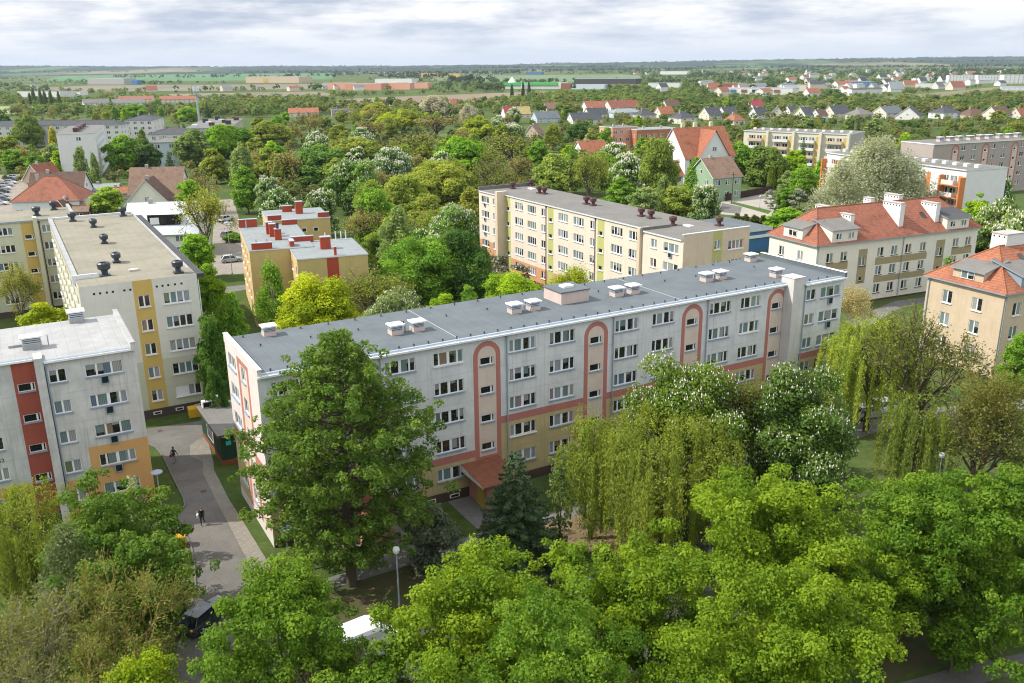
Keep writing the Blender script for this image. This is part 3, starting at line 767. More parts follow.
def red_stack(r, x, y, z, sx=.9, sy=.9, h=1.5, pot=False):
    m = MB(); m.box(x - sx / 2, x + sx / 2, y - sy / 2, y + sy / 2, z, z + h, 'y_red'); o = m.build('chimney', r)
    m = MB(); m.box(x - sx / 2 - .06, x + sx / 2 + .06, y - sy / 2 - .06, y + sy / 2 + .06, z + h, z + h + .1, 'grey_metal'); m.build('cap', o)
    if pot: m = MB(); m.lathe([(.22, z + h + .1), (.22, z + h + .7), (.32, z + h + .75), (.32, z + h + .85)], 'dark_metal', 8, (x, y, 0)); m.build('cowl', o)
YO = at(249.2, 250.3, 11.9)
Y1 = ochre('ochre flats block with pale roof, beside the street of parked cars', YO[:2], 9.4, 21.5, 11.7)
for p in ((1.9, .5, 3.0, .5, .9), (1.4, 21.0, 3.0, .6, 1.3), (4.2, 13.0, 1.0, 1.0, 1.9), (4.5, 10.5, 1.0, 1.0, 2.0), (5.0, 7.2, 1.0, 1.0, 1.7), (8.3, 20.8, 2.6, .5, .8)): red_stack(Y1, p[0], p[1], 11.86, p[2], p[3], p[4], p[4] == 1.7)
for x, y in ((1.2, 1.6), (2.8, 1.6), (1.0, 19.5)):
    m = MB(); m.tube((x, y, 11.86), (x, y, 13.2), .09, .09, 'grey_metal'); m.build('flue_pipe', Y1)
YO2 = at(296.9, 258.8, 11.7)
Y2 = ochre('ochre flats block with a dark red wall strip, in front of the other ochre blocks', YO2[:2], 10.2, 13.2, 11.5, [(4.2, 5.9)])
red_stack(Y2, 5.0, 6.0, 11.66, 1.5, 1.0, 1.8); red_stack(Y2, 5.6, .6, 11.66, .35, .35, 1.2); red_stack(Y2, 2.4, 12.6, 11.66, 3.4, .5, .9); red_stack(Y2, .4, 9.5, 11.66, .6, 2.0, 1.0)
for x, y in ((7.6, 12.4), (8.4, 12.2), (9.2, 12.4), (5.9, 12)):
    m = MB(); m.tube((x, y, 11.66), (x, y, 13.0), .1, .1, 'pale_metal'); m.build('flue_pipe', Y2)
YO3 = at(289.0, 219.6, 11.7)
Y3 = ochre('ochre flats block with two small dark windows, rearmost of the three', (YO3[0] - 3.5, YO3[1] - 1.0), 11.0, 12.4, 11.5)
red_stack(Y3, 6.3, 6.4, 11.66, 1.3, 1.1, 2.2); red_stack(Y3, 4.4, 9.4, 11.66, 1.8, .7, 1.1); red_stack(Y3, 9.9, .6, 11.66, 2.0, .5, .8); red_stack(Y3, 1.2, .5, 11.66, 2.4, .5, .8)
for x in (6.2, 8.3):
    m = MB(); m.box(x - .45, x + .45, -.04, .02, 9.2, 10.0, 'pvc'); m.box(x - .35, x + .35, -.06, -.035, 9.3, 9.9, 'car_glass'); m.build('window', Y3)

# ---- green hut by the path ------------------------------------------------------
paint('hut_green', (.022, .055, .032), .3); paint('hut_brick', (.26, .085, .045), .3)
h0 = at(223.3, 466.0)
hut = thing('hut', 'dark green hut with flat grey roof beside the path', 'shed', (*h0[:2], 0), RZ(59))
m = MB(); m.box(0, 5.0, 0, 8.8, 0, .55, 'hut_brick'); m.box(.02, 4.98, .02, 8.78, .55, 3.1, 'hut_green'); m.build('wall', hut)
m = MB(); m.prism([(-.3, -.35), (5.3, -.35), (5.3, 9.1), (-.3, 9.1)], 3.1, 3.4, 'vent_brown', 'felt_grey'); ro = m.build('roof', hut)
m = MB(); m.box(.2, 1.2, 8.0, 8.7, 3.41, 4.1, 'pvc'); m.box(.3, 1.1, 7.95, 8.0, 3.5, 4.0, 'black'); m.build('air_conditioner', ro)
m = MB(); m.box(-.04, .018, 3.2, 5.8, 1.2, 2.7, 'pvc'); m.box(-.06, -.041, 3.4, 5.6, 1.35, 2.55, 'car_glass'); m.build('window', hut)
m = MB(); m.box(.5, 1.0, -.03, .018, 2.1, 2.55, 'sign_teal'); m.build('sign', hut)

# ================================================================ houses farther off
def house(label, O, az, w, d, eave, ridge, wallm, roofm, kind='gable', cat='house', name='house', rows=2, cols=3, group=None, chim=1, side_cols=2, ov=.4, detail=True):
    """w along local x (the ridge), d deep; the front faces us"""
    r = thing(name, label, cat, (O[0], O[1], 0), RZ(az), group)
    m = MB(); m.prism([(0, 0), (w, 0), (w, d), (0, d)], -.5, eave, wallm)
    if kind == 'gable':
        for x in (0, w):
            P = [(x, 0, eave), (x, d, eave), (x, d / 2, ridge - .1)]
            m.poly(P if x else P[::-1], wallm)
    m.build('wall', r)
    if kind == 'gable':
        b = MB(); sl = (ridge - eave) / (d / 2); t = .22
        y0, z0 = -ov, eave - ov * sl
        x0, x1 = -ov, w + ov
        b.poly([(x0, y0, z0), (x1, y0, z0), (x1, d / 2, ridge), (x0, d / 2, ridge)], roofm); b.poly([(x1, d + ov, z0), (x0, d + ov, z0), (x0, d / 2, ridge), (x1, d / 2, ridge)], roofm)
        for x in (x0, x1):
            b.poly([(x, y0, z0), (x, d / 2, ridge), (x, d / 2, ridge + t * -1), (x, y0, z0 - t)], 'fascia_white' if wallm != 'x' else roofm)
            b.poly([(x, d + ov, z0), (x, d / 2, ridge), (x, d / 2, ridge - t), (x, d + ov, z0 - t)], 'fascia_white')
        b.poly([(x0, y0, z0 - t), (x1, y0, z0 - t), (x1, y0, z0), (x0, y0, z0)], 'sill_grey')
        b.poly([(x1, y0, z0 - t), (x0, y0, z0 - t), (x0, d / 2, ridge - t), (x1, d / 2, ridge - t)], 'fascia_white')
        ro = b.build('roof', r)
    elif kind == 'hip':
        k = min(d / 2, w / 2 - .05)
        ro = hip_roof(r, 0, w, 0, d, eave, k, w - k, d / 2, ridge, roofm, ov=ov)
    else:
        b = MB(); b.prism([(-.15, -.15), (w + .15, -.15), (w + .15, d + .15), (-.15, d + .15)], eave, eave + .3, 'pale_metal', roofm); ro = b.build('roof', r)
    for k in range(chim):
        b = MB(); x = w * (.3 + .4 * k); zt = ridge + (.7 if kind != 'flat' else 1.2); b.box(x - .4, x + .4, d * .5 - .35, d * .5 + .35, eave, zt, 'conc' if wallm != 'x' else 'conc'); b.build('chimney', ro)
    if rows:
        st = (eave - .3) / rows
        for j in range(rows):
            for i in range(cols):
                cx = w * (i + .5) / cols; z = st * j + st * .35
                add_window(r, (cx, -.13, z), 0, min(1.7, w / cols * .55), min(1.5, st * .5), 'double', 'none')
            for i in range(side_cols):
                cy = d * (i + .5) / side_cols; z = st * j + st * .35
                add_window(r, (-.13, cy, z), -pi / 2, 1.2, min(1.4, st * .5), 'double', 'none')
                if detail: add_window(r, (w + .13, cy, z), pi / 2, 1.2, min(1.4, st * .5), 'double', 'none')
        if kind == 'gable' and ridge - eave > 2.6:
            add_window(r, (-.13, d / 2, eave + .5), -pi / 2, 1.2, 1.1, 'double', 'none'); add_window(r, (w + .13, d / 2, eave + .5), pi / 2, 1.2, 1.1, 'double', 'none')
    return r
def hpx(label, x, y, wpx, htop, az, dratio, roof_h, wallm, roofm, kind='gable', **kw):
    """front-left ground corner at pixel (x, y); wpx wide; eave where pixel row htop is"""
    P = at(x, y); w = wpx * depth(P) / F / max(.35, abs(cos(radians(90 - az + 0)))) if False else wpx * depth(P) / F
    e = zat(x, htop, P)
    return house(label, P, az, w, w * dratio, e, e + roof_h, wallm, roofm, kind, **kw)

# left side
a_, b_ = at(56, 134, 15.8), at(92, 132, 15.8); c_ = at(104, 122, 15.8)
taz = math.degrees(math.atan2(c_[0] - b_[0], c_[1] - b_[1])) + 90
tw = house('tall white slab tower with grey roof among trees at the left', a_[:2], taz, 12.6, min(48, hypot(c_[0] - b_[0], c_[1] - b_[1])), 15.6, 16.0, 'white_wall', 'felt_grey', 'flat', 'apartment building', 'apartment_block', 0, 3, None, 0)
for k in range(2): add_window(tw, (7.0, -.13, 13.2 - 3 * k), 0, 1.6, 1.3, 'double', 'none')
for k in range(5):
    for q in range(9): add_window(tw, (12.73, 2 + q * 4.8, 1.6 + 2.8 * k), pi / 2, 2.0, 1.4, 'double', 'none')
for k in range(3):
    m = MB(); m.box(5.0, 6.6, 6 + 13 * k, 16 + 13 * k, 15.9, 17.3, 'vent_brown'); m.build('roof_housing', tw)
house('white block with dark hip roof and square windows, left of the phone mast', at(124, 120.5, 11.2)[:2], 80, 14.5, 30, 11.2, 13.4, 'any_wall_w', 'tile_dark', 'hip', 'apartment building', 'apartment_block', 4, 4, None, 2, 3)
house('grey block with wide dark felt roof in front of the white hip-roofed block', at(148, 134.5, 9.8)[:2], 78, 18, 24, 9.8, 12.2, 'any_wall_w', 'felt_dark', 'hip', 'apartment building', 'apartment_block', 3, 4, None, 2, 3)
house('pale blue block with grey roof and dark balconies below the wide felt roof', at(150, 142.5, 9.6)[:2], 78, 10.5, 13, 9.6, 11.0, 'pale_blue', 'felt_grey', 'hip', 'apartment building', 'apartment_block', 3, 2, None, 1, 2)
g3 = house('low grey flat-roofed block cluttered with roof units, below the phone mast', at(186, 128.5, 11.0)[:2], 78, 20, 70, 11.0, 11.4, 'conc', 'felt_grey', 'flat', 'apartment building', 'apartment_block', 3, 4, None, 0, 3)
g3r = [c for c in g3.children if c.name.startswith('roof')][0]
for k in range(9): m = MB(); x = 2 + (k * 7) % 17; y = 4 + k * 7; m.box(x, x + 2.5, y, y + 3, 11.3, 12.4 + (k % 3) * .4, ('pale_metal', 'vent_brown', 'felt_dark')[k % 3]); m.build('roof_unit', g3r)
a_, b_ = at(-14, 126, 10.5), at(120, 124.5, 10.5)
house('long low white block with dark roof and ochre chimneys at the left edge', a_[:2], math.degrees(math.atan2(b_[0] - a_[0], b_[1] - a_[1])), hypot(b_[0] - a_[0], b_[1] - a_[1]), 11, 10.5, 12.6, 'any_wall_w', 'tile_dark', 'hip', 'apartment building', 'apartment_block', 4, 16, None, 2, 3)
house('brown-tiled long house with white gable ends by the car park', at(31, 205)[:2], 84, 15, 8.5, 4.0, 9.0, 'white_wall', 'tile_brown', 'gable', rows=1, cols=5)
house('white house with a big pale red hip roof beside the car park', at(15, 222)[:2], 82, 16.5, 13, 5.2, 10.8, 'white_wall', 'tile_red', 'hip', rows=1, cols=5)
house('little house with steep red gable roof left of the white tower', at(45, 190)[:2], 15, 9, 8.0, 3.4, 8.2, 'r2_tan', 'tile_red', 'gable', rows=1, cols=2)
house('shed-like house with low tan roof behind the pale wing', at(56, 222)[:2], 80, 8, 7, 2.8, 4.8, 'hut_brick', 'tile_tan', 'gable', rows=1, cols=2)
house('brown-red gabled outhouse beside a leafy garden tree', at(71, 222)[:2], 20, 7, 6, 2.6, 5.6, 'hut_brick', 'tile_brown', 'gable', rows=0)
house('white garden house with blue-grey roof below the white tower', at(88, 200)[:2], 80, 8.5, 7, 3.0, 4.4, 'white_wall', 'felt_pale', 'gable', rows=1, cols=2)
house('small shed with an orange roof left of the tan gabled house', at(110, 200)[:2], 80, 5.5, 4, 2.2, 3.6, 'conc', 'tile_orange', 'gable', rows=0)
house('tan-roofed gabled house with brick chimney, behind the white metal-roofed house', at(131, 212)[:2], 84, 14.0, 11, 5.0, 11.6, 'white_wall', 'tile_tan', 'gable', rows=2, cols=3)
house('cream house showing a broad brown gable, behind the white metal-roofed house', at(172, 220)[:2], -8, 9, 11.0, 4.6, 10.6, 'r1_cream', 'tile_brown', 'gable', rows=1, cols=2)
P = at(128, 258)
wm = house('white modern house with white standing-seam metal roof behind the beige block', P[:2], 82, 14.5, 13, 5.0, 10.6, 'white_wall', 'seam', 'gable', rows=2, cols=2)
m = MB(); m.box(4.5, 11.0, 1.6, 6.0, 5.5, 8.6, 'black', 'seam'); m.box(5.0, 6.8, 1.55, 1.599, 6.6, 8.0, 'pvc'); m.box(7.2, 8.4, 1.55, 1.599, 6.6, 8.0, 'car_glass'); m.build('dormer', wm)
# right side
P = at(684, 186)
bh = house('large white house with bright orange-red gambrel roof and pale green chimneys', P[:2], 66, 19.5, 15, 9.0, 17.8, 'white_wall', 'tile_orange', 'gable', rows=3, cols=4, chim=0)
m = MB()
gx0, gx1, gz, gt, yb = 4.6, 16.2, 9.0, 17.0, 7.2
m.poly([(gx0, -1.0, -.3), (gx1, -1.0, -.3), (gx1, -1.0, gz), ((gx0 + gx1) / 2, -1.0, gt), (gx0, -1.0, gz)], 'white_wall')
m.poly([(gx0, yb, -.3), (gx0, -1.0, -.3), (gx0, -1.0, gz), (gx0, yb, gz)], 'white_wall'); m.poly([(gx1, -1.0, -.3), (gx1, yb, -.3), (gx1, yb, gz), (gx1, -1.0, gz)], 'white_wall')
gb = m.build('gable_wing', bh)
m = MB(); cx = (gx0 + gx1) / 2
m.poly([(gx0 - .4, -1.4, gz - .5), (cx, -1.4, gt + .2), (cx, yb + .5, gt + .2), (gx0 - .4, yb, gz - .5)], 'tile_orange'); m.poly([(cx, -1.4, gt + .2), (gx1 + .4, -1.4, gz - .5), (gx1 + .4, yb, gz - .5), (cx, yb + .5, gt + .2)], 'tile_orange')
m.build('wing_roof', gb)
for zz, n in ((10.6, 1), (7.0, 2), (4.0, 2)):
    for k in range(n): add_window(bh, (cx - 1.2 * (n - 1) + 2.4 * k, -1.14, zz), 0, 1.6, 1.4, 'double', 'none')
for x, y in ((4, 8), (9.5, 9.0), (15.5, 8.5)):
    m = MB(); m.box(x - .6, x + .6, y - .45, y + .45, 12, 19.2, 'pale_green'); m.build('chimney', bh)
m = MB()
for zz in (1.8, 5.2): m.box(12.4, 17.4, -1.6, -1.02, zz, zz + 1.0, 'pale_green')
m.build('balcony', bh)
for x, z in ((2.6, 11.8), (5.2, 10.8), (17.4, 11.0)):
    m = MB(); sl = (17.4 - 9.0) / 7.5; y = (z - 9.0) / sl; m.poly([(x - .6, y, z + .06), (x + .6, y, z + .06), (x + .6, y + 1, z + 1.12 + .06), (x - .6, y + 1, z + 1.12 + .06)], 'pvc'); m.build('roof_light', bh)
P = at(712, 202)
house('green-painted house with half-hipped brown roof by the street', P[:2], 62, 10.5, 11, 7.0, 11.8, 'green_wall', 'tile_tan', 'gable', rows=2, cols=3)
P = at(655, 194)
house('pale house with faded orange roof, left of the green house', P[:2], 66, 10.0, 9, 5.2, 9.2, 'white_wall', 'tile_orange', 'gable', rows=2, cols=3)
house('cottage with worn orange roof half hidden among the park trees', at(583, 160)[:2], 66, 12, 9, 3.2, 7.4, 'white_wall', 'tile_orange', 'gable', rows=1, cols=3)
P = at(612, 152)
house('salmon pink three-storey flats with flat roof among gardens', P[:2], 64, 13, 11, 10.4, 10.6, 'salmon', 'felt_grey', 'flat', 'apartment building', 'apartment_block', 3, 4, None, 2, 3)
P = at(636, 152)
house('brick-orange flats with cream roof band and long balcony, beside the big white house', P[:2], 70, 22, 12, 9.4, 9.6, 'brick_or', 'felt_pale', 'flat', 'apartment building', 'apartment_block', 2, 6, None, 2, 3)

def balcony_block(label, O, az, Lx, D, H, wallm, strip, nsec, rows, finw=True, endm='conc', roofm='felt_grey', topband=None):
    r = thing('apartment_block', label, 'apartment building', (*O[:2], 0), RZ(az)); wb = MB()
    f = Face(r, wb, (0, 0, 0), 'front', Lx); sw = Lx / nsec; st = (H - 1.2) / rows
    for j in range(rows):
        for s in range(nsec):
            f.w(s * sw + sw * .22, s * sw + sw * .48, st * (j + 1) - .2, 1.4, 'triple', 'pvc'); f.w(s * sw + sw * .54, s * sw + sw * .74, st * (j + 1) - .2, 1.7, 'double', 'pvc')
    f.go(-.4, H, wallm, [(s * sw + sw * .78, s * sw + sw * .92, -.4, H - 1.2, strip) for s in range(nsec)] + ([(0, Lx, H - 1.3, H, topband)] if topband else []))
    Face(r, wb, (Lx, 0, 0), 'right', D).go(-.4, H, endm); Face(r, wb, (Lx, D, 0), 'back', Lx).go(-.4, H, wallm); Face(r, wb, (0, D, 0), 'left', D).go(-.4, H, endm)
    wb.build('wall', r)
    slab_roof(r, [(-.1, -.3), (Lx + .1, -.3), (Lx + .1, D + .1), (-.1, D + .1)], H, roofm, .3, edge='pale_metal')
    for j in range(rows):
        for s in range(nsec):
            m = MB(); x0, x1, z = s * sw + sw * .2, s * sw + sw * .76, st * j + .55
            m.box(x0, x1, -1.3, -.005, z - .15, z, 'conc'); m.box(x0, x1, -1.3, -1.22, z + .003, z + 1.0, 'any_wall_w' if (j + s) % 3 else 'balc_tan'); m.box(x0, x0 + .08, -1.21, -.005, z + .003, z + 1, 'any_wall_w'); m.box(x1 - .08, x1, -1.21, -.005, z + .003, z + 1, 'any_wall_w')
            m.build('balcony', r)
    if finw:
        for s in range(nsec):
            m = MB(); x = (s + 1) * sw - sw * .06; m.box(x, x + sw * .09, -1.5, -.005, -.4, H + .5, wallm); m.build('fin_wall', r)
    for s in range(nsec * 3):
        m = MB(); x = Lx * (s + .5) / (nsec * 3); m.box(x - .55, x + .55, D * .35, D * .35 + 1, H + .3, H + 1.0, 'any_wall_w'); m.build('chimney', r)
    return r
KEEP = []       # open fields, in pixels
def inpoly(x, y, P):
    c = False; j = len(P) - 1
    for i in range(len(P)):
        if (P[i][1] > y) != (P[j][1] > y) and x < (P[j][0] - P[i][0]) * (y - P[i][1]) / (P[j][1] - P[i][1]) + P[i][0]: c = not c
        j = i
    return c
FIELDS = [
 ('field', [(40, 81.5), (60, 76), (160, 74), (335, 73.5), (332, 79.5), (200, 81)], (.10, .20, .085)),
 ('field', [(55, 92), (40, 88), (90, 85.5), (330, 84), (335, 88.5), (200, 91)], (.205, .185, .135)),
 ('field', [(150, 100), (170, 94), (320, 91.5), (335, 95), (300, 99)], (.215, .19, .135)),
 ('field', [(320, 108), (345, 99), (430, 95.5), (560, 91), (545, 97), (500, 102), (400, 106)], (.24, .19, .14)),
 ('field', [(-30, 114), (-30, 106.5), (34, 106.5), (46, 111.5), (30, 114)], (.26, .30, .15)),
 ('field', [(34, 106.5), (84, 105), (90, 110), (46, 111.5)], (.30, .225, .155)),
 ('field', [(430, 80.5), (440, 76), (620, 74.5), (660, 77), (600, 82), (500, 82)], (.15, .205, .11)),
 ('field', [(330, 73.5), (345, 70.2), (440, 69.5), (440, 73)], (.24, .20, .16)),
 ('field', [(640, 70), (650, 67.5), (760, 67), (760, 69)], (.16, .23, .09)),
 ('field', [(800, 66.5), (805, 64.8), (890, 64.5), (890, 66.2)], (.50, .42, .04)),
 ('field', [(620, 66.9), (622, 66.0), (700, 65.3), (700, 66.2)], (.42, .38, .06)),
 ('field', [(860, 106), (900, 96), (1010, 86), (1040, 88), (1000, 96), (930, 104)], (.20, .185, .11)),
]
OCC = []
def build_occ():
    OCC.clear(); bpy.context.view_layer.update()
    for o in list(COL.objects):
        if o.parent is None and o.get('category') in ('house', 'apartment building', 'shop', 'warehouse'):
            w = [c for c in o.children if c.name.startswith('wall')]
            if w:
                bb = [o.matrix_basis @ Vector(b) for b in w[0].bound_box]; cx = sum(b.x for b in bb) / 8; cy = sum(b.y for b in bb) / 8
                lx = [b[0] for b in w[0].bound_box]; ly = [b[1] for b in w[0].bound_box]; OCC.append((cx, cy, hypot(max(lx) - min(lx), max(ly) - min(ly)) / 2, o.location.x, o.location.y, cos(o.rotation_euler.z), sin(o.rotation_euler.z), min(lx), max(lx), min(ly), max(ly)))
def free(x, y, pad=2.0):
    for cx, cy, rr, ox, oy, c, s, x0, x1, y0, y1 in OCC:
        if abs(x - cx) > rr + pad or abs(y - cy) > rr + pad: continue
        qx = (x - ox) * c + (y - oy) * s; qy = -(x - ox) * s + (y - oy) * c
        if x0 - pad < qx < x1 + pad and y0 - pad < qy < y1 + pad: return False
    return True
# ================================================================ ground, drive, paths
def ground_mat():
    m, nt = nodes('grass_ground'); tc = N(nt, 'ShaderNodeTexCoord').outputs['Object']
    a = noise(nt, tc, .06, 7, .7); b = noise(nt, tc, .8, 6, .75); c = noise(nt, tc, 5, 4, .8); far = noise(nt, tc, .0035, 5, .6)
    col = mixc(nt, ramp(nt, b, .3, .7), (.04, .075, .016), (.095, .13, .034))
    col = mixc(nt, math_(nt, 'MULTIPLY', ramp(nt, a, .5, .68), .6), col, (.18, .175, .07))
    col = mixc(nt, math_(nt, 'MULTIPLY', ramp(nt, c, .38, .7), .55), col, (.028, .055, .012))
    col = mixc(nt, math_(nt, 'MULTIPLY', ramp(nt, far, .45, .62), .35), col, (.15, .19, .075))
    finish(nt, col, .95, .1, bump=c, bd=.06, bs=.8); MAT['grass_ground'] = m
ground_mat()
def mottled(name, c1, c2, sc=.6, fine=9.0, crack=False, slabs=None, rough=.9):
    m, nt = nodes(name); tc = N(nt, 'ShaderNodeTexCoord').outputs['Object']
    a = noise(nt, tc, sc, 6, .7); g = noise(nt, tc, fine, 4, .75)
    col = mixc(nt, ramp(nt, a, .35, .66), c1, c2)
    col = mixc(nt, math_(nt, 'MULTIPLY', ramp(nt, g, .3, .72), .35), col, tuple(x * .6 for x in c2))
    if crack:
        v = N(nt, 'ShaderNodeTexVoronoi'); v.feature = 'DISTANCE_TO_EDGE'; v.inputs['Scale'].default_value = .28; nt.links.new(tc, v.inputs['Vector'])
        col = mixc(nt, math_(nt, 'MULTIPLY', math_(nt, 'LESS_THAN', v.outputs[0], .006), .25), col, tuple(x * .4 for x in c2))
        p = ramp(nt, noise(nt, tc, .16, 3, .5), .56, .6); col = mixc(nt, math_(nt, 'MULTIPLY', p, .35), col, tuple(x * .62 for x in c1))
    if slabs:
        b = N(nt, 'ShaderNodeTexBrick'); mp = N(nt, 'ShaderNodeMapping'); mp.inputs['Rotation'].default_value = (0, 0, -RZ(U60)); nt.links.new(tc, mp.inputs[0]); nt.links.new(mp.outputs[0], b.inputs['Vector'])
        b.inputs['Scale'].default_value = slabs; b.inputs['Mortar Size'].default_value = .025; b.inputs['Color1'].default_value = (1, 1, 1, 1); b.inputs['Color2'].default_value = (.82, .82, .82, 1); b.inputs['Mortar'].default_value = (.4, .4, .36, 1)
        col = mixc(nt, 1.0, col, b.outputs[0], 'MULTIPLY')
    finish(nt, col, rough, .2, bump=g, bd=.01); MAT[name] = m
mottled('asphalt', (.185, .175, .16), (.135, .128, .118), .35, 8, True)
mottled('asphalt_dark', (.085, .083, .08), (.06, .06, .06), .4, 8, True)
mottled('paving', (.34, .315, .27), (.27, .25, .215), .7, 8, slabs=2.0)
mottled('paving_grey', (.25, .245, .23), (.20, .195, .185), .7, 8, slabs=2.2)
mottled('brick_paving', (.20, .185, .175), (.15, .14, .135), .8, 8, slabs=3.0)
mottled('street_gravel', (.33, .29, .24), (.24, .215, .185), .25, 5, True)
mottled('pale_street', (.42, .38, .33), (.34, .31, .27), .2, 5)
mottled('soil', (.115, .082, .048), (.055, .078, .022), .5, 6)
mottled('dry_soil', (.27, .20, .115), (.16, .12, .07), .8, 6)
mottled('kerb_stone', (.20, .19, .175), (.15, .145, .135), 1.0, 9)
mottled('lawn', (.085, .15, .03), (.055, .10, .02), .9, 9)
m = MB(); m.poly([(-9000, -300, 0), (9000, -300, 0), (9000, 8800, 0), (-9000, 8800, 0)], 'grass_ground'); g = m.build('ground'); tag(g, 'grass and gardens between the blocks, out to the fields', None, None, 'structure')
_lift = [0]
def sheet(name, pts, mat, z, label, px=True, kind='structure'):
    P = [at(*p)[:2] if px else p for p in pts]; m = MB(); m.poly([(x, y, z) for x, y in P], mat); o = m.build(name); o['kind'] = kind; o['label'] = label
    # faces must look up
    if o.data.polygons[0].normal.z < 0: o.data.flip_normals()
    return o
for i, (nm, pts, c) in enumerate(FIELDS):
    nmn = 'field_colour_%d' % i; mm, nt = nodes(nmn); tc = N(nt, 'ShaderNodeTexCoord').outputs['Object']
    col = mixc(nt, ramp(nt, noise(nt, mapv(nt, tc, (1, .2, 1)), .012, 5, .6), .35, .65), c, tuple(v * .8 for v in c)); finish(nt, col, .95, .1); MAT[nmn] = mm
    sheet('field', pts, nmn, .12 + .02 * i, 'open field beyond the town')
road_l = [(149.5, 445), (156, 448), (163.4, 457), (172, 476), (184, 499.6), (185, 506), (181.5, 511), (165.5, 523.6), (176, 527), (185, 534), (191, 546), (194, 561), (195.7, 589.5), (186, 625), (172, 670)]
road_r = [(206, 440), (203, 462), (206, 480), (215.4, 499.6), (228.3, 524), (251.7, 570), (275, 620), (300, 680)]
sheet('drive', [(100, 436), (146.6, 429), (206, 420), (240, 416), (236, 436), (208, 440)] + road_r + [(340, 760), (150, 760)] + road_l[::-1] + [(110, 452)], 'asphalt', .02, 'cracked grey asphalt drive between the blocks')
sheet('footpath', [(203, 462), (203, 474), (215.4, 499.6), (228.3, 524), (251.7, 570), (275, 620), (300, 620), (273.7, 571.7), (241.5, 519), (229, 499.6), (214, 470), (213.5, 462)], 'paving', .05, 'pale slab footpath along the drive')
sheet('forecourt', [(190, 456), (190, 446), (197, 440), (207, 437), (211, 452), (213.5, 462), (203, 462)], 'paving', .045, 'pale paved patch before the green hut')
def kerb(pts, name='kerb'):
    m = MB(); Q = [Vector(at(*p)) for p in pts]
    for a, b in zip(Q, Q[1:]):
        d = (b - a).normalized(); n = Vector((-d.y, d.x, 0)) * .07
        m.prism([(a - n)[:2], (b - n)[:2], (b + n)[:2], (a + n)[:2]], -.05, .12, 'kerb_stone')
    o = m.build(name); tag(o, 'stone kerb along the drive', None, None, 'structure')
kerb(road_l); 
O = MO; U = lambda x, y: loc_of(MO, U60, x, y)
sheet('walkway', [U(-1.5, -8.2), U(64, -8.2), U(64, -6.6), U(-1.5, -6.6)], 'paving_grey', .03, 'slab walkway along the front of the arched block', False)
for c in (8.35, 20.05, 32.0, 43.9): sheet('entrance_path', [U(c - 4.2, -6.6), U(c + 1.9, -6.6), U(c + 1.9, -.1), U(c - 4.2, -.1)], 'paving_grey', .026, 'slab path up to an entrance of the arched block', False)
sheet('car_park', [U(-9, -32), U(47, -32), U(40, -16.5), U(-2, -15.0), U(-9, -13)], 'asphalt_dark', .012, 'dark asphalt car park under the maples', False)
sheet('soil_bed', [U(-1, -14.6), U(17, -14.8), U(17, -8.4), U(-1, -8.4)], 'soil', .008, 'bare brown soil under the tall tree', False)
sheet('soil_bed', [at(540, 520)[:2], at(575, 512)[:2], at(640, 540)[:2], at(700, 545)[:2], at(690, 560)[:2], at(560, 548)[:2]], 'dry_soil', .009, 'dry tan soil under the willows', False)
sheet('soil_bed', [(880, 684), (960, 655), (1000, 640), (985, 625), (905, 636), (868, 660)], 'soil', .016, 'bare soil beside the brick pavement')
sheet('pavement', [(868, 692), (955, 668), (1060, 645), (1060, 662), (960, 690), (900, 712)], 'brick_paving', .03, 'grey brick pavement at the lower right')
sheet('street', [(820, 440), (830, 425), (900, 411), (1030, 398), (1030, 408), (960, 417), (880, 431), (835, 446)], 'paving_grey', .02, 'grey lane behind the lawn at the right')
sheet('lane', [(845, 322), (895, 301), (960, 293), (960, 297), (900, 308), (862, 330)], 'paving_grey', .02, 'path along the long cream house')
sheet('street', [(208, 276), (212, 250), (213, 232), (215, 215), (219, 200), (233, 199), (238, 215), (242, 235), (250, 255), (252, 273)], 'street_gravel', .02, 'worn pale street with parked cars on the left')
sheet('footpath', [(212, 294), (225, 287), (252, 284), (252, 289), (226, 293), (214, 301)], 'paving_grey', .02, 'footpath crossing the lawn by the ochre flats')
sheet('street', [(718, 214), (722, 200), (745, 197), (770, 193), (776, 205), (770, 219), (740, 216)], 'pale_street', .02, 'pale street and forecourt by the green house')
sheet('lane', [(719, 212), (722, 203), (742, 207), (740, 214)], 'asphalt', .03, 'grey asphalt patch by the green house')
sheet('verge', [(729, 203), (734, 202), (772, 211), (768, 214)], 'lawn', .04, 'strip of grass in the pale street')
sheet('car_park', [(-30, 232), (-30, 176), (28, 174), (56, 175), (40, 196), (24, 212), (10, 235)], 'street_gravel', .02, 'pale car park at the left edge')
# ================================================================ more buildings
def span(label, p0, p1, z, **k):
    a, b = at(*p0, z), at(*p1, z); az = math.degrees(math.atan2(b[0] - a[0], b[1] - a[1])); return a, az, hypot(b[0] - a[0], b[1] - a[1])
a, az, Lx = span('', (744, 131), (850, 135), 12.2)
b1 = balcony_block('cream balcony block with yellow strips and tall fin walls', a, az, Lx, 18, 12.2, 'c_pale', 'b_yellow', 4, 4, endm='conc')
a, az, Lx = span('', (827, 153), (967, 171), 14.6)
b2 = balcony_block('white balcony block with orange frames behind the silver poplar', a, az, Lx, 12, 14.6, 'white_wall', 'or_trim', 5, 5, False, 'white_wall', topband='white_wall')
for x in (Lx - 6.0, Lx - .3, .0, 5.2):
    m = MB(); m.box(x, x + .35, -1.6, -.005, 0, 13.2, 'or_trim'); m.build('frame_post', b2)
for j in range(5):
    m = MB(); m.box(Lx - 5.64, Lx - .32, -1.62, -1.33, .38 + 2.68 * j, .62 + 2.68 * j, 'or_trim'); m.build('frame_rail', b2)
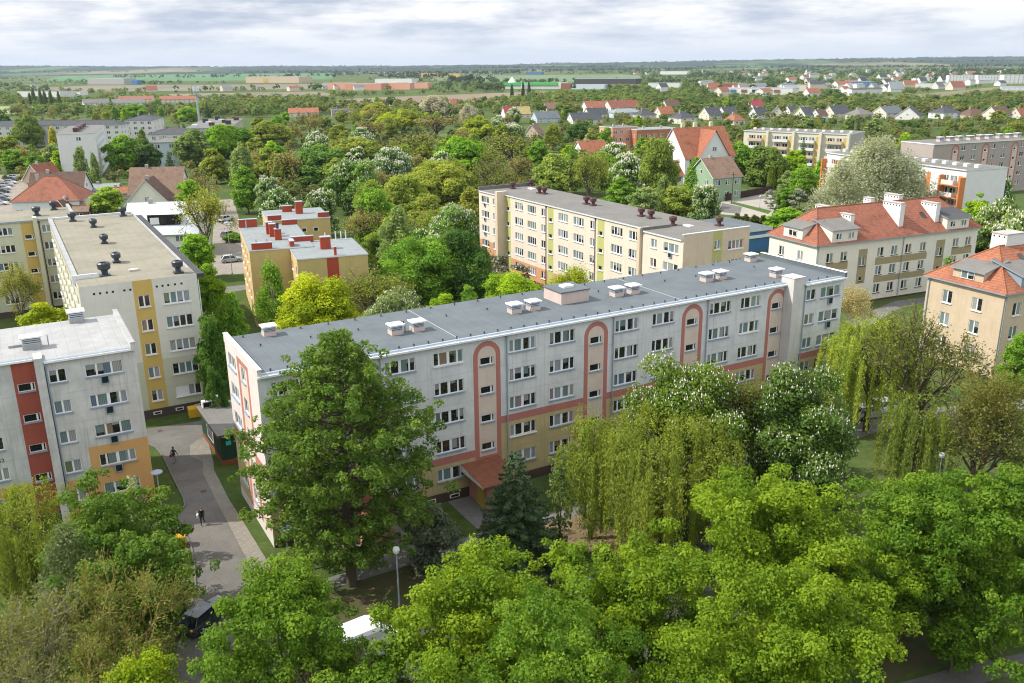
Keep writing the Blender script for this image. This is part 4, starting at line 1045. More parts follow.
a, az, Lx = span('', (934, 145), (1040, 139), 15.0)
r = thing('apartment_block', 'pinkish grey slab block with red arches at the far right', 'apartment building', (*a[:2], 0), RZ(az), 'slab blocks of flats'); wb = MB()
f = Face(r, wb, (0, 0, 0), 'front', Lx); ns = int(Lx / 11.85)
zs = []
for s in range(ns):
    c = 11.85 * s + 8.5
    zs += [(c - 1.5, c + 1.5, 2, 13.2, 'm_red'), (c - .95, c + .95, 2.5, 13.2, 'm_pink')]
    for zt in TOPS:
        for q in (2.2, 6.4): f.w(c + q, c + q + 1.6, zt, 1.3, 'double', 'pvc')
    for k in range(4): f.w(c - .6, c + .6, 13.0 - 2.75 * k, .7, 'stair', 'pvc')
f.go(-.3, 15, 'pk_grey', zs); Face(r, wb, (Lx, 0, 0), 'right', 12).go(-.3, 15, 'pk_grey'); Face(r, wb, (0, 12, 0), 'left', 12).go(-.3, 15, 'pk_grey'); Face(r, wb, (Lx, 12, 0), 'back', Lx).go(-.3, 15, 'pk_grey')
wb.build('wall', r); slab_roof(r, [(-.1, -.3), (Lx, -.3), (Lx, 12), (-.1, 12)], 15.0, 'felt_grey', .3)
for s in range(ns):
    c = 11.85 * s + 8.5; m = MB()
    for k in range(12):
        t0, t1 = pi * k / 12, pi * (k + 1) / 12
        m.poly([(c + .95 * cos(t0), -.01, 13.2 + .95 * sin(t0)), (c + 1.5 * cos(t0), -.01, 13.2 + 1.5 * sin(t0)), (c + 1.5 * cos(t1), -.01, 13.2 + 1.5 * sin(t1)), (c + .95 * cos(t1), -.01, 13.2 + .95 * sin(t1))], 'm_red')
    m.build('arch_band', r)
    for dx in (-1, 3, 6.5): roof_vent_box(r, c + dx, 5.0, 15.3, 1.6, 1.4, 1.2, 'vent_pink')
# blue-walled shop with grey roof
a = at(771, 229, 4.4)
sh = thing('shop', 'long low shop with blue front and grey roof behind the cream block', 'shop', (a[0] - 26 * uv(62)[0][0] , a[1] - 26 * uv(62)[0][1], 0), RZ(62))
m = MB(); m.box(0, 26, 0, 14, 0, 4.3, 'shop_blue'); m.build('wall', sh); m = MB(); m.prism([(-.2, -.3), (26.2, -.3), (26.2, 14.2), (-.2, 14.2)], 4.3, 4.9, 'pale_metal', 'felt_blue'); m.build('roof', sh)
m = MB(); m.box(.1, 25.9, -.25, -.02, 2.9, 3.5, 'pvc'); m.build('fascia', sh)
# brown board fence
def fence(label, pts, h, mat, name='fence'):
    Q = [at(*p) for p in pts]; r = thing(name, label, 'fence', Q[0]); o = Vector(Q[0])
    m = MB(); k = 0
    for a, b in zip(Q, Q[1:]):
        a, b = Vector(a) - o, Vector(b) - o; d = (b - a); L_ = d.length; d.normalize(); n = Vector((-d.y, d.x, 0)) * .05; cnt = int(L_ / .35)
        for i in range(cnt):
            p, q = a + d * (i * L_ / cnt + .02), a + d * ((i + 1) * L_ / cnt - .02); hh = h * (1 + .02 * ((i * 7) % 3 - 1)); m.prism([(p - n)[:2], (q - n)[:2], (q + n)[:2], (p + n)[:2]], .05, hh, mat)
    m.build('board', r)
    m = MB()
    for a, b in zip(Q, Q[1:]):
        a, b = Vector(a) - o, Vector(b) - o
        for t in (0, .33, .66, 1): p = a.lerp(b, t); m.box(p.x - .08, p.x + .08, p.y + .06, p.y + .2, 0, h + .15, mat)
    m.build('post', r)
fence('dark brown board fence in front of the green house', [(726, 201), (748, 197), (772, 192)], 2.0, 'fence_brown')
# phone mast
P = at(200.5, 131); mh = zat(197.5, 86, P)
ms = thing('phone_mast', 'grey phone mast crowned with white antennas above the cluttered roof', 'mast', (P[0], P[1], 0))
m = MB(); m.tube((0, 0, 0), (0, 0, mh), .8, .45, 'grey_metal', 10); m.build('pole', ms)
for k in range(6):
    m = MB(); a_ = k * pi / 3; m.box(1.7 * cos(a_) - .3, 1.7 * cos(a_) + .3, 1.7 * sin(a_) - .3, 1.7 * sin(a_) + .3, mh - 3.4, mh - .2, 'pvc'); m.build('antenna', ms)
m = MB(); m.lathe([(.5, mh - 3.0), (2.0, mh - 3.0), (2.0, mh - 2.8), (.5, mh - 2.8)], 'grey_metal', 12); m.lathe([(.4, mh - 5), (1.9, mh - 5), (1.9, mh - 4.8), (.4, mh - 4.8)], 'grey_metal', 12); m.build('platform', ms)
for k in range(3): m = MB(); a_ = k * 2.1; m.lathe([(.01, 0), (.6, .05), (.6, .35), (.01, .4)], 'pvc', 10, (1.3 * cos(a_), 1.3 * sin(a_), mh - 4.8)); m.build('dish', ms)

# ================================================================ the estate beyond the park, house by house
K = 'houses of the far estate'
EST = [  # label, x, base y, width px, kind, az, depth ratio, eave m, ridge m, wall, roof
 ('white villa with dark hip roof right of the orange gabled estate house', 681, 124, 20, 'hip', 60, .9, 5.0, 9.0, 'white_wall', 'tile_dark'),
 ('white estate house with steep dark gable left of the small orange-roofed one', 709, 120, 16, 'gable', 66, 1.0, 4.5, 9.5, 'white_wall', 'tile_dark'),
 ('low dark-roofed estate house behind the orange roof of the big white house', 725, 117, 16, 'gable', 66, .8, 3.6, 8.0, 'any_wall_w', 'tile_dark'),
 ('small white house with bright orange hip roof beside the cream balcony block', 734, 125, 15, 'hip', 60, .9, 3.6, 8.2, 'white_wall', 'tile_orange'),
 ('white house with one raspberry red roof slope in the estate', 753, 110, 14, 'gable', 70, .9, 4.0, 9.0, 'white_wall', 'roof_raspberry'),
 ('white estate house with dark roof and broad garage left of the cream balcony block roof', 757, 119, 15, 'gable', 64, .8, 4.2, 8.8, 'white_wall', 'tile_dark'),
 ('white estate house with twin dark gables', 783, 118, 10, 'gable', 15, 1.1, 4.4, 9.0, 'white_wall', 'tile_dark'),
 ('long low dark roof between two white gabled estate houses', 790, 114, 16, 'gable', 70, .6, 3.2, 6.8, 'any_wall_w', 'tile_dark'),
 ('white estate house with dark roof, fifth gable from the cream block', 805, 120, 14, 'gable', 66, 1.1, 4.6, 9.6, 'white_wall', 'tile_dark'),
 ('white gabled house joined to a brown-roofed annex in the estate', 819, 120, 12, 'gable', 62, .8, 4.2, 8.0, 'white_wall', 'tile_brown'),
 ('white estate house with wide dark gable facing us', 834, 118, 20, 'gable', 70, .8, 4.4, 9.4, 'white_wall', 'tile_dark'),
 ('cream estate house with pale grey hip roof', 859, 120, 20, 'hip', 62, .8, 4.6, 8.6, 'c_pale', 'felt_grey'),
 ('large white estate house with blue-grey roof and glass bay', 886, 119, 24, 'gable', 64, .7, 5.2, 9.4, 'white_wall', 'felt_blue'),
 ('steep dark grey double roof right of the large white estate house', 919, 120, 18, 'gable', 35, 1.1, 3.0, 9.6, 'any_wall_w', 'tile_dark'),
 ('white villa with broad dark hip roof at the right of the estate', 943, 119, 24, 'hip', 66, .7, 5.2, 9.0, 'white_wall', 'tile_dark'),
 ('brown-roofed bungalow with solar panels at the right of the estate', 970, 119, 25, 'hip', 68, .6, 3.6, 7.4, 'r2_tan', 'tile_brown'),
 ('white house with plum-brown gable roof near the right edge', 998, 120, 20, 'gable', 66, .9, 4.2, 9.6, 'white_wall', 'tile_brown'),
 ('red-roofed house cut by the right edge of the estate', 1020, 119, 14, 'gable', 64, .8, 3.6, 8.0, 'white_wall', 'tile_red'),
 ('long terrace with rust-brown roofs behind the dark-roofed terrace', 611, 112, 33, 'gable', 70, .5, 4.8, 10.0, 'any_wall_w', 'tile_red2'),
 ('white-walled terrace with orange-red roof left of the rust-brown terrace', 587, 112, 24, 'gable', 72, .6, 4.8, 9.6, 'white_wall', 'tile_red'),
 ('pale blue-roofed modern houses before the rust-brown terrace', 614, 118, 32, 'hip', 70, .5, 4.8, 7.2, 'pale_blue', 'felt_pale'),
 ('long dark slate roof right of the blue-grey estate house', 573, 124, 32, 'gable', 72, .5, 3.6, 8.0, 'any_wall_w', 'tile_dark'),
 ('dark slate roof behind the long dark slate roof', 589, 118, 21, 'gable', 70, .6, 3.6, 8.0, 'any_wall_w', 'tile_dark'),
 ('blue-grey roofed estate house with white dormer', 537, 123, 25, 'gable', 70, .6, 4.2, 8.4, 'pale_blue', 'felt_blue'),
 ('brown-roofed house left of the orange-red terrace', 547, 112, 14, 'gable', 66, .7, 3.8, 8.6, 'r2_tan', 'tile_tan'),
 ('semi-detached house with maroon roof', 505, 118, 14, 'gable', 72, .8, 5.0, 9.4, 'white_wall', 'roof_raspberry'),
 ('semi-detached house with yellow gambrel roof right of the maroon roof', 519.5, 118, 12, 'gable', 72, .9, 4.4, 9.4, 'c_cream', 'roof_yellow'),
 ('small orange-roofed house beside the whitish poplars', 451, 107, 10, 'gable', 70, .8, 3.5, 8.0, 'white_wall', 'tile_orange'),
 ('old house with orange gable behind the park wood', 538, 139, 13, 'gable', 30, .8, 4.0, 8.4, 'r2_tan', 'tile_tan'),
 ('white house with bright orange gable roof above the brick-orange flats', 661, 118, 16, 'gable', 66, .8, 4.0, 9.0, 'white_wall', 'tile_orange'),
 ('white house with brown half-timbered gable behind the dark hip roof', 667, 110, 15, 'gable', 70, .8, 4.0, 9.0, 'white_wall', 'tile_brown'),
 ('dark hip-roofed villa between the rust terrace and the orange gable', 641, 120, 18, 'hip', 66, .8, 4.5, 8.0, 'white_wall', 'tile_dark'),
 ('long house with flat orange roof at the far left of the park wood', 289, 117, 29, 'gable', 78, .5, 4.4, 7.6, 'white_wall', 'tile_orange'),
 ('grey boxy house right of the long orange-roofed house', 332, 117, 18, 'flat', 76, .7, 7.5, 7.8, 'pk_grey', 'felt_dark'),
 ('terrace with red roofs and cream walls beyond the phone mast, left half', 118, 103.5, 33, 'gable', 82, .4, 6.0, 9.0, 'c_cream', 'tile_red'),
 ('terrace with red roofs and cream walls beyond the phone mast, right half', 159, 103.5, 36, 'gable', 82, .4, 6.0, 9.0, 'c_cream', 'tile_red'),
 ('grey-green roofed houses in front of the red-roofed terrace', 84, 106, 24, 'gable', 60, .5, 4.0, 8.0, 'any_wall_w', 'felt_grey'),
 ('second grey-green roofed houses left of the red-roofed terrace', 113, 106, 30, 'gable', 64, .5, 4.0, 8.0, 'any_wall_w', 'felt_grey'),
]
for lab, x, yb, wpx, kind, az, dr, ev, rg, wm_, rm in EST:
    P = at(x, yb); w = max(7.0, wpx * depth(P) / F * (1.0 if az > 45 else 1.05))
    O_ = (P[0], P[1])
    house(lab, O_, az, w, max(8.0, w * dr * 1.1), ev * .74, rg * .86, {'white_wall': ('white_wall', 'c_pale', 'any_wall_w')[len(lab) % 3]}.get(wm_, wm_), rm, kind, group=K, rows=2 if ev > 4 else 1, cols=max(2, int(w / 4.5)), side_cols=2)
# sheds, hall buildings and the retail park: far off
FARB = [ # label, x left, y base, width px, y top, wall, roof, cat
 ('long low warehouse with blue end on the brown field at the left', 88, 84.5, 46, 78.6, 'conc', 'felt_white', 'warehouse'),
 ('blue cube at the right end of the long low warehouse', 132, 84.6, 7, 80.2, 'shop_blue', 'felt_blue', 'warehouse'),
 ('grey-tan warehouse with a yellow door beyond the fields', 246, 83, 61, 77.0, 'balc_tan', 'felt_pale', 'warehouse'),
 ('flat salmon hall left of the red-roofed retail park', 328, 89.5, 26, 83, 'salmon', 'brick_or', 'shop'),
 ('red-roofed retail hall beyond the brown field, left of three', 345, 90, 40, 83.5, 'roof_salmon', 'roof_salmon', 'shop'),
 ('red-roofed retail hall beyond the brown field, middle of three', 386, 89.5, 26, 83.2, 'salmon', 'roof_salmon', 'shop'),
 ('red-roofed retail hall beyond the brown field, right of three', 413, 88.5, 16, 83, 'salmon', 'roof_salmon', 'shop'),
 ('pale grey hall behind the red-roofed retail park', 375, 83.2, 40, 79, 'any_wall_w', 'felt_pale', 'warehouse'),
 ('yellow hall at the far edge of the plain', 421, 77.5, 16, 73.2, 'b_yellow', 'b_yellow', 'warehouse'),
 ('smaller yellow hall right of the other yellow hall', 441, 77, 20, 73.8, 'b_yellow', 'felt_pale', 'warehouse'),
 ('white hypermarket with bright green roof edge', 500, 88.6, 61, 83.0, 'white_wall', 'roof_green', 'shop'),
 ('red and blue striped shop box right of the hypermarket', 561, 89, 10, 83.2, 'tile_red', 'felt_pale', 'shop'),
 ('white and sky-blue hall right of the striped shop box', 571, 89.2, 33, 84.6, 'pale_blue', 'felt_white', 'shop'),
 ('dark blue-grey car showroom hall in the retail park', 574, 84, 60, 79.0, 'felt_dark', 'felt_blue', 'shop'),
 ('pale showroom hall at the right of the retail park', 648, 87.5, 30, 83.0, 'any_wall_w', 'felt_blue', 'shop'),
 ('white shopping sheds with coloured signs above the estate', 724, 94.5, 62, 88.2, 'white_wall', 'felt_pale', 'shop'),
 ('red-and-grey shed behind the white shopping sheds', 722, 88, 16, 83.2, 'tile_red', 'felt_pale', 'shop'),
 ('tan works building right of the white shopping sheds', 779, 91, 24, 85, 'c_cream', 'felt_grey', 'warehouse'),
 ('blue-and-white shopping shed left of the white apartment slabs', 845, 86.5, 30, 81.5, 'shop_blue', 'felt_pale', 'shop'),
 ('red-fronted shop beside the blue-and-white shed', 901, 87, 12, 83.4, 'tile_red', 'felt_pale', 'shop'),
 ('grey-white shop hall between the red-fronted shop and the meadow', 915, 87.5, 42, 83.8, 'any_wall_w', 'felt_pale', 'shop'),
 ('white office slab left of the white apartment slabs', 925, 81.5, 22, 77.0, 'white_wall', 'felt_white', 'apartment building'),
 ('white apartment slab on the right horizon, left of three', 948, 83, 26, 75.4, 'white_wall', 'felt_white', 'apartment building'),
 ('white apartment slab on the right horizon, middle of three', 977, 83.2, 24, 75.2, 'white_wall', 'felt_white', 'apartment building'),
 ('white apartment slab on the right horizon, right of three', 1003, 83.6, 34, 75.0, 'white_wall', 'felt_white', 'apartment building'),
 ('pale glasshouse roof at the right edge below the apartment slabs', 1001, 90.5, 40, 87, 'pale_blue', 'felt_pale', 'warehouse'),
 ('long grey depot roof at the far left', 18, 97, 56, 91.5, 'any_wall_w', 'felt_blue', 'warehouse'),
 ('low white hall with red cube right of the grey depot', 62, 95.5, 24, 92.2, 'white_wall', 'felt_white', 'warehouse'),
 ('white hall before the far woods in the centre', 660, 74.5, 26, 71.4, 'white_wall', 'felt_white', 'warehouse'),
 ('far blue warehouse left of centre', 526, 74.6, 16, 72.0, 'shop_blue', 'felt_pale', 'warehouse'),
]
for lab, x, yb, wpx, yt, wm_, rm, cat in FARB:
    P = at(x, yb); w = wpx * depth(P) / F; h = max(4.0, zat(x, yt, P))
    h = min(h, 26)
    r = house(lab, P[:2], 114 if cat != 'apartment building' else 100, w * 1.06, max(14, w * .35), h, h + .4, wm_, rm, 'flat', cat, {'shop': 'retail_hall', 'warehouse': 'warehouse'}.get(cat, 'apartment_block'), 5 if 'apartment slab' in lab else 0, 9, None, 0, 2, detail=False)
    if 'green roof' in lab:
        m = MB(); m.box(-1, w + 1, -1.5, -.02, h * .6, h + .8, 'roof_green'); m.build('fascia', r); m = MB(); m.lathe([(8, h), (5, h + 4), (1.5, h + 8), (.1, h + 9)], 'white_wall', 8, (w * .13, 20, 0)); m.build('entrance_tower', r)
    if 'yellow door' in lab: m = MB(); m.box(w * .36, w * .45, -.6, -.02, 1, h * .8, 'b_yellow'); m.build('door', r)
    if 'coloured signs' in lab:
        for k, mm in enumerate(('shop_blue', 'tile_red', 'dark_metal', 'shop_blue', 'tile_orange')): m = MB(); m.box(w * (.1 + .17 * k), w * (.19 + .17 * k), -.6, -.02, h * .35, h * .8, mm); m.build('sign_panel', r)
# the small houses of the town on the right, and of the villages
rg = random.Random(21); build_occ()
for i in range(118):
    if i < 88: x = rg.uniform(690, 1010); y = rg.uniform(70.5, 97) - (x - 850) * .012
    else: x = rg.uniform(10, 690); y = rg.choice([rg.uniform(77, 79), rg.uniform(72, 76), rg.uniform(88, 92)])
    P = at(x, y)
    if any(inpoly(x, y, f[1]) for f in FIELDS) or not free(P[0], P[1], 5): continue
    w = rg.uniform(11, 26); red = rg.random() < .28
    house('tiny %s house in the far town' % ('red-roofed' if red else 'grey-roofed pale'), P[:2], rg.uniform(40, 90), w, rg.uniform(9, 13), rg.uniform(3, 7), rg.uniform(7.5, 11), rg.choice(['white_wall', 'any_wall_w', 'c_cream']), 'tile_red' if red else rg.choice(['tile_dark', 'felt_pale', 'felt_grey']), 'gable', group='%s houses of the far town' % ('red-roofed' if red else 'grey-roofed'), rows=0, chim=0)
# ================================================================ trees
def leaf_mat(name, vlo, vhi, hue, trans=.28, rough=.55):
    """leaf: the tree's own colour, clump to clump and leaf to leaf variation, light through the blade"""
    m, nt = nodes(name); oi = N(nt, 'ShaderNodeObjectInfo'); at_ = N(nt, 'ShaderNodeAttribute'); at_.attribute_name = 'v'
    hs = N(nt, 'ShaderNodeHueSaturation'); nt.links.new(oi.outputs['Color'], hs.inputs['Color'])
    v = at_.outputs['Fac']
    mr = N(nt, 'ShaderNodeMapRange'); nt.links.new(v, mr.inputs[0]); mr.inputs[3].default_value = vlo; mr.inputs[4].default_value = vhi
    nt.links.new(mr.outputs[0], hs.inputs['Value'])
    mh = N(nt, 'ShaderNodeMapRange'); nt.links.new(v, mh.inputs[0]); mh.inputs[3].default_value = .5 + hue; mh.inputs[4].default_value = .5 - hue
    nt.links.new(mh.outputs[0], hs.inputs['Hue'])
    b = N(nt, 'ShaderNodeBsdfPrincipled'); b.inputs['Roughness'].default_value = rough; b.inputs['Specular IOR Level'].default_value = .18
    nt.links.new(hs.outputs[0], b.inputs['Base Color'])
    t = N(nt, 'ShaderNodeBsdfTranslucent'); nt.links.new(mixc(nt, 1.0, hs.outputs[0], (1.25, 1.15, .6), 'MULTIPLY'), t.inputs[0])
    mx = N(nt, 'ShaderNodeMixShader'); mx.inputs[0].default_value = trans
    nt.links.new(b.outputs[0], mx.inputs[1]); nt.links.new(t.outputs[0], mx.inputs[2])
    o = N(nt, 'ShaderNodeOutputMaterial'); nt.links.new(mx.outputs[0], o.inputs[0]); MAT[name] = m
leaf_mat('leaf', .62, 1.38, .02, .45)
leaf_mat('needle', .55, 1.4, .012, .08, .6)
plain('blossom', (.80, .72, .66), .8, .2)
plain('lilac_flower', (.42, .33, .45), .8, .2)
paint('bark', (.12, .095, .07), .5); paint('bark_pale', (.40, .36, .29), .4); paint('bark_yellow', (.36, .27, .09), .4)

def sph(rng, n, zmin=-1.0):
    z = rng.uniform(zmin, 1, n); t = rng.uniform(0, 2 * pi, n); r = np.sqrt(1 - z * z)
    return np.stack([r * np.cos(t), r * np.sin(t), z], 1)

def unit(a): return a / np.maximum(np.linalg.norm(a, axis=1, keepdims=True), 1e-6)

def cards(rng, P, Nn, size, asp=.62, fold=.18, H=None):
    """one folded leaf blade per point"""
    n = len(P); Nn = unit(Nn); h = unit(np.cross(Nn, rng.normal(size=(n, 3))))
    if H is not None: h = np.where(np.abs(H).sum(1, keepdims=True) > 0, unit(H - Nn * (H * Nn).sum(1, keepdims=True)), h)
    k = np.cross(Nn, h)
    s = (size * rng.uniform(.65, 1.3, n))[:, None] if np.isscalar(size) else (size * rng.uniform(.7, 1.25, n))[:, None]
    a = P - h * s * .5; c = P + h * s * .5
    b = P + k * s * asp * .5 + Nn * s * fold; d = P - k * s * asp * .5 + Nn * s * fold
    return np.stack([a, b, c, d], 1)

def mesh_q(name, Q, v, mat):
    n = len(Q); me = bpy.data.meshes.new(name)
    me.vertices.add(n * 4); me.vertices.foreach_set('co', Q.reshape(-1).astype(np.float32))
    me.loops.add(n * 4); me.loops.foreach_set('vertex_index', np.arange(n * 4, dtype=np.int32))
    me.polygons.add(n); me.polygons.foreach_set('loop_start', np.arange(0, n * 4, 4, dtype=np.int32))
    me.update(calc_edges=True)
    at_ = me.attributes.new('v', 'FLOAT', 'FACE'); at_.data.foreach_set('value', v.astype(np.float32))
    me.materials.append(MAT[mat]); return me

def blobs_leaves(rng, C, R, dens, flat=.75, jitter=.55, up=.55, zmin=-.55):
    """leaves on the outside of each branch-end clump"""
    P, Nn, V = [], [], []
    bv = rng.uniform(0, 1, len(C))
    for c, r, b in zip(C, R, bv):
        n = max(6, int(dens * r * r))
        d = sph(rng, n, zmin); rad = r * rng.uniform(.5, 1.02, n) ** .8
        # every clump is itself lumpy
        lump = 1 + .22 * np.sin(d[:, 0] * 5 + b * 40) * np.cos(d[:, 1] * 5 + b * 17) + .15 * np.sin(d[:, 2] * 7 + b * 9)
        P.append(c + d * (rad * lump)[:, None] * np.array([1, 1, flat])); Nn.append(d * .8 + np.array([0, 0, up]) + rng.normal(size=(n, 3)) * jitter)
        V.append(np.clip(.6 * b + .4 * rng.uniform(0, 1, n), 0, 1))
    return np.concatenate(P), np.concatenate(Nn), np.concatenate(V)

def dome_points(rng, R, H, cb, nb, shape=1.0, squash=.85):
    cz = cb + (H - cb) * .46; hu = (H - cz) * .86; hd = (cz - cb) * 1.0
    d = sph(rng, nb, -.92); f = rng.uniform(.55, .93, nb) ** .7
    ph = rng.uniform(0, 6.28, 3)
    az = np.arctan2(d[:, 1], d[:, 0]); f *= 1 + .13 * np.sin(3 * az + ph[0]) + .08 * np.sin(5 * az + ph[1]) + .08 * np.sin(4 * d[:, 2] + ph[2])
    hz = np.where(d[:, 2] > 0, hu, hd)
    r = R * .80 * np.where(d[:, 2] > 0, (1 - d[:, 2] * (1 - shape)), 1.0)
    return np.stack([d[:, 0] * r * f, d[:, 1] * r * f, cz + d[:, 2] * hz * f], 1)

def limbs(mb, rng, C, H, cb, tr, m='bark', n=9, lean=0.0):
    top = Vector((lean, 0, cb + (H - cb) * .35)); mb.tube((0, 0, -.3), tuple(top * .5 + Vector((0, 0, 0))), tr, tr * .75, m, 8, False)
    mb.tube(tuple(top * .5), tuple(top), tr * .75, tr * .5, m, 8, False)
    idx = rng.permutation(len(C))[:n]
    for i in idx:
        c = Vector(C[i]); t = rng.uniform(.45, 1.0); b = top * t
        mid = b.lerp(c, .5) + Vector((0, 0, rng.uniform(-.2, .6)))
        mb.tube(tuple(b), tuple(mid), tr * .36, tr * .22, m, 5, False); mb.tube(tuple(mid), tuple(c), tr * .22, tr * .07, m, 5, False)

def grow(mb, rng, p, d, L, r, lev, m, ends, spread=.55, up=.12):
    """twigs: a limb that forks until it is thin"""
    q = p + d * L; mb.tube(tuple(p), tuple(q), r, r * .68, m, 5 if lev > 2 else 3, False)
    if lev == 0: ends.append(q); ends.append(p.lerp(q, .5)); return
    for k in range(3 if lev > 1 else 4):
        e = (d + Vector(rng.normal(size=3)) * spread + Vector((0, 0, up))).normalized()
        grow(mb, rng, p.lerp(q, rng.uniform(.55, 1.0)), e, L * rng.uniform(.62, .86), r * .62, lev - 1, m, ends, spread, up)

def make_tree(kind, seed, R, H, leaf, dens, bark='bark', low=.14):
    """-> (trunk mesh, crown mesh, blossom mesh or None) with its foot at the origin"""
    rng = np.random.default_rng(seed); mb = MB(); bl = None; mat = 'leaf'; HD = None
    if kind in ('dome', 'chestnut', 'shrub'):
        cb = H * (low if kind != 'shrub' else .0); nb = int(np.clip(26 + R * 11, 26, 95))
        if kind == 'dome' and R > 2.6 and low > .1:
            # boughs: tiers of small clumps round each bough end, with gaps between the boughs
            nB = int(np.clip(15 + R * 4.6, 18, 56)); B = dome_points(rng, R * 1.02, H, cb, nB, .82); C = []; rb = []
            for q in B:
                k = int(rng.integers(5, 9)); sp = R * rng.uniform(.16, .27); out = np.array([q[0], q[1], 0]) / max(hypot(q[0], q[1]), .1)
                for _ in range(k):
                    C.append(q + np.array([rng.normal() * sp, rng.normal() * sp, rng.normal() * sp * .34]) + out * sp * .3 - np.array([0, 0, .25 * sp])); rb.append(R * rng.uniform(.085, .175))
            C = np.array(C); rb = np.array(rb)
            P, Nn, V = blobs_leaves(rng, C, rb, dens * 1.15, .7, zmin=-.8)
        else:
            C = dome_points(rng, R, H, cb, nb, .8); rb = R * rng.uniform(.17, .30, nb)
            P, Nn, V = blobs_leaves(rng, C, rb, dens, zmin=-.8)
        n2 = len(P) // 9; d = sph(rng, n2) * (rng.uniform(.2, 1, n2) ** .5)[:, None]
        cz = cb + (H - cb) * .46
        P = np.concatenate([P, d * np.array([R * .6, R * .6, (H - cb) * .36]) + np.array([0, 0, cz])]); Nn = np.concatenate([Nn, rng.normal(size=(n2, 3)) + np.array([0, 0, .5])]); V = np.concatenate([V, rng.uniform(0, .6, n2)])
        limbs(mb, rng, C, H, cb, max(.12, R * .055), bark)
        if kind == 'chestnut':
            up = (Nn[:, 2] > .55 * np.linalg.norm(Nn, axis=1)); cand = np.nonzero(up[:len(P) - n2])[0]
            rad = np.linalg.norm((P - np.array([0, 0, cz])) / np.array([R, R, (H - cb) * .5]), axis=1)
            cand = cand[rad[cand] > .62]; k = min(len(cand), int((240 if leaf < .3 else 210) * R * R / 4)); pick = rng.choice(cand, k, False)
            b = MB(); s = float(np.interp(leaf, [.15, .3, .5, 1.0], [.16, .20, .34, .62]))
            for i in pick:
                x, y, z = P[i]; w = s * .34 * rng.uniform(.7, 1.2); h = s * 1.05 * rng.uniform(.7, 1.2)
                z += s * .2; q = [(x + w, y, z), (x, y + w, z), (x - w, y, z), (x, y - w, z)]
                for a in range(4): b.poly([q[a], q[(a + 1) % 4], (x, y, z + h)], 'blossom'); b.poly([q[(a + 1) % 4], q[a], (x, y, z - h * .25)], 'blossom')
            bl = b.mesh('blossoms')
    elif kind == 'lilac':
        C = dome_points(rng, R, H, 0, 30, .8); rb = R * rng.uniform(.2, .3, 30); P, Nn, V = blobs_leaves(rng, C, rb, dens)
        limbs(mb, rng, C, H, 0, .1); pick = rng.choice(len(P), int(len(P) * .12), False)
        b = MB()
        for i in pick:
            x, y, z = P[i]; w = leaf * .4; q = [(x + w, y, z), (x, y + w, z), (x - w, y, z), (x, y - w, z)]
            for a in range(4): b.poly([q[a], q[(a + 1) % 4], (x, y, z + w * 2.2)], 'lilac_flower')
        bl = b.mesh('blossoms')
    elif kind == 'tall':
        # wide irregular pyramid of layered branches, each set with leaf clumps
        nb = 185; C, rb = [], []
        mb.tube((0, 0, -.3), (0, 0, H * .3), R * .05, R * .042, bark, 10, False); mb.tube((0, 0, H * .3), (.3, 0, H * .7), R * .042, R * .022, bark, 8, False); mb.tube((.3, 0, H * .7), (0, .1, H * .97), R * .022, R * .006, bark, 6, False)
        for k in range(nb):
            t = (k + .5) / nb; h = H * (.10 + .83 * t ** .92); a = k * 2.399 + rng.uniform(-.4, .4)
            prof = np.interp(t, [0, .12, .3, .5, .7, .85, 1], [.55, .86, 1.0, .90, .66, .40, .10])
            Lb = R * prof * rng.uniform(.62, 1.06); rise = Lb * rng.uniform(.05, .42)
            d = np.array([cos(a), sin(a), 0]); e = d * Lb + np.array([0, 0, h + rise])
            mb.tube((0, 0, h), tuple(d * Lb * .5 + np.array([0, 0, h + rise * .35])), .085, .05, bark, 4, False); mb.tube(tuple(d * Lb * .5 + np.array([0, 0, h + rise * .35])), tuple(e), .05, .015, bark, 4, False)
            nn = max(2, int(Lb / .62))
            for j in range(nn):
                s = .30 + .72 * (j + rng.uniform(.2, .8)) / nn
                side = np.array([-sin(a), cos(a), 0]) * rng.normal() * .16 * Lb
                C.append(d * Lb * s + side + np.array([0, 0, h + rise * s * s + rng.normal() * .2])); rb.append(rng.uniform(.28, .56))
        C = np.array(C); rb = np.array(rb); P, Nn, V = blobs_leaves(rng, C, rb, dens, .8, .7)
    elif kind == 'sparse':
        ends = []; r0 = max(.1, R * .045)
        mb.tube((0, 0, -.3), (0, 0, H * .24), r0, r0 * .85, bark, 8, False)
        for k in range(7):
            a = k * 2.4 + rng.uniform(-.3, .3); tl = rng.uniform(.15, .85); d = Vector((cos(a) * tl, sin(a) * tl, rng.uniform(.6, 1.1))).normalized()
            grow(mb, rng, Vector((0, 0, H * rng.uniform(.14, .26))), d, H * .27, r0 * .55, 4, bark, ends, .5)
        E = np.array([tuple(e) for e in ends]); E[:, 2] = np.maximum(E[:, 2], H * .12)
        # fit the twigs to the crown
        sx = R / max(np.percentile(np.hypot(E[:, 0], E[:, 1]), 97), .1); sz = H / E[:, 2].max()
        mb.v = [(x * sx, y * sx, z * sz if z > 0 else z) for x, y, z in mb.v]; E = E * np.array([sx, sx, sz])
        k = max(1, int(dens / 10)); P = np.repeat(E, k, 0) + rng.normal(size=(len(E) * k, 3)) * leaf * 1.1
        Nn = rng.normal(size=P.shape) + np.array([0, 0, .7]); V = np.clip(np.repeat(rng.uniform(0, 1, len(E)), k) * .6 + rng.uniform(0, .4, len(P)), 0, 1)
    elif kind == 'birch':
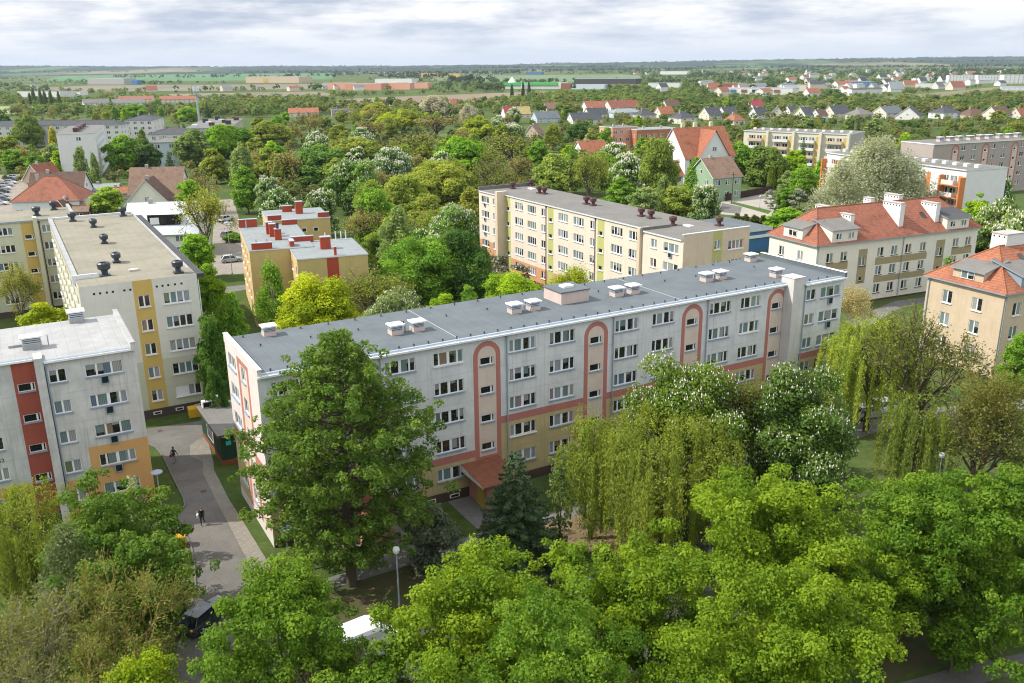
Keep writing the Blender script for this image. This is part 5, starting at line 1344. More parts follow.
        nb = 70; t = rng.uniform(0, 1, nb); a = rng.uniform(0, 6.28, nb); pr = np.interp(t, [0, .2, .55, .85, 1], [.45, .9, .8, .4, .08]) * R * .85; f = rng.uniform(.3, 1, nb) ** .6
        C = np.stack([np.cos(a) * pr * f, np.sin(a) * pr * f, H * (.14 + .82 * t)], 1); rb = R * rng.uniform(.16, .28, nb)
        P, Nn, V = blobs_leaves(rng, C, rb, dens, 1.5, .8, .2, -.95); limbs(mb, rng, C, H, H * .2, R * .045, 'bark_pale', 12)
        mb.tube((0, 0, H * .3), (0, 0, H * .95), R * .035, R * .008, 'bark_pale', 6, False)
    elif kind == 'spruce':
        mat = 'needle'; P, Nn, V = [], [], []; mb.tube((0, 0, -.3), (0, 0, H * .98), R * .06, .02, bark, 8, False); nw = int(H * 2.0)
        for w in range(nw):
            t = w / nw; z = H * (.04 + .94 * t); Lb = R * (1 - t) ** .85 * (1 + rng.normal() * .08) + .15
            k = max(5, int(13 * (1 - t) + 5)); o = rng.uniform(0, 6.28)
            for j in range(k):
                a = o + 2 * pi * j / k + rng.normal() * .12; L2 = Lb * rng.uniform(.75, 1.1); d = np.array([cos(a), sin(a), 0]); sd = np.array([-sin(a), cos(a), 0])
                n = max(6, int(dens * L2)); s = rng.uniform(.08, 1, n) ** .7; side = rng.normal(size=n) * .17 * L2 * (1.15 - s)
                droop = -L2 * .34 * s + L2 * .16 * s ** 3
                p = d * (L2 * s)[:, None] + sd * side[:, None] + np.array([0, 0, z]) + np.array([0, 0, 1.0]) * (droop - np.abs(side) * .35 + rng.normal(size=n) * .05)[:, None]
                P.append(p); Nn.append(np.array([0, 0, 1.0]) + d * .35 + rng.normal(size=(n, 3)) * .4); V.append(np.clip(.25 * rng.uniform() + .35 * s + .4 * rng.uniform(0, 1, n), 0, 1))
        P, Nn, V = np.concatenate(P), np.concatenate(Nn), np.concatenate(V)
    elif kind == 'column':
        nb = int(34 + H * 3); t = rng.uniform(0, 1, nb); a = rng.uniform(0, 6.28, nb); pr = np.interp(t, [0, .12, .5, .85, 1], [.6, .95, .85, .4, .06]) * R * .72
        C = np.stack([np.cos(a) * pr, np.sin(a) * pr, H * (.04 + .92 * t)], 1); rb = R * rng.uniform(.26, .42, nb); P, Nn, V = blobs_leaves(rng, C, rb, dens, 1.6, .6, .3, -.9)
        mb.tube((0, 0, -.3), (0, 0, H * .8), R * .14, R * .04, bark, 6, False)
    elif kind == 'willow':
        nb = int(30 + R * 5); C = dome_points(rng, R, H, H * .42, nb, .95); C[:, 2] = np.maximum(C[:, 2], H * .5); rb = R * rng.uniform(.17, .3, nb)
        P0, N0, V0 = blobs_leaves(rng, C, rb, dens * .22, .7)
        P, Nn, V = [P0], [N0], [V0]; nst = int(84 * R * R / 2.2); d = sph(rng, nst, -.25); f = rng.uniform(.45, 1.0, nst) ** .5
        nl = nst // 12; src = C[rng.integers(0, nb, nl)]; rr = rb.mean(); lk = rng.integers(0, nl, nst); lv = rng.uniform(0, 1, nl); ll = rng.uniform(.32, .85, nl); d = d[:nl] if len(d) >= nl else d
        for i in range(nst):
            q_ = lk[i]; s = src[q_] + d[q_] * rr * np.array([1.1, 1.1, .7]) + rng.normal(size=3) * np.array([.15, .15, .12]); L_ = ll[q_] * rng.uniform(.7, 1.05) * H; L_ = min(L_, s[2] - H * rng.uniform(.03, .2))
            if L_ < .5: continue
            n = max(4, int(L_ / leaf * 1.7)); t = np.sort(rng.uniform(0, 1, n)); out = unit(np.array([[s[0], s[1], 0.001]]))[0]
            p = s + out * (np.minimum(t * 2, 1) * .35)[:, None] - np.array([0, 0, 1.0]) * (t ** 1.15 * L_)[:, None] + rng.normal(size=(n, 3)) * np.array([.07, .07, .04])
            hue = lv[q_]; P.append(p); Nn.append(out * .9 + rng.normal(size=(n, 3)) * .55 + np.array([0, 0, .25])); V.append(np.clip(.55 * hue + .45 * rng.uniform(0, 1, n), 0, 1))
        P, Nn, V = np.concatenate(P), np.concatenate(Nn), np.concatenate(V); limbs(mb, rng, C, H, H * .35, R * .06, bark, 14)
        HD = np.zeros_like(P); HD[len(P0):] = np.array([0, 0, -1.0]) + rng.normal(size=(len(P) - len(P0), 3)) * .3
    asp = {'willow': .30, 'spruce': .36, 'birch': .6}.get(kind, .66)
    Q = cards(rng, P, Nn, leaf, asp, .18, HD)
    if True:
        zm = Q[:, :, 2].max(); Q[:, :, 2] *= np.where(Q[:, :, 2] > 0, H / max(zm, .1), 1)
        if bl: 
            for vv in bl.vertices: vv.co.z *= H / zm
    return mb.mesh('trunk'), mesh_q('crown', Q, V, mat), bl

_proto = {}
TREES = [0]
def plant(kind, P, R, H, color, label, group=None, name=None, near=None, dens=1.0, bark='bark', cat='tree', seed=None):
    D = depth((P[0], P[1], H * .6)); TREES[0] += 1
    near = D < 92 if near is None else near
    r = thing(name or {'spruce': 'spruce', 'willow': 'weeping_willow', 'chestnut': 'chestnut_tree', 'birch': 'birch_tree', 'shrub': 'bush', 'lilac': 'lilac_bush', 'column': 'columnar_tree'}.get(kind, 'tree'), label, cat, (P[0], P[1], 0), random.uniform(0, 6.28), group)
    if near:
        leaf = float(np.clip(D * .0037, .15, .5)) * {'willow': .95, 'spruce': .95, 'sparse': .85}.get(kind, 1.0)
        dd = {'dome': 300, 'chestnut': 300, 'shrub': 260, 'lilac': 260, 'tall': 300, 'sparse': 20, 'birch': 250, 'spruce': 60, 'column': 240, 'willow': 300}[kind] * dens * (.23 / max(leaf, .15)) ** (2 if kind not in ('sparse', 'spruce') else 1)
        tm, cm, bm = make_tree(kind, seed or TREES[0], R, H, leaf, dd, bark); sc = (1, 1, 1)
    else:
        lod = 0 if D < 150 else (1 if D < 260 else 2)
        bi = 0 if R < 5.2 else (1 if R < 8 else 2); BR_, BH_ = ((4.0, 12.0), (6.4, 13.0), (9.5, 15.0))[bi]
        key = (kind, lod, bi, TREES[0] % (3 if bi < 2 else 2), bark)
        if key not in _proto:
            leaf = (.34, .52, .85)[lod] * (.8 if kind in ('willow', 'sparse', 'spruce') else 1)
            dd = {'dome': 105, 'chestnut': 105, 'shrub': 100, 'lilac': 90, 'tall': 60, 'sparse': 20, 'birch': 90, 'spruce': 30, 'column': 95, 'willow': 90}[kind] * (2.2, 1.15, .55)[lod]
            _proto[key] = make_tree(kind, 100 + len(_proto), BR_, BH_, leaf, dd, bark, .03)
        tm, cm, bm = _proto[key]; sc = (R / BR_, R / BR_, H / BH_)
    r.scale = sc
    link('trunk', tm, r)
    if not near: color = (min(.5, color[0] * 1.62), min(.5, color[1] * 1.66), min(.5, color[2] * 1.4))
    c = link('crown', cm, r); c.color = (*color, 1)
    if bm: b = link('blossoms', bm, r); b['kind'] = 'stuff'
    return r

def tree(kind, x, y, wpx, H, color, label, group=None, **kw):
    """its top shows at pixel (x, y), it is H tall and wpx pixels broad"""
    P = at(x, y, H); R = wpx * .5 * depth(P) / F
    return plant(kind, P, R, H, color, label, group, **kw)

YG = (.20, .315, .018); BG = (.15, .27, .022); MG = (.13, .235, .03); DG = (.065, .13, .028); OL = (.175, .21, .04); BR = (.21, .195, .08); GG = (.17, .23, .095); SIL = (.40, .44, .31); WL = (.235, .305, .04); CH = (.11, .20, .035); SP = (.055, .095, .035); PALE = (.33, .38, .22); BY = (.25, .36, .012)

# ---- foreground row, nearest the camera
FG = 'bright green maples along the car park'
tree('dome', 272, 568, 164, 12.5, BG, 'bright green maple spreading over the lower end of the drive, by the parked dark car')
tree('dome', 472, 543, 180, 13.0, YG, 'yellow-green maple in front of the grey-green shrub, overlapping the white van')
tree('dome', 585, 541, 120, 12.0, YG, 'small-crowned yellow-green maple below the spruce')
tree('dome', 655, 546, 140, 12.0, YG, 'yellow-green maple standing below the big willow')
tree('dome', 560, 606, 190, 13.5, BG, 'broad maple cut by the lower edge of the picture, below the spruce')
tree('dome', 786, 468, 205, 14.5, YG, 'largest bright yellow-green maple, below the blossoming chestnut')
tree('dome', 800, 570, 215, 13.5, YG, 'bright maple cut by the lower edge, in front of the largest bright maple')
tree('dome', 690, 610, 160, 13.0, YG, 'low yellow-green maple between two larger ones at the lower edge')
tree('dome', 930, 471, 165, 12.5, BG, 'fresh green maple with its trunk on bare soil by the brick pavement')
tree('dome', 960, 612, 64, 4.5, BG, 'low sapling on the grass beside the brick pavement')
tree('dome', 985, 560, 110, 8.0, BG, 'lower green tree between the two fresh green maples at the right')
tree('dome', 1030, 470, 120, 12.5, BG, 'fresh green maple cut by the right edge above the white car')
tree('dome', 372, 650, 110, 9.0, BG, 'green maple cut by the lower edge just below the white van')
tree('dome', 440, 650, 110, 12.0, YG, 'yellow-green maple cut by the lower edge, right of the white van')
tree('sparse', 325, 646, 110, 8.5, BR, 'brownish budding bush-like tree in front of the white van', bark='bark_pale', dens=1.3)
# ---- lower left thicket
tree('willow', 25, 482, 130, 11.0, WL, 'yellow-green willow in front of the white-roofed block', dens=.9)
tree('dome', 97, 468, 122, 12.5, MG, 'dense mid green tree touching the orange corner of the white-roofed block')
tree('dome', 128, 536, 100, 10.0, MG, 'dark green tree beside the yellow bin on the drive')
tree('birch', 62, 522, 95, 11.0, GG, 'grey-green drooping birch in the lower left thicket')
tree('sparse', 108, 555, 160, 11.0, (.19, .24, .045), 'half-bare olive tree with yellow lichened branches at lower left', bark='bark_yellow', dens=2.2)
tree('sparse', 20, 580, 130, 11.0, (.21, .23, .06), 'thinly leafed grey-barked tree at the left edge', bark='bark_pale', dens=2.2)
tree('sparse', 95, 640, 150, 9.0, (.19, .24, .045), 'olive budding tree at the lower left edge of the picture', bark='bark_yellow', dens=2.0)
tree('dome', 140, 655, 100, 9.0, BY, 'bright yellow-green sapling crown at the very bottom, left of the dark car')
tree('shrub', 28, 612, 120, 6.0, OL, 'olive thicket bush at the lower left corner', cat='bush')
tree('shrub', 62, 655, 110, 5.0, MG, 'green thicket bush at the lower left edge', cat='bush')
tree('shrub', 30, 540, 90, 7.0, (.2, .24, .05), 'yellowish bush under the left willow', cat='bush')
tree('shrub', 128, 476, 42, 7.5, PALE, 'pale silvery shrub in front of the orange wall', cat='bush')
tree('shrub', 172, 574, 40, 3.2, MG, 'green bush on the verge beside the drive', cat='bush')
# ---- in front of the main block
P = at(352, 585)
plant('tall', P, 8.4, zat(335, 329, P), (.145, .245, .036), 'tallest dark green tree standing in front of the grey arched block', near=True, bark='bark', seed=11)
P = at(516, 566); plant('spruce', P, 4.4, zat(521, 452, P), SP, 'dark spruce beside the brown entrance canopy', near=True, dens=1.5)
tree('shrub', 430, 500, 66, 6.0, (.17, .21, .13), 'grey-green shrub left of the spruce', cat='bush')
tree('willow', 593, 405, 98, 12.0, WL, 'smaller weeping willow against the arched facade', dens=1.5)
tree('willow', 668, 406, 172, 12.8, (.25, .31, .04), 'big weeping willow in front of the arched block', dens=1.5)
tree('chestnut', 692, 350, 152, 15.5, (.14, .235, .025), 'bright chestnut full of white candles behind the big willow')
tree('chestnut', 812, 361, 140, 15.0, CH, 'large dark chestnut dotted with white candles, right of the willows')
tree('sparse', 748, 372, 56, 13.0, OL, 'thin olive tree between the two blossoming chestnuts', dens=2.0)
tree('shrub', 790, 358, 50, 12.0, (.2, .25, .15), 'grey-green crown peeping over the dark chestnut')
tree('shrub', 560, 452, 34, 9.0, (.15, .23, .07), 'small feathery tree between the spruce and the smaller willow')
tree('chestnut', 738, 455, 60, 7.0, CH, 'low young chestnut under the big willow')
# ---- right hand lawn
tree('willow', 880, 310, 118, 13.5, (.20, .25, .042), 'yellow-green willow right of the arched block', dens=1.0)
tree('sparse', 935, 300, 140, 15.5, OL, 'open olive tree in front of the tan house', dens=2.4)
tree('willow', 925, 388, 80, 10.5, (.19, .25, .04), 'slender weeping tree on the lawn by the white lamp', dens=.8)
tree('sparse', 1000, 350, 120, 14.0, (.185, .21, .042), 'open olive-yellow tree at the right edge before the tan house', dens=2.4, bark='bark_yellow')
tree('sparse', 985, 405, 110, 9.0, OL, 'low olive tree beside the slender weeping tree', dens=2.2)
tree('sparse', 857, 282, 42, 9.0, (.32, .27, .15), 'beige leafless-looking tree against the cream red-roofed house', dens=.9, bark='bark_pale')
tree('dome', 1022, 330, 40, 8.0, MG, 'green tree by the corner of the tan house')
tree('chestnut', 990, 168, 62, 14.0, CH, 'rounded chestnut with creamy candles beside the orange-framed balconies')
tree('chestnut', 1003, 197, 78, 14.5, (.15, .22, .07), 'pale blossoming chestnut behind the tan house with dormers')
tree('dome', 978, 192, 36, 11.0, YG, 'yellow-green crown between the two chestnuts at the right edge')
tree('chestnut', 950, 255, 26, 8.0, CH, 'small blossoming chestnut at the gable of the cream house')
tree('birch', 884, 131, 132, 23.0, SIL, 'huge silver-grey poplar behind the long cream house', name='silver_poplar', seed=5, near=True, dens=1.2)
tree('birch', 846, 156, 74, 19.5, SIL, 'silver-grey poplar crown leaning left of the huge one', name='silver_poplar', near=True, seed=8, dens=1.2)
# ---- behind the main block
tree('dome', 312, 271, 96, 12.0, BY, 'vivid yellow-green tree behind the left end of the blue roof')
tree('birch', 268, 254, 44, 13.0, MG, 'dark narrow birch against the ochre flats')
tree('sparse', 372, 264, 104, 11.0, OL, 'olive budding tree left of the cream-flowered chestnut', dens=2.2)
tree('chestnut', 396, 287, 88, 11.0, (.15, .2, .08), 'chestnut thick with pinkish white candles behind the blue roof')
tree('dome', 415, 233, 90, 13.0, MG, 'mid green tree right of the ochre flats')
tree('dome', 460, 227, 78, 13.5, DG, 'dark green tree beside the end of the cream block')
tree('dome', 512, 268, 76, 10.0, YG, 'bright yellow-green tree between the grey and cream blocks')
tree('dome', 467, 284, 34, 9.0, MG, 'small green tree behind the blue roof, left of the bright one')
tree('sparse', 571, 262, 52, 10.5, BY, 'thin-leaved yellow-green sapling in front of the cream block', dens=2.4)
tree('lilac', 496, 254, 30, 6.0, (.1, .13, .06), 'purple lilac at the foot of the cream block, left of two', cat='bush')
tree('lilac', 518, 264, 30, 5.0, (.12, .15, .06), 'purple lilac at the foot of the cream block, right of two', cat='bush')
tree('shrub', 444, 292, 40, 7.0, YG, 'round light green bush just behind the blue roof', cat='bush')
tree('birch', 397, 204, 52, 14.0, GG, 'grey-green birch behind the mid green tree')
tree('dome', 374, 186, 54, 14.0, MG, 'fresh green tree rising left of the grey-green birch')
# ---- beside the beige block
tree('dome', 226, 290, 46, 12.0, MG, 'mid green tree squeezed between the beige block and the hut')
tree('dome', 207, 310, 44, 12.5, (.075, .15, .025), 'dark green tree against the long side of the beige block')
tree('dome', 196, 232, 40, 9.0, BG, 'bright rounded tree at the far corner of the beige block')
tree('dome', 205, 262, 40, 9.0, BG, 'bright low tree along the roof edge of the beige block')
tree('sparse', 200, 184, 54, 15.0, (.23, .25, .04), 'tall olive street tree beside the parked cars', dens=2.4)
tree('dome', 189, 178, 30, 11.0, BG, 'bright green round tree behind the olive street tree')
tree('dome', 241, 330, 34, 7.0, MG, 'low green tree in the yard behind the hut')
tree('sparse', 12, 262, 44, 11.0, (.21, .22, .06), 'thin budding tree in front of the pale yellow wing', dens=1.6)
tree('dome', 40, 302, 66, 7.5, BY, 'vivid lime bush-tree between the wing and the white roof')
tree('shrub', 212, 365, 26, 8.0, DG, 'dark bush beside the lamp at the beige block corner', cat='bush')
# ---- the park wood and the gardens in the middle distance
MID = [
 ('dome', 232, 124, 46, 14, MG, 'large fresh green tree at the left end of the park wood, by the street'),
 ('birch', 239, 141, 28, 15, GG, 'pale grey-green birch at the head of the street of parked cars'),
 ('dome', 272, 140, 30, 13, BG, 'vivid green tree at the left of the park wood, between bare brown crowns'),
 ('sparse', 285, 148, 34, 13, BR, 'brown half-bare tree right of the vivid green one in the park wood'),
 ('dome', 268, 120, 46, 13, OL, 'broad olive crown at the far left edge of the park wood'),
 ('sparse', 308, 110, 32, 14, BR, 'brownish open tree in front of the orange-roofed long house'),
 ('dome', 320, 143, 58, 14, (0.128, 0.217, 0.0525), 'broad domed chestnut-green tree in the middle of the left park wood'),
 ('chestnut', 315, 131, 26, 13, CH, 'chestnut with creamy candles behind the broad domed tree'),
 ('chestnut', 354, 157, 52, 15, CH, 'big chestnut white with candles behind the ochre flats'),
 ('chestnut', 277, 187, 36, 11, CH, 'chestnut at the back wall of the ochre flats, nearest the street'),
 ('chestnut', 266, 175, 28, 12, (0.12, 0.195, 0.06), 'pale chestnut just behind the one nearest the street'),
 ('chestnut', 319, 189, 32, 11, (0.105, 0.18, 0.045), 'blossoming chestnut by the rear chimney of the ochre flats'),
 ('chestnut', 389, 147, 46, 14, (0.105, 0.188, 0.0525), 'grey-green chestnut left of the vivid green park tree'),
 ('dome', 360, 136, 54, 13, OL, 'olive crown between the two big chestnuts of the park wood'),
 ('dome', 387, 112, 28, 13, BY, 'small luminous yellow-green crown in the far park wood'),
 ('sparse', 368, 118, 38, 13, BR, 'bare brown crown left of the luminous yellow-green one'),
 ('dome', 376, 102, 38, 13, (0.255, 0.27, 0.045), 'yellow-olive crown at the far rim of the park wood'),
 ('chestnut', 361, 127, 30, 12, CH, 'white-topped chestnut in front of the bare brown crown'),
 ('birch', 433, 94, 40, 17, (.34, .37, .30), 'whitish silver poplar rising above the park wood, larger of two'),
 ('birch', 468, 103, 26, 14, (.34, .37, .30), 'whitish silver poplar rising above the park wood, smaller of two'),
 ('dome', 405, 108, 34, 13, (0.255, 0.285, 0.0375), 'yellow-olive tree left of the whitish poplars'),
 ('sparse', 436, 112, 56, 14, BR, 'wide grey-brown bare crown below the whitish poplars'),
 ('dome', 478, 115, 40, 13, (0.24, 0.285, 0.03), 'mustard-green tree right of the grey-brown bare crown'),
 ('chestnut', 498, 115, 26, 12, CH, 'small chestnut right of the mustard-green tree'),
 ('chestnut', 512, 123, 28, 12, CH, 'pale-topped chestnut before the blue-roofed estate house'),
 ('sparse', 416, 130, 58, 14, OL, 'olive open crown in the very middle of the park wood'),
 ('dome', 462, 135, 60, 15, BG, 'vivid green tree in the middle of the park wood, brightest there'),
 ('sparse', 512, 131, 60, 14, OL, 'wide olive open crown right of the vivid green park tree'),
 ('dome', 441, 160, 70, 13, (0.21, 0.247, 0.045), 'olive-green broad crown left behind the cream block'),
 ('dome', 402, 172, 50, 13, (0.195, 0.24, 0.045), 'olive-green crown above the grey-green birch'),
 ('sparse', 492, 158, 54, 13, OL, 'brown-olive crown directly behind the left end of the cream block'),
 ('dome', 539, 139, 20, 12, MG, 'narrow green tree among the olive crowns right of the park centre'),
 ('dome', 556, 152, 50, 13, (0.195, 0.255, 0.06), 'rounded olive-green crown behind the cream block roof vents'),
 ('sparse', 590, 150, 40, 13, OL, 'olive open crown behind the middle of the cream block'),
 ('chestnut', 628, 152, 34, 13, CH, 'dark chestnut behind the right half of the cream block'),
 ('chestnut', 614, 142, 26, 12, CH, 'chestnut with pale top behind the dark one'),
 ('sparse', 590, 146, 38, 17, OL, 'tall open olive tree before the cottage with the worn orange roof'),
 ('dome', 604, 150, 30, 12, MG, 'green crown left of the two chestnuts behind the cream block'),
 ('dome', 660, 134, 46, 20, (0.15, 0.203, 0.045), 'tall olive-green tree left of the large white house'),
 ('dome', 622, 176, 34, 10, MG, 'green bushy tree at the roof edge of the cream block'),
 ('dome', 643, 186, 40, 10, GG, 'grey-green bushy tree near the right end of the cream block'),
 ('dome', 680, 184, 50, 10, (0.18, 0.225, 0.045), 'olive bushy tree left of the blossoming roadside chestnut'),
 ('birch', 665, 174, 26, 12, GG, 'slim birch in front of the pale orange-roofed house'),
 ('column', 697, 156, 26, 12, MG, 'green pyramid-shaped tree beside the green house'),
 ('chestnut', 707, 184, 36, 11, (0.12, 0.195, 0.06), 'blossoming chestnut at the roadside below the green house'),
 ('dome', 609, 126, 24, 11, MG, 'green garden tree left of the salmon flats'),
 ('dome', 577, 122, 22, 11, DG, 'dark green garden tree before the long dark estate roof'),
 ('dome', 741, 141, 36, 13, MG, 'green tree touching the right wall of the large white house'),
 ('dome', 768, 145, 46, 13, (0.112, 0.165, 0.0375), 'dull green broad tree in front of the cream balcony block'),
 ('column', 773, 160, 9, 9, (0.15, 0.195, 0.03), 'yellow-green thuja before the cream balcony block, left of two'),
 ('column', 780, 163, 9, 8, (0.15, 0.195, 0.03), 'yellow-green thuja before the cream balcony block, right of two'),
 ('spruce', 804, 139, 14, 13, SP, 'dark spruce standing against the cream balcony block'),
 ('dome', 806, 165, 38, 10, MG, 'green garden tree between the balcony blocks'),
 ('dome', 821, 160, 22, 10, BG, 'bright green tree at the corner of the orange-framed block'),
 ('dome', 789, 170, 24, 8, GG, 'grey-green garden tree above the street corner'),
 ('lilac', 772, 190, 16, 5, (0.15, 0.21, 0.105), 'pale lilac bush at the street bend'),
 ('lilac', 801, 188, 24, 6, (0.135, 0.18, 0.09), 'larger lilac bush right of the street bend'),
 ('dome', 785, 187, 20, 6, MG, 'small green tree between the two lilacs'),
 ('dome', 786, 207, 44, 7.5, BG, 'bright green tree at the corner of the long cream house'),
 ('dome', 822, 205, 36, 8, BG, 'bright green tree behind the roof ridge of the long cream house'),
 ('dome', 25, 113, 32, 17, (0.135, 0.188, 0.045), 'large olive-green tree standing above the long low white block'),
 ('column', 51, 125, 10, 12, (0.33, 0.33, 0.03), 'slim yellow tree before the long low white block'),
 ('dome', 121, 133, 38, 15, MG, 'large green tree right of the tall white slab tower'),
 ('dome', 58, 150, 22, 10, YG, 'yellow-green tree at the foot of the tall white slab tower'),
 ('birch', 78, 146, 20, 13, GG, 'thin grey-green tree in front of the tall white slab tower'),
 ('birch', 92, 151, 14, 12, GG, 'slimmer grey-green tree by the corner of the tall white slab tower'),
 ('spruce', 78, 164, 13, 11, SP, 'narrow dark spruce right of the brown-tiled long house'),
 ('dome', 10, 149, 24, 9, MG, 'garden tree at the left edge above the parked cars'),
 ('dome', 33, 152, 20, 8, MG, 'garden tree between the car park and the slab tower'),
 ('dome', 20, 156, 16, 6, OL, 'low olive garden tree above the parked cars'),
 ('spruce', 45, 158, 10, 9, (0.045, 0.09, 0.045), 'small dark conifer in the gardens left of the slab tower'),
 ('dome', 145, 138, 26, 13, (0.075, 0.135, 0.045), 'dark green tree before the grey hip-roofed block'),
 ('spruce', 168, 151, 20, 12, SP, 'dark conifer under the balconies of the grey block'),
 ('dome', 189, 128, 40, 15, (0.15, 0.21, 0.075), 'tall pale olive tree below the phone mast'),
 ('dome', 217, 123, 40, 15, BG, 'bright green broad tree right below the phone mast block'),
 ('dome', 213, 148, 28, 12, OL, 'olive tree at the far end of the street'),
 ('dome', 134, 103, 26, 12, BG, 'bright green crown behind the white hip-roofed block, left'),
 ('dome', 186, 106, 24, 11, BG, 'bright green crown behind the cluttered grey roof'),
 ('spruce', 206, 102, 9, 12, SP, 'dark conifer behind the phone mast'),
 ('dome', 104, 186, 36, 8.5, (0.21, 0.3, 0.045), 'leafy light green garden tree behind the pale wing'),
 ('sparse', 198, 172, 40, 11, BR, 'bare brown tree above the olive street tree'),
 ('dome', 244, 165, 30, 13, MG, 'green tree on the right side of the street'),
 ('dome', 86, 172, 14, 7, MG, 'small green tree in the gardens below the slab tower'),
 ('dome', 233, 232, 22, 2.2, MG, 'clipped green bush on the lawn by the street'),
]
for k, x, y, w, H, c, lab in MID:
    if 225 < x < 640 and 118 < y < 200: w *= 1.16
    tree(k, x, y, w, H, c, lab, None, cat='bush' if k == 'lilac' or H < 3 else 'tree')
for i in range(4):
    tree('shrub', 737 + i * 9, 213 + i * .6, 11, 2.6, (.09, .11, .025), 'round clipped conifer in the row beside the street below the green house', 'clipped conifers by the street', cat='bush', name='clipped_conifer')

# ---- trees one can still tell apart farther out
rng = random.Random(5)
build_occ()
GCOL = [MG, OL, YG, (.14, .20, .045), DG, (.2, .22, .06), BG, GG]
def seen_free(P, h, frac=.62):
    d = hypot(P[0], P[1]); ux, uy = P[0] / d, P[1] / d; sm = d * h / max(5.0, CAMH - h) * frac
    m_ = 6 if d < 420 else 26
    return all(free(P[0] + ux * sm * k / m_, P[1] + uy * sm * k / m_, .5) for k in range(1, m_ + 1))
# fillers that close the canopy of the park wood
PARK = [(250, 205), (232, 150), (262, 128), (420, 118), (560, 126), (610, 140), (650, 150), (690, 175), (690, 205), (600, 186), (480, 196), (478, 280), (430, 290), (375, 265), (335, 215)]
n = 0; pr = random.Random(3)
while n < 58:
    x, y = (pr.uniform(235, 690), pr.uniform(120, 205)) if n < 44 else (pr.uniform(335, 480), pr.uniform(205, 290))
    if not inpoly(x, y, PARK): continue
    P = at(x, y)
    if not free(P[0], P[1], 5): continue
    k = pr.choice(['dome', 'dome', 'sparse', 'sparse', 'birch', 'chestnut']); H = pr.uniform(9, 12.5)
    lab = {'dome': 'rounded leafy tree in the crowd of the park wood', 'sparse': 'open budding tree in the crowd of the park wood', 'birch': 'drooping grey-green tree in the crowd of the park wood', 'chestnut': 'candle-flowering chestnut in the crowd of the park wood'}[k]
    plant(k, P, pr.uniform(4.2, 6.2), H, pr.choice([OL, OL, MG, (.2, .22, .05), (.16, .22, .04)]) if k in ('dome', 'birch') else (CH if k == 'chestnut' else pr.choice([OL, BR])), lab, {'dome': 'rounded', 'sparse': 'budding', 'birch': 'drooping', 'chestnut': 'flowering'}[k] + ' trees of the park wood'); n += 1
n = 0; tries = 0
while n < 80 and tries < 4000:
    tries += 1
    x = rng.uniform(-20, 1044); y = 95 + 60 * rng.random() ** 1.3
    if x < 560 and 225 < x and y > 118: continue
    H = rng.uniform(7, 12); P = at(x, y, H)
    if not free(P[0], P[1], 3.5): continue
    if not seen_free(P, H) and rng.random() < .85: continue
    k = rng.choice(['dome', 'dome', 'dome', 'sparse', 'birch', 'spruce' if rng.random() < .4 else 'dome'])
    if k == 'spruce': c, lab, g = SP, 'dark conifer among the gardens and houses of the far estate', 'conifers of the far estate'
    elif k == 'sparse': c, lab, g = rng.choice([OL, BR]), 'half-bare olive or brown tree among the gardens of the far estate', 'budding trees of the far estate'
    else: c, lab, g = rng.choice(GCOL), 'leafy green tree among the gardens and houses of the far estate', 'leafy trees of the far estate'
    plant(k, P, rng.uniform(2.6, 5.2) if k != 'spruce' else rng.uniform(1.6, 2.4), H, c, lab, g); n += 1

# ---- beyond: woods and hedgerows that read as one mass
def wood(name, label, spots, hue, seed):
    r = np.random.default_rng(seed); Q, V = [], []
    for sp in spots:
        x, y, h = sp[0], sp[1], sp[-1]; z0 = sp[2] if len(sp) > 3 else 0.0
        D = hypot(x, y); k = int(np.clip(36000 / D, 12, 80)); s = h * (.16 + .10 * min(1, D / 2500)) * 1.5
        d = sph(r, k, -.5); P = np.array([x, y, z0 + h * .52]) + d * np.array([h * .5, h * .5, h * .46]) * r.uniform(.6, 1, (k, 1))
        b = r.uniform(0, 1); Q.append(cards(r, P, d + np.array([0, 0, .6]) + r.normal(size=(k, 3)) * .3, s, .9)); V.append(np.clip(.7 * b + .3 * r.uniform(0, 1, k), 0, 1))
    me = mesh_q(name, np.concatenate(Q), np.concatenate(V), 'leaf'); o = link(name, me); o.color = (*hue, 1)
    tag(o, label, 'woodland', None, 'stuff'); return o
def scatter(n, x0, x1, y0, y1, seed, h0, h1, pw=1.0, clump=0, frac=.62):
    r = random.Random(seed); S = []; g = 0
    cl = [(r.uniform(x0, x1), y0 + (y1 - y0) * r.random() ** pw) for _ in range(clump)] if clump else None
    while len(S) < n and g < n * 30:
        g += 1
        if cl: c = r.choice(cl); x = c[0] + r.gauss(0, 26); y = c[1] + r.gauss(0, .9)
        else: x = r.uniform(x0, x1); y = y0 + (y1 - y0) * r.random() ** pw
        if y < 66.6 - (x - 512) * .0105 + 1.2 or y > y1 + 3: continue
        if any(inpoly(x, y, f[1]) for f in FIELDS): continue
        P = at(x, y)
        if P[1] > 7000 or not free(P[0], P[1], 6): continue
        h = r.uniform(h0, h1)
        if not seen_free(P, h, frac): continue
        S.append((P[0], P[1], h))
    return S
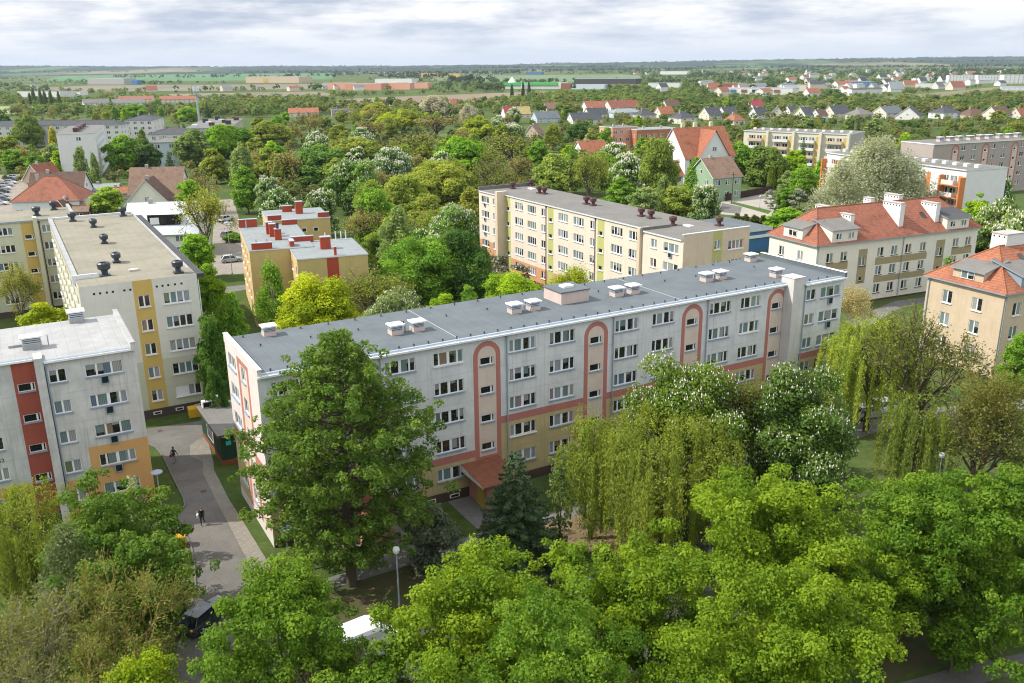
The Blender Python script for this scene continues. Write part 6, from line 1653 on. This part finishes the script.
# ================================================================ woods, hedges and hills at the horizon
S1 = scatter(1700, -40, 1060, 84, 118, 1, 5, 10, 1.0, 0, .75)
S2 = scatter(1300, -40, 1060, 72, 92, 2, 6, 11, 1.0, 60, .95)
S3 = scatter(1300, 640, 1060, 70, 112, 3, 5, 10, 1.0, 0, .9)
S4 = scatter(700, -30, 1060, 66.5, 74, 4, 8, 14, 1.0, 45)
S5 = scatter(560, 500, 690, 88, 104, 6, 4, 8, 1.0, 0, .95)
S6 = scatter(420, -30, 330, 100, 116, 7, 4, 9)
S8 = scatter(1900, 560, 1050, 96, 165, 8, 2, 5.5, 1.6, 0, .1) + scatter(500, -20, 235, 112, 185, 18, 2, 4.5, 1.5)
S9 = []
_r9 = random.Random(33)
while len(S9) < 900:
    x, y = _r9.uniform(225, 700), _r9.uniform(118, 212)
    P = at(x, y)
    if inpoly(x, y, PARK) and free(P[0], P[1], 3): S9.append((P[0], P[1], _r9.uniform(1.5, 5.0)))
wood('undergrowth', 'olive undergrowth below the trees of the park wood', S9[::2], (.155, .165, .045), 18)
wood('undergrowth', 'green undergrowth below the trees of the park wood', S9[1::2], (.11, .165, .035), 19)
wood('garden_shrubs', 'green hedges and bushes of the estate gardens', S8[::2], (.12, .19, .035), 20)
wood('garden_shrubs', 'olive hedges and bushes of the estate gardens', S8[1::2], (.185, .20, .055), 21)
wood('near_scrub', 'bushes and trees mixed among the far gardens', S1[::2] + S6, (.125, .195, .04), 11)
wood('olive_scrub', 'olive bushes and trees mixed among the far gardens', S1[1::2], (.175, .195, .06), 12)
wood('hedgerow_trees', 'lines and clumps of trees between the far fields', S2 + S4, (.055, .10, .035), 13)
wood('town_trees', 'trees massed between the houses of the far town', S3[::2], (.085, .145, .04), 14)
wood('pale_town_trees', 'paler spring trees between the houses of the far town', S3[1::2], (.15, .2, .055), 15)
wood('green_slope', 'fresh green bushes on the slope behind the far estate', S5, (.15, .235, .05), 16)
S7 = []
r7 = random.Random(9)
for (x0, y0, x1, y1, n) in ((0, 70.6, 130, 70.2, 150), (130, 70, 330, 69.2, 120), (245, 73, 350, 73.5, 140), (330, 75.6, 520, 74, 170), (500, 72, 700, 70.5, 170), (690, 68.5, 1040, 66.6, 260), (110, 78.2, 335, 77.6, 70), (380, 78.5, 450, 78, 50), (450, 82, 500, 81.5, 40)):
    for _ in range(n):
        t = r7.random(); P = at(x0 + (x1 - x0) * t, y0 + (y1 - y0) * t + r7.gauss(0, .5)); 
        if 500 < P[1] < 7400: S7.append((P[0], P[1], r7.uniform(9, 17)))
wood('far_woods', 'dark belts of woodland near the horizon', S7, (.032, .06, .03), 17)
# a few poplars standing out in the plain
for i, x in enumerate((31, 35, 42, 46, 52, 60)):
    P = at(x, 106); plant('column', P, 2.4, 15 + (i * 5) % 6, (.09, .14, .05), 'tall dark poplar in the row on the plain at the left', 'poplars on the plain at the left', name='poplar')
for i, x in enumerate((512, 523, 529)):
    P = at(x, 97.5); plant('column', P, 2.2, 17 + i, (.05, .085, .03), 'slim dark poplar in the row before the hypermarket', 'poplars before the hypermarket', name='poplar')
def hill_mat():
    m, nt = nodes('hill_cover'); tc = N(nt, 'ShaderNodeTexCoord').outputs['Object']
    a = noise(nt, mapv(nt, tc, (1, .35, 1)), .0022, 6, .6); b = noise(nt, tc, .02, 5, .7); c = noise(nt, mapv(nt, tc, (1, .3, 1)), .0009, 3, .5)
    col = mixc(nt, ramp(nt, a, .55, .62), (.02, .042, .024), (.085, .15, .055)); col = mixc(nt, ramp(nt, c, .58, .64), col, (.20, .185, .10))
    col = mixc(nt, math_(nt, 'MULTIPLY', ramp(nt, b, .4, .7), .4), col, (.03, .05, .022)); col = mixc(nt, ramp(nt, noise(nt, mapv(nt, tc, (1, .12, 1)), .003, 2, .5), .69, .71), col, (.42, .36, .05)); finish(nt, col, .95, .1); MAT['hill_cover'] = m
hill_mat()
CREST = []
def hills(name, label, y, hts, seed, mat='hill_cover', wid=1500):
    """a long low swell with a ragged wooded crest"""
    r = np.random.default_rng(seed); n = 420; xs = np.linspace(-6500, 6500, n); base = np.interp(xs, np.linspace(-6500, 6500, len(hts)), hts)
    nz = np.cumsum(r.normal(size=n)) ; nz -= np.linspace(nz[0], nz[-1], n); nz = nz / max(np.abs(nz).max(), 1) * 9
    rows = 9; V = []; 
    for j in range(rows):
        t = j / (rows - 1); prof = sin(pi * min(1, t * 1.15) / 2 if t < .87 else pi / 2) 
        crest = 3.4 * np.abs(r.normal(size=n)) if j >= rows - 2 else 1.0 * r.normal(size=n) * (t > 0)
        z = (base + nz) * prof + crest if j else np.full(n, -2.0)
        V.append(np.stack([xs, np.full(n, y + wid * t), z], 1))
    V.append(np.stack([xs, np.full(n, y + wid + 200), np.full(n, -2.0)], 1)); rows += 1
    V = np.concatenate(V); F_ = [(j * n + i, j * n + i + 1, (j + 1) * n + i + 1, (j + 1) * n + i) for j in range(rows - 1) for i in range(n - 1)]
    me = bpy.data.meshes.new(name); me.from_pydata(V.tolist(), [], F_); me.materials.append(MAT[mat]); me.polygons.foreach_set('use_smooth', [True] * len(F_)); o = link(name, me); CREST.append((xs, y + wid * .9, base + nz)); tag(o, label, None, None, 'structure')
hills('hills', 'low wooded swell before the horizon', 5200, [30, 24, 22, 20, 14, 10, 12, 16, 22, 24, 22, 26, 28], 3, wid=1300)
hills('hills', 'wooded hills along the horizon', 6700, [70, 62, 66, 52, 40, 34, 34, 40, 46, 52, 56, 62, 64], 5, wid=1600)
rc = random.Random(77); SH = []
for xs_, yc, zc in CREST:
    cl = [(rc.uniform(-6000, 6000), rc.uniform(60, 420)) for _ in range(34)]
    for _ in range(700):
        c = rc.choice(cl); x = c[0] + rc.gauss(0, c[1])
        if abs(x) < 6400: SH.append((x, yc + rc.uniform(-250, 60), float(np.interp(x, xs_, zc)) * .94, rc.uniform(9, 17)))


# ================================================================ street furniture, cars, people
wood('crest_woods', 'dark woods along the crests at the horizon', SH, (.03, .055, .03), 27)
def lamp(label, base, top, kind='disc', group='street lamps'):
    P = at(*base); h = zat(*top, P); r = thing('street_lamp', label, 'street lamp', P, 0, group)
    m = MB(); m.tube((0, 0, 0), (0, 0, h - .12), .075, .05, 'grey_metal', 8); m.box(-.14, .14, -.14, .14, 0, .5, 'grey_metal'); m.build('pole', r)
    m = MB()
    if kind == 'disc': m.lathe([(.06, h - .3), (.14, h - .22), (.52, h - .1), (.50, h - .02), (.2, h + .1), (.001, h + .13)], 'lamp_grey', 16)
    else: m.lathe([(.05, h - .35), (.2, h - .28), (.26, h - .05), (.2, h + .12), (.001, h + .16)], 'lamp_glass', 14)
    m.build('lamp_head', r)
    return r
plain('lamp_grey', (.33, .36, .44), .5, .4)
lamp('flat grey disc lamp at the orange corner of the white-roofed block', (163, 517), (156.5, 471.5))
lamp('pale disc lamp between the beige block and the green hut', (220.5, 423), (217.3, 396), 'globe2')
lamp('flat grey disc lamp at the front corner of the arched block', (291, 583), (278.5, 529))
lamp('white-headed lamp beside the yellow-green maple, left of the spruce', (400, 618), (396.5, 549), 'globe2')
lamp('white-headed lamp between the willow and the biggest maple', (709, 556), (712, 494), 'globe2')
lamp('white lamp on the lawn at the right below the slender weeping tree', (934, 508), (941, 454), 'globe2')
lamp('tall thin lamp post on the street of parked cars', (232.5, 275), (229, 222), 'disc')
lamp('white lamp post beside the pale forecourt of the green house', (759.5, 209), (758.5, 196), 'globe2')
P = at(731.5, 204); r = thing('utility_pole', 'dark wooden utility pole before the green house', 'utility pole', P); h = zat(732, 172, P)
m = MB(); m.tube((0, 0, 0), (0, 0, h), .15, .1, 'bark', 8); m.box(-.9, .9, -.06, .06, h - .8, h - .65, 'bark'); m.build('pole', r)
m = MB(); [m.lathe([(.04, 0), (.07, .06), (.05, .2), (.001, .22)], 'pvc', 8, (x, 0, h - .65)) for x in (-.75, 0.3, .75)]; m.build('insulator', r)

def bin_(label, base, rz):
    P = at(*base); r = thing('recycling_bin', label, 'bin', P, rz, 'yellow bins'); m = MB()
    m.lathe([(.001, .08), (.55, .1), (.62, .25), (.66, 1.15), (.6, 1.2)], 'bin_yellow', 4, (0, 0, 0)); 
    m = MB(); m.prism([(-.62, -.5), (.62, -.5), (.62, .5), (-.62, .5)], .12, 1.05, 'bin_yellow'); m.prism([(-.66, -.54), (.66, -.54), (.66, .54), (-.66, .54)], .95, 1.06, 'bin_yellow'); m.build('body', r)
    m = MB(); n = 8
    for k in range(n):
        t0, t1 = pi * k / n, pi * (k + 1) / n
        m.poly([(-.66, -.54 * cos(t0), 1.065 + .34 * sin(t0)), (.66, -.54 * cos(t0), 1.065 + .34 * sin(t0)), (.66, -.54 * cos(t1), 1.065 + .34 * sin(t1)), (-.66, -.54 * cos(t1), 1.065 + .34 * sin(t1))], 'bin_yellow')
    m.poly([(-.66, -.54 * cos(pi * k / n), 1.065 + .34 * sin(pi * k / n)) for k in range(n + 1)], 'bin_yellow'); m.poly([(.66, -.54 * cos(pi * k / n), 1.065 + .34 * sin(pi * k / n)) for k in range(n, -1, -1)], 'bin_yellow'); m.build('lid', r)
    for x in (-.5, .5):
        for y in (-.4, .4):
            m = MB(); m.tube((x - .05, y, .08), (x + .05, y, .08), .08, .08, 'rubber', 8); m.build('wheel', r)
    return r
plain('bin_yellow', (.62, .38, .015), .5, .4)
bin_('yellow wheeled bin against the dark base of the beige block', (195, 417), RZ(U60))
bn = bin_('yellow wheeled bin beside the kerb at the lower left drive', (180, 546), .3); bn.scale = (.82, .82, .82)

def car_proto(label, kind='hatch'):
    r = thing('parked_car', label, 'car', (0, 0, 0)); L_, W_ = (4.3, 1.76)
    st = [(-2.15, .42, .62, .70), (-2.05, .30, .86, .80), (-1.5, .24, .93, .87), (-.5, .22, .96, .88), (.6, .22, .97, .88), (1.35, .24, .90, .86), (1.95, .28, .80, .80), (2.15, .40, .62, .66)]
    m = MB(); ring = []
    for x, z0, z1, hw in st:
        zm = (z0 + z1) / 2
        ring.append([(x, -hw * .92, z0), (x, -hw, zm), (x, -hw * .96, z1 - .05), (x, -hw * .86, z1), (x, hw * .86, z1), (x, hw * .96, z1 - .05), (x, hw, zm), (x, hw * .92, z0)])
    for a, b in zip(ring, ring[1:]):
        for i in range(8): j = (i + 1) % 8; m.poly([a[i], b[i], b[j], a[j]], 'car_paint')
    m.poly(ring[0][::-1], 'car_paint'); m.poly(ring[-1], 'car_paint'); body = m.build('body', r)
    rear = -1.95 if kind == 'hatch' else -1.5
    m = MB(); b0, b1, t0, t1 = (rear, 1.05, rear + .45, .25) if kind == 'hatch' else (rear, 1.05, rear + .6, .25)
    lo = [(b0, -.80, .90), (b1, -.80, .93), (b1, .80, .93), (b0, .80, .90)]; hi = [(t0, -.62, 1.44), (t1, -.62, 1.46), (t1, .62, 1.46), (t0, .62, 1.44)]
    for i in range(4): j = (i + 1) % 4; m.poly([lo[i], lo[j], hi[j], hi[i]], 'car_glass')
    m.build('window', r)
    m = MB(); hh = [(x * 1.0, y * 1.05, z + .03) for x, y, z in hi]; m.poly(hh, 'car_paint'); m.poly([hi[3], hi[2], hi[1], hi[0]], 'car_paint')
    for i in range(4): j = (i + 1) % 4; m.poly([hi[i], hi[j], hh[j], hh[i]], 'car_paint')
    for i in range(4):
        m.tube(lo[i], hi[i], .045, .04, 'car_paint', 5)
    for s in (-1, 1): m.tube((-.35, s * .815, .92), (-.35, s * .635, 1.45), .04, .035, 'car_paint', 5)
    m.build('roof', r)
    for x in (-1.32, 1.33):
        for y in (-.80, .80):
            m = MB(); m.tube((x, y - .1, .31), (x, y + .1, .31), .31, .31, 'rubber', 16); w = m.build('wheel', r)
            s = .105 if y > 0 else -.105
            m = MB(); m.tube((x, y + s - .01, .31), (x, y + s + .01, .31), .19, .19, 'grey_metal', 10); m.build('rim', w)
    for y in (-.55, .55):
        m = MB(); m.box(2.04, 2.13, y - .18, y + .18, .60, .73, 'lamp_glass'); m.build('headlight', r); m = MB(); m.box(-2.13, -2.05, y - .2, y + .2, .66, .82, 'red_glass'); m.build('tail_light', r)
    for s in (-1, 1): m = MB(); m.box(.72, .86, s * .98 - .1, s * .98 + .1, .95, 1.08, 'car_paint'); m.build('mirror', r)
    return r
CG = 'parked cars'
c0 = car_proto('dark blue-black car parked at the lower end of the drive'); c0['group'] = CG
def setcar(c, col):
    for ch in c.children: ch.color = (*col, 1)
P = at(207, 622); c0.location = P; c0.rotation_euler = (0, 0, radians(68)); setcar(c0, (.015, .02, .03))
_cp = [None]
def car(x, y, rz, col, label, px=True, group=CG):
    P = at(x, y) if px else (x, y, 0.0)
    c = dup(c0, (P[0], P[1], .02), radians(rz), label, group, None, (*col, 1)); return c
WHT, SLV, BLK, RED, BLU, GRY = (.75, .76, .77), (.42, .44, .46), (.015, .016, .018), (.33, .02, .02), (.03, .07, .22), (.10, .11, .12)
car(226, 221, 62, WHT, 'white car in the left street, farthest of the three')
car(229.5, 237, 60, GRY, 'dark grey car in the left street, middle of the three')
car(231.5, 262, 26, SLV, 'silver car in the left street, nearest of the three')
CPG = 'cars in the left edge car park'
for i, (x, y, c, n) in enumerate([(15, 178.5, WHT, 'white'), (12, 181, BLU, 'blue'), (10.5, 184, WHT, 'white'), (7, 186.5, SLV, 'silver'), (4.5, 189.5, WHT, 'white'), (3, 193, BLK, 'black'), (1.5, 197, SLV, 'silver'), (3.5, 201, GRY, 'grey'), (0, 205, WHT, 'white'), (-2, 190, GRY, 'grey')]):
    car(x, y, 12, c, '%s car in the slanted row of the car park at the left edge' % n, True, CPG)
for u_, v_, rz, c, lab in [(44.5, -33.6, 60, WHT, 'white car glimpsed below the maple at the right edge'), (30, -29.5, 150, WHT, 'white car half hidden under the fresh green maple'), (33, -29.5, 150, SLV, 'silver car half hidden under the fresh green maple'), (27, -18, 150, GRY, 'grey car glimpsed between the lower maples'), (18, -18, 150, BLU, 'blue car glimpsed between the lower maples'), (14.5, -18.5, 150, BLK, 'black car glimpsed between the lower maples'), (37, -29, 150, BLK, 'black car under the right hand maples')]:
    x, y = U(u_, v_); car(x, y, 90 - U60 + (rz - 60), c, lab, False)
for x, y, c, n in [(886, 411, WHT, 'white'), (868, 417, SLV, 'silver')]: car(x, y, 20, c, '%s car on the lane behind the right hand lawn' % n)
# white van, roof seen from above
P = at(354, 628, 2.6); v = thing('parked_van', 'long white van parked under the yellow-green maples', 'van', (P[0], P[1], 0), radians(90 - 60.4 + 6))
m = MB(); sec = [(-3.0, .45, 2.5, .98), (-2.95, .4, 2.62, 1.0), (1.2, .4, 2.62, 1.0), (1.75, .4, 2.45, .98), (2.35, .4, 1.45, .95), (3.1, .45, 1.15, .9), (3.2, .5, .8, .85)]; ring = []
for x, z0, z1, hw in sec: ring.append([(x, -hw, z0), (x, -hw, z1 - .25), (x, -hw * .86, z1), (x, hw * .86, z1), (x, hw, z1 - .25), (x, hw, z0)])
for a, b in zip(ring, ring[1:]):
    for i in range(6): j = (i + 1) % 6; m.poly([a[i], b[i], b[j], a[j]], 'pvc')
m.poly(ring[0][::-1], 'pvc'); m.poly(ring[-1], 'pvc'); m.build('body', v)
m = MB(); m.poly([(1.83, -.78, 2.36), (2.34, -.84, 1.53), (2.34, .84, 1.53), (1.83, .78, 2.36)], 'car_glass'); m.build('windscreen', v)
for x in (-1.9, 2.1):
    for y in (-.95, .95): m = MB(); m.tube((x, y - .12, .36), (x, y + .12, .36), .36, .36, 'rubber', 16); w = m.build('wheel', v); m = MB(); s = .125 if y > 0 else -.125; m.tube((x, y + s - .01, .36), (x, y + s + .01, .36), .2, .2, 'grey_metal', 10); m.build('rim', w)
for y in (-.6, .6): m = MB(); m.box(3.1, 3.19, y - .15, y + .15, .8, 1.0, 'lamp_glass'); m.build('headlight', v)

for x, y in ((203.5, 491.5), (160, 431), (190, 548)):
    P = at(x, y); mc = MB(); mc.lathe([(.001, .012), (.30, .012), (.31, 0.0)], 'vent_brown', 16); mc.lathe([(.31, 0.0), (.31, .014), (.40, .014), (.42, 0)], 'kerb_stone', 16)
    o = mc.build('manhole_cover', None, (P[0], P[1], .025)); tag(o, {203.5: 'round manhole cover in the shaded middle of the drive', 160: 'round manhole cover near the beige block', 190: 'round manhole cover by the yellow bin'}[x], 'manhole cover', 'manhole covers')
# ---- two walkers: one continuous skinned body each
def cloth_mat(name, stops):
    """clothing by height on the body: shoes, trousers, top, skin"""
    m, nt = nodes(name); tc = N(nt, 'ShaderNodeTexCoord').outputs['Object']; sx = N(nt, 'ShaderNodeSeparateXYZ'); nt.links.new(tc, sx.inputs[0])
    cr = N(nt, 'ShaderNodeValToRGB'); cr.color_ramp.interpolation = 'CONSTANT'; nt.links.new(math_(nt, 'DIVIDE', sx.outputs[2], 1.8), cr.inputs[0])
    e = cr.color_ramp.elements; e[0].position = 0; e[0].color = (*stops[0][1], 1); e[1].position = stops[1][0] / 1.8; e[1].color = (*stops[1][1], 1)
    for z, c in stops[2:]: k = e.new(z / 1.8); k.color = (*c, 1)
    finish(nt, cr.outputs[0], .8, .2); MAT[name] = m
SKIN = (.50, .30, .22)
cloth_mat('clothes_a', [(0, (.03, .03, .03)), (.09, (.22, .22, .23)), (.88, (.03, .035, .05)), (1.49, SKIN)])
cloth_mat('clothes_b', [(0, (.5, .5, .5)), (.09, (.012, .012, .014)), (.9, (.014, .014, .017)), (1.44, SKIN)])
plain('hair_dark', (.03, .02, .015), .6); plain('hair_brown', (.16, .09, .04), .6); plain('skin', SKIN, .6); plain('bag_white', (.75, .74, .72), .6); plain('bag_red', (.40, .05, .08), .6)
def person(label, base, rz, mat, hair, stride, arm_out=.035, h=1.0):
    P = at(*base); s = stride
    J = {'pelvis': (0, 0, .95), 'waist': (0, .01, 1.08), 'chest': (0, .015, 1.30), 'neck': (0, .02, 1.47), 'jaw': (0, -.005, 1.56), 'skull': (0, .01, 1.66), 'crown': (0, .015, 1.74)}
    E_ = [('pelvis', 'waist'), ('waist', 'chest'), ('chest', 'neck'), ('neck', 'jaw'), ('jaw', 'skull'), ('skull', 'crown')]
    Rr = {'pelvis': (.15, .11), 'waist': (.125, .095), 'chest': (.165, .11), 'neck': (.055, .055), 'jaw': (.07, .08), 'skull': (.08, .095), 'crown': (.05, .06)}
    for sd, nm in ((-1, 'l'), (1, 'r')):
        f = s * sd
        J[nm + 'hip'] = (sd * .09, 0, .90); J[nm + 'knee'] = (sd * .10, -.5 * f * .35 - .03, .50); J[nm + 'ank'] = (sd * .10, -.9 * f * .45 + (.10 if f < 0 else 0), .10 + (.05 if f < 0 else 0)); a = J[nm + 'ank']; J[nm + 'toe'] = (sd * .115, a[1] - .17, .035 + (.0 if f >= 0 else .02))
        J[nm + 'sh'] = (sd * .19, .015, 1.40); J[nm + 'el'] = (sd * (.205 + arm_out * .5), .03 + .16 * f, 1.13); e = J[nm + 'el']; J[nm + 'wr'] = (sd * (.185 + arm_out * .5), e[1] + .10 * f - .12, .90); w = J[nm + 'wr']; J[nm + 'hand'] = (w[0], w[1] - .04, .80)
        E_ += [('pelvis', nm + 'hip'), (nm + 'hip', nm + 'knee'), (nm + 'knee', nm + 'ank'), (nm + 'ank', nm + 'toe'), ('chest', nm + 'sh'), (nm + 'sh', nm + 'el'), (nm + 'el', nm + 'wr'), (nm + 'wr', nm + 'hand')]
        for k, q in (('hip', .095), ('knee', .06), ('ank', .045), ('toe', .038), ('sh', .062), ('el', .045), ('wr', .033), ('hand', .034)): Rr[nm + k] = (q, q)
        for g in range(4):   # fingers, unequal and bent; the thumb leaves the side of the palm
            k = nm + 'f%d' % g; J[k] = (w[0] + sd * .004, w[1] - .055 + (g - 1.5) * .02, .735 - (.01 if g in (1, 2) else 0)); J[k + 't'] = (w[0] - sd * .015, w[1] - .06 + (g - 1.5) * .021, .695 - (.012 if g in (1, 2) else 0)); E_ += [(nm + 'hand', k), (k, k + 't')]; Rr[k] = Rr[k + 't'] = (.0095, .0095)
        k = nm + 'th'; J[k] = (w[0] - sd * .02, w[1] - .085, .80); J[k + 't'] = (w[0] - sd * .03, w[1] - .10, .755); E_ += [(nm + 'wr', k), (k, k + 't')]; Rr[k] = Rr[k + 't'] = (.011, .011)
    names = list(J); me = bpy.data.meshes.new('person'); me.from_pydata([J[n] for n in names], [(names.index(a), names.index(b)) for a, b in E_], [])
    me.materials.append(MAT[mat]); o = bpy.data.objects.new('person', me); COL.objects.link(o)
    o.modifiers.new('skin', 'SKIN'); 
    if not me.skin_vertices: bpy.context.view_layer.objects.active = o
    sk = me.skin_vertices[0].data
    for i, n in enumerate(names): sk[i].radius = Rr[n]; sk[i].use_root = (n == 'pelvis')
    o.modifiers.new('subdivision', 'SUBSURF').levels = 2; o.modifiers[-1].render_levels = 2
    o.location = (P[0], P[1], .03); o.rotation_euler = (0, 0, rz); o.scale = (h, h, h); tag(o, label, 'person')
    m = MB(); n = 12; m.lathe([(.001, .125), (.06, .115), (.098, .06), (.105, 0), (.098, -.05), (.085, -.075)], hair, n, (0, .022, 1.655)); hm = m.build('hair', o)
    hm.data.vertices.foreach_get; 
    for vtx in hm.data.vertices:
        if vtx.co.y < -.045 and vtx.co.z < 1.69: vtx.co.z = 1.69 + (vtx.co.z - 1.69) * .1
    m = MB()
    for x in (-.03, .03): m.lathe([(.001, -.011), (.011, 0), (.001, .011)], 'black', 6, (x, -.082, 1.655))
    m.build('eyes', o); m = MB(); m.poly([(0, -.115, 1.615), (-.014, -.085, 1.612), (0, -.088, 1.66)], 'skin'); m.poly([(0, -.115, 1.615), (0, -.088, 1.66), (.014, -.085, 1.612)], 'skin'); m.poly([(-.014, -.085, 1.612), (0, -.115, 1.615), (.014, -.085, 1.612)], 'skin'); m.build('nose', o)
    m = MB(); m.box(-.022, .022, -.088, -.08, 1.578, 1.588, 'bag_red'); m.build('mouth', o)
    for sd in (-1, 1): m = MB(); m.box(sd * .086 - .01, sd * .086 + .01, 0, .035, 1.61, 1.67, 'skin'); m.build('ear', o)
    return o
pa = person('person in a dark top and grey trousers walking up the drive away from us', (175, 463), radians(168), 'clothes_a', 'hair_dark', .7)
pb = person('person in black clothes walking down the drive with a white bag', (203, 525), radians(12), 'clothes_b', 'hair_brown', -.7, h=.96)
def bag(label, root, off, mat, name='shoulder_bag'):
    q = root.location + Matrix.Rotation(root.rotation_euler.z, 3, 'Z') @ Vector(off); r = thing(name, label, 'bag', q, root.rotation_euler.z)
    m = MB(); m.prism([(-.06, -.19), (.06, -.19), (.075, .19), (-.075, .19)], -.18, .12, mat); m.build('body', r)
    m = MB()
    for k in range(8):
        t0, t1 = pi * k / 8, pi * (k + 1) / 8; m.tube((0, .14 * cos(t0), .12 + .3 * sin(t0)), (0, .14 * cos(t1), .12 + .3 * sin(t1)), .012, .012, mat, 5)
    m.build('handle', r)
bag('white bag at the side of the walker in black', pb, (-.36, .0, .92), 'bag_white'); bag('small red bag at the side of the walker in grey trousers', pa, (.34, -.04, .78), 'bag_red', 'hand_bag')

# ================================================================ air, sky, sun, camera
SUN_EL, SUN_AZ = 46.0, 267.0
w = bpy.data.worlds.new('World'); SC.world = w; w.use_nodes = True; nt = w.node_tree; nt.nodes.clear()
sky = N(nt, 'ShaderNodeTexSky'); sky.sky_type = 'NISHITA'; sky.sun_disc = False; sky.sun_elevation = radians(SUN_EL); sky.sun_rotation = radians(SUN_AZ)
tc = N(nt, 'ShaderNodeTexCoord').outputs['Generated']; sx = N(nt, 'ShaderNodeSeparateXYZ'); nt.links.new(tc, sx.inputs[0])
zz = math_(nt, 'ADD', math_(nt, 'MAXIMUM', sx.outputs[2], 0.0), .115)
cb = N(nt, 'ShaderNodeCombineXYZ'); nt.links.new(math_(nt, 'DIVIDE', sx.outputs[0], zz), cb.inputs[0]); nt.links.new(math_(nt, 'DIVIDE', sx.outputs[1], zz), cb.inputs[1])
n1 = noise(nt, mapv(nt, cb.outputs[0], (1.15, 1.35, 1)), 1.0, 12, .58); n2 = noise(nt, mapv(nt, cb.outputs[0], (.42, .62, 1)), 1.0, 5, .5)
n3 = noise(nt, mapv(nt, tc, (7, 7, 34)), 1.0, 10, .58)
dens = math_(nt, 'ADD', math_(nt, 'MULTIPLY', n1, .25), math_(nt, 'ADD', math_(nt, 'MULTIPLY', n2, .2), math_(nt, 'MULTIPLY', n3, .55)))
cl = mixc(nt, ramp(nt, dens, SKY_LO, SKY_HI), tuple(v * SKY_K for v in SKY_DARK), tuple(v * SKY_K for v in SKY_LIGHT))
hz = ramp(nt, sx.outputs[2], .0, .05)
cl = mixc(nt, hz, tuple(v * SKY_K for v in SKY_HOR), cl)
zen = ramp(nt, sx.outputs[2], .10, .35); cl = mixc(nt, math_(nt, 'MULTIPLY', zen, .8), cl, tuple(v * SKY_K for v in SKY_ZEN))
cover = ramp(nt, dens, .30, .42)
col = mixc(nt, math_(nt, 'ADD', math_(nt, 'MULTIPLY', cover, .22), .78), sky.outputs[0], cl)
bg = N(nt, 'ShaderNodeBackground'); nt.links.new(col, bg.inputs[0]); bg.inputs[1].default_value = .1
ow = N(nt, 'ShaderNodeOutputWorld'); nt.links.new(bg.outputs[0], ow.inputs[0])
sl = bpy.data.lights.new('sun', 'SUN'); sl.energy = SUN_E; sl.angle = radians(.6); sl.color = (1.0, .95, .86); so = bpy.data.objects.new('sun', sl); COL.objects.link(so)
d = Vector((sin(radians(SUN_AZ)) * cos(radians(SUN_EL)), cos(radians(SUN_AZ)) * cos(radians(SUN_EL)), sin(radians(SUN_EL)))); so.rotation_euler = d.to_track_quat('Z', 'Y').to_euler(); so.location = (-200, 0, 220)
if HAZE > 0:
    m, nt = nodes('haze_air'); pv = N(nt, 'ShaderNodeVolumePrincipled'); pv.inputs['Color'].default_value = (.70, .81, .98, 1); pv.inputs['Density'].default_value = HAZE; pv.inputs['Anisotropy'].default_value = .2
    o = N(nt, 'ShaderNodeOutputMaterial'); nt.links.new(pv.outputs[0], o.inputs['Volume']); MAT['haze_air'] = m
    b = MB(); b.box(-9600, 9600, -420, 9400, -4.0, 96.0, 'haze_air'); ho = b.build('haze'); tag(ho, 'thin bluish air over the plain', None, None, 'stuff')
cam = bpy.data.cameras.new('camera'); cam.sensor_width = 36.0; cam.lens = F / 1024 * 36.0; cam.clip_start = .5; cam.clip_end = 30000
co = bpy.data.objects.new('camera', cam); COL.objects.link(co)
co.matrix_world = Matrix(((_rt[0], _up[0], -_fw[0], 0), (_rt[1], _up[1], -_fw[1], 0), (_rt[2], _up[2], -_fw[2], CAMH), (0, 0, 0, 1)))
SC.camera = co
vs = SC.view_settings; vs.view_transform = 'Standard'; vs.look = 'None'; vs.gamma = 1; vs.exposure = EXPO; vs.use_curve_mapping = False
SC.render.engine = 'CYCLES'; cy = SC.cycles; cy.max_bounces = 6; cy.diffuse_bounces = 3; cy.glossy_bounces = 2; cy.transmission_bounces = 3; cy.transparent_max_bounces = 4; cy.volume_bounces = 0
cy.use_denoising = True; cy.use_adaptive_sampling = True; cy.adaptive_threshold = .015; cy.filter_width = 1.1; cy.caustics_reflective = False; cy.caustics_refractive = False
try: cy.denoiser = 'OPENIMAGEDENOISE'; cy.denoising_prefilter = 'ACCURATE'
except Exception: pass
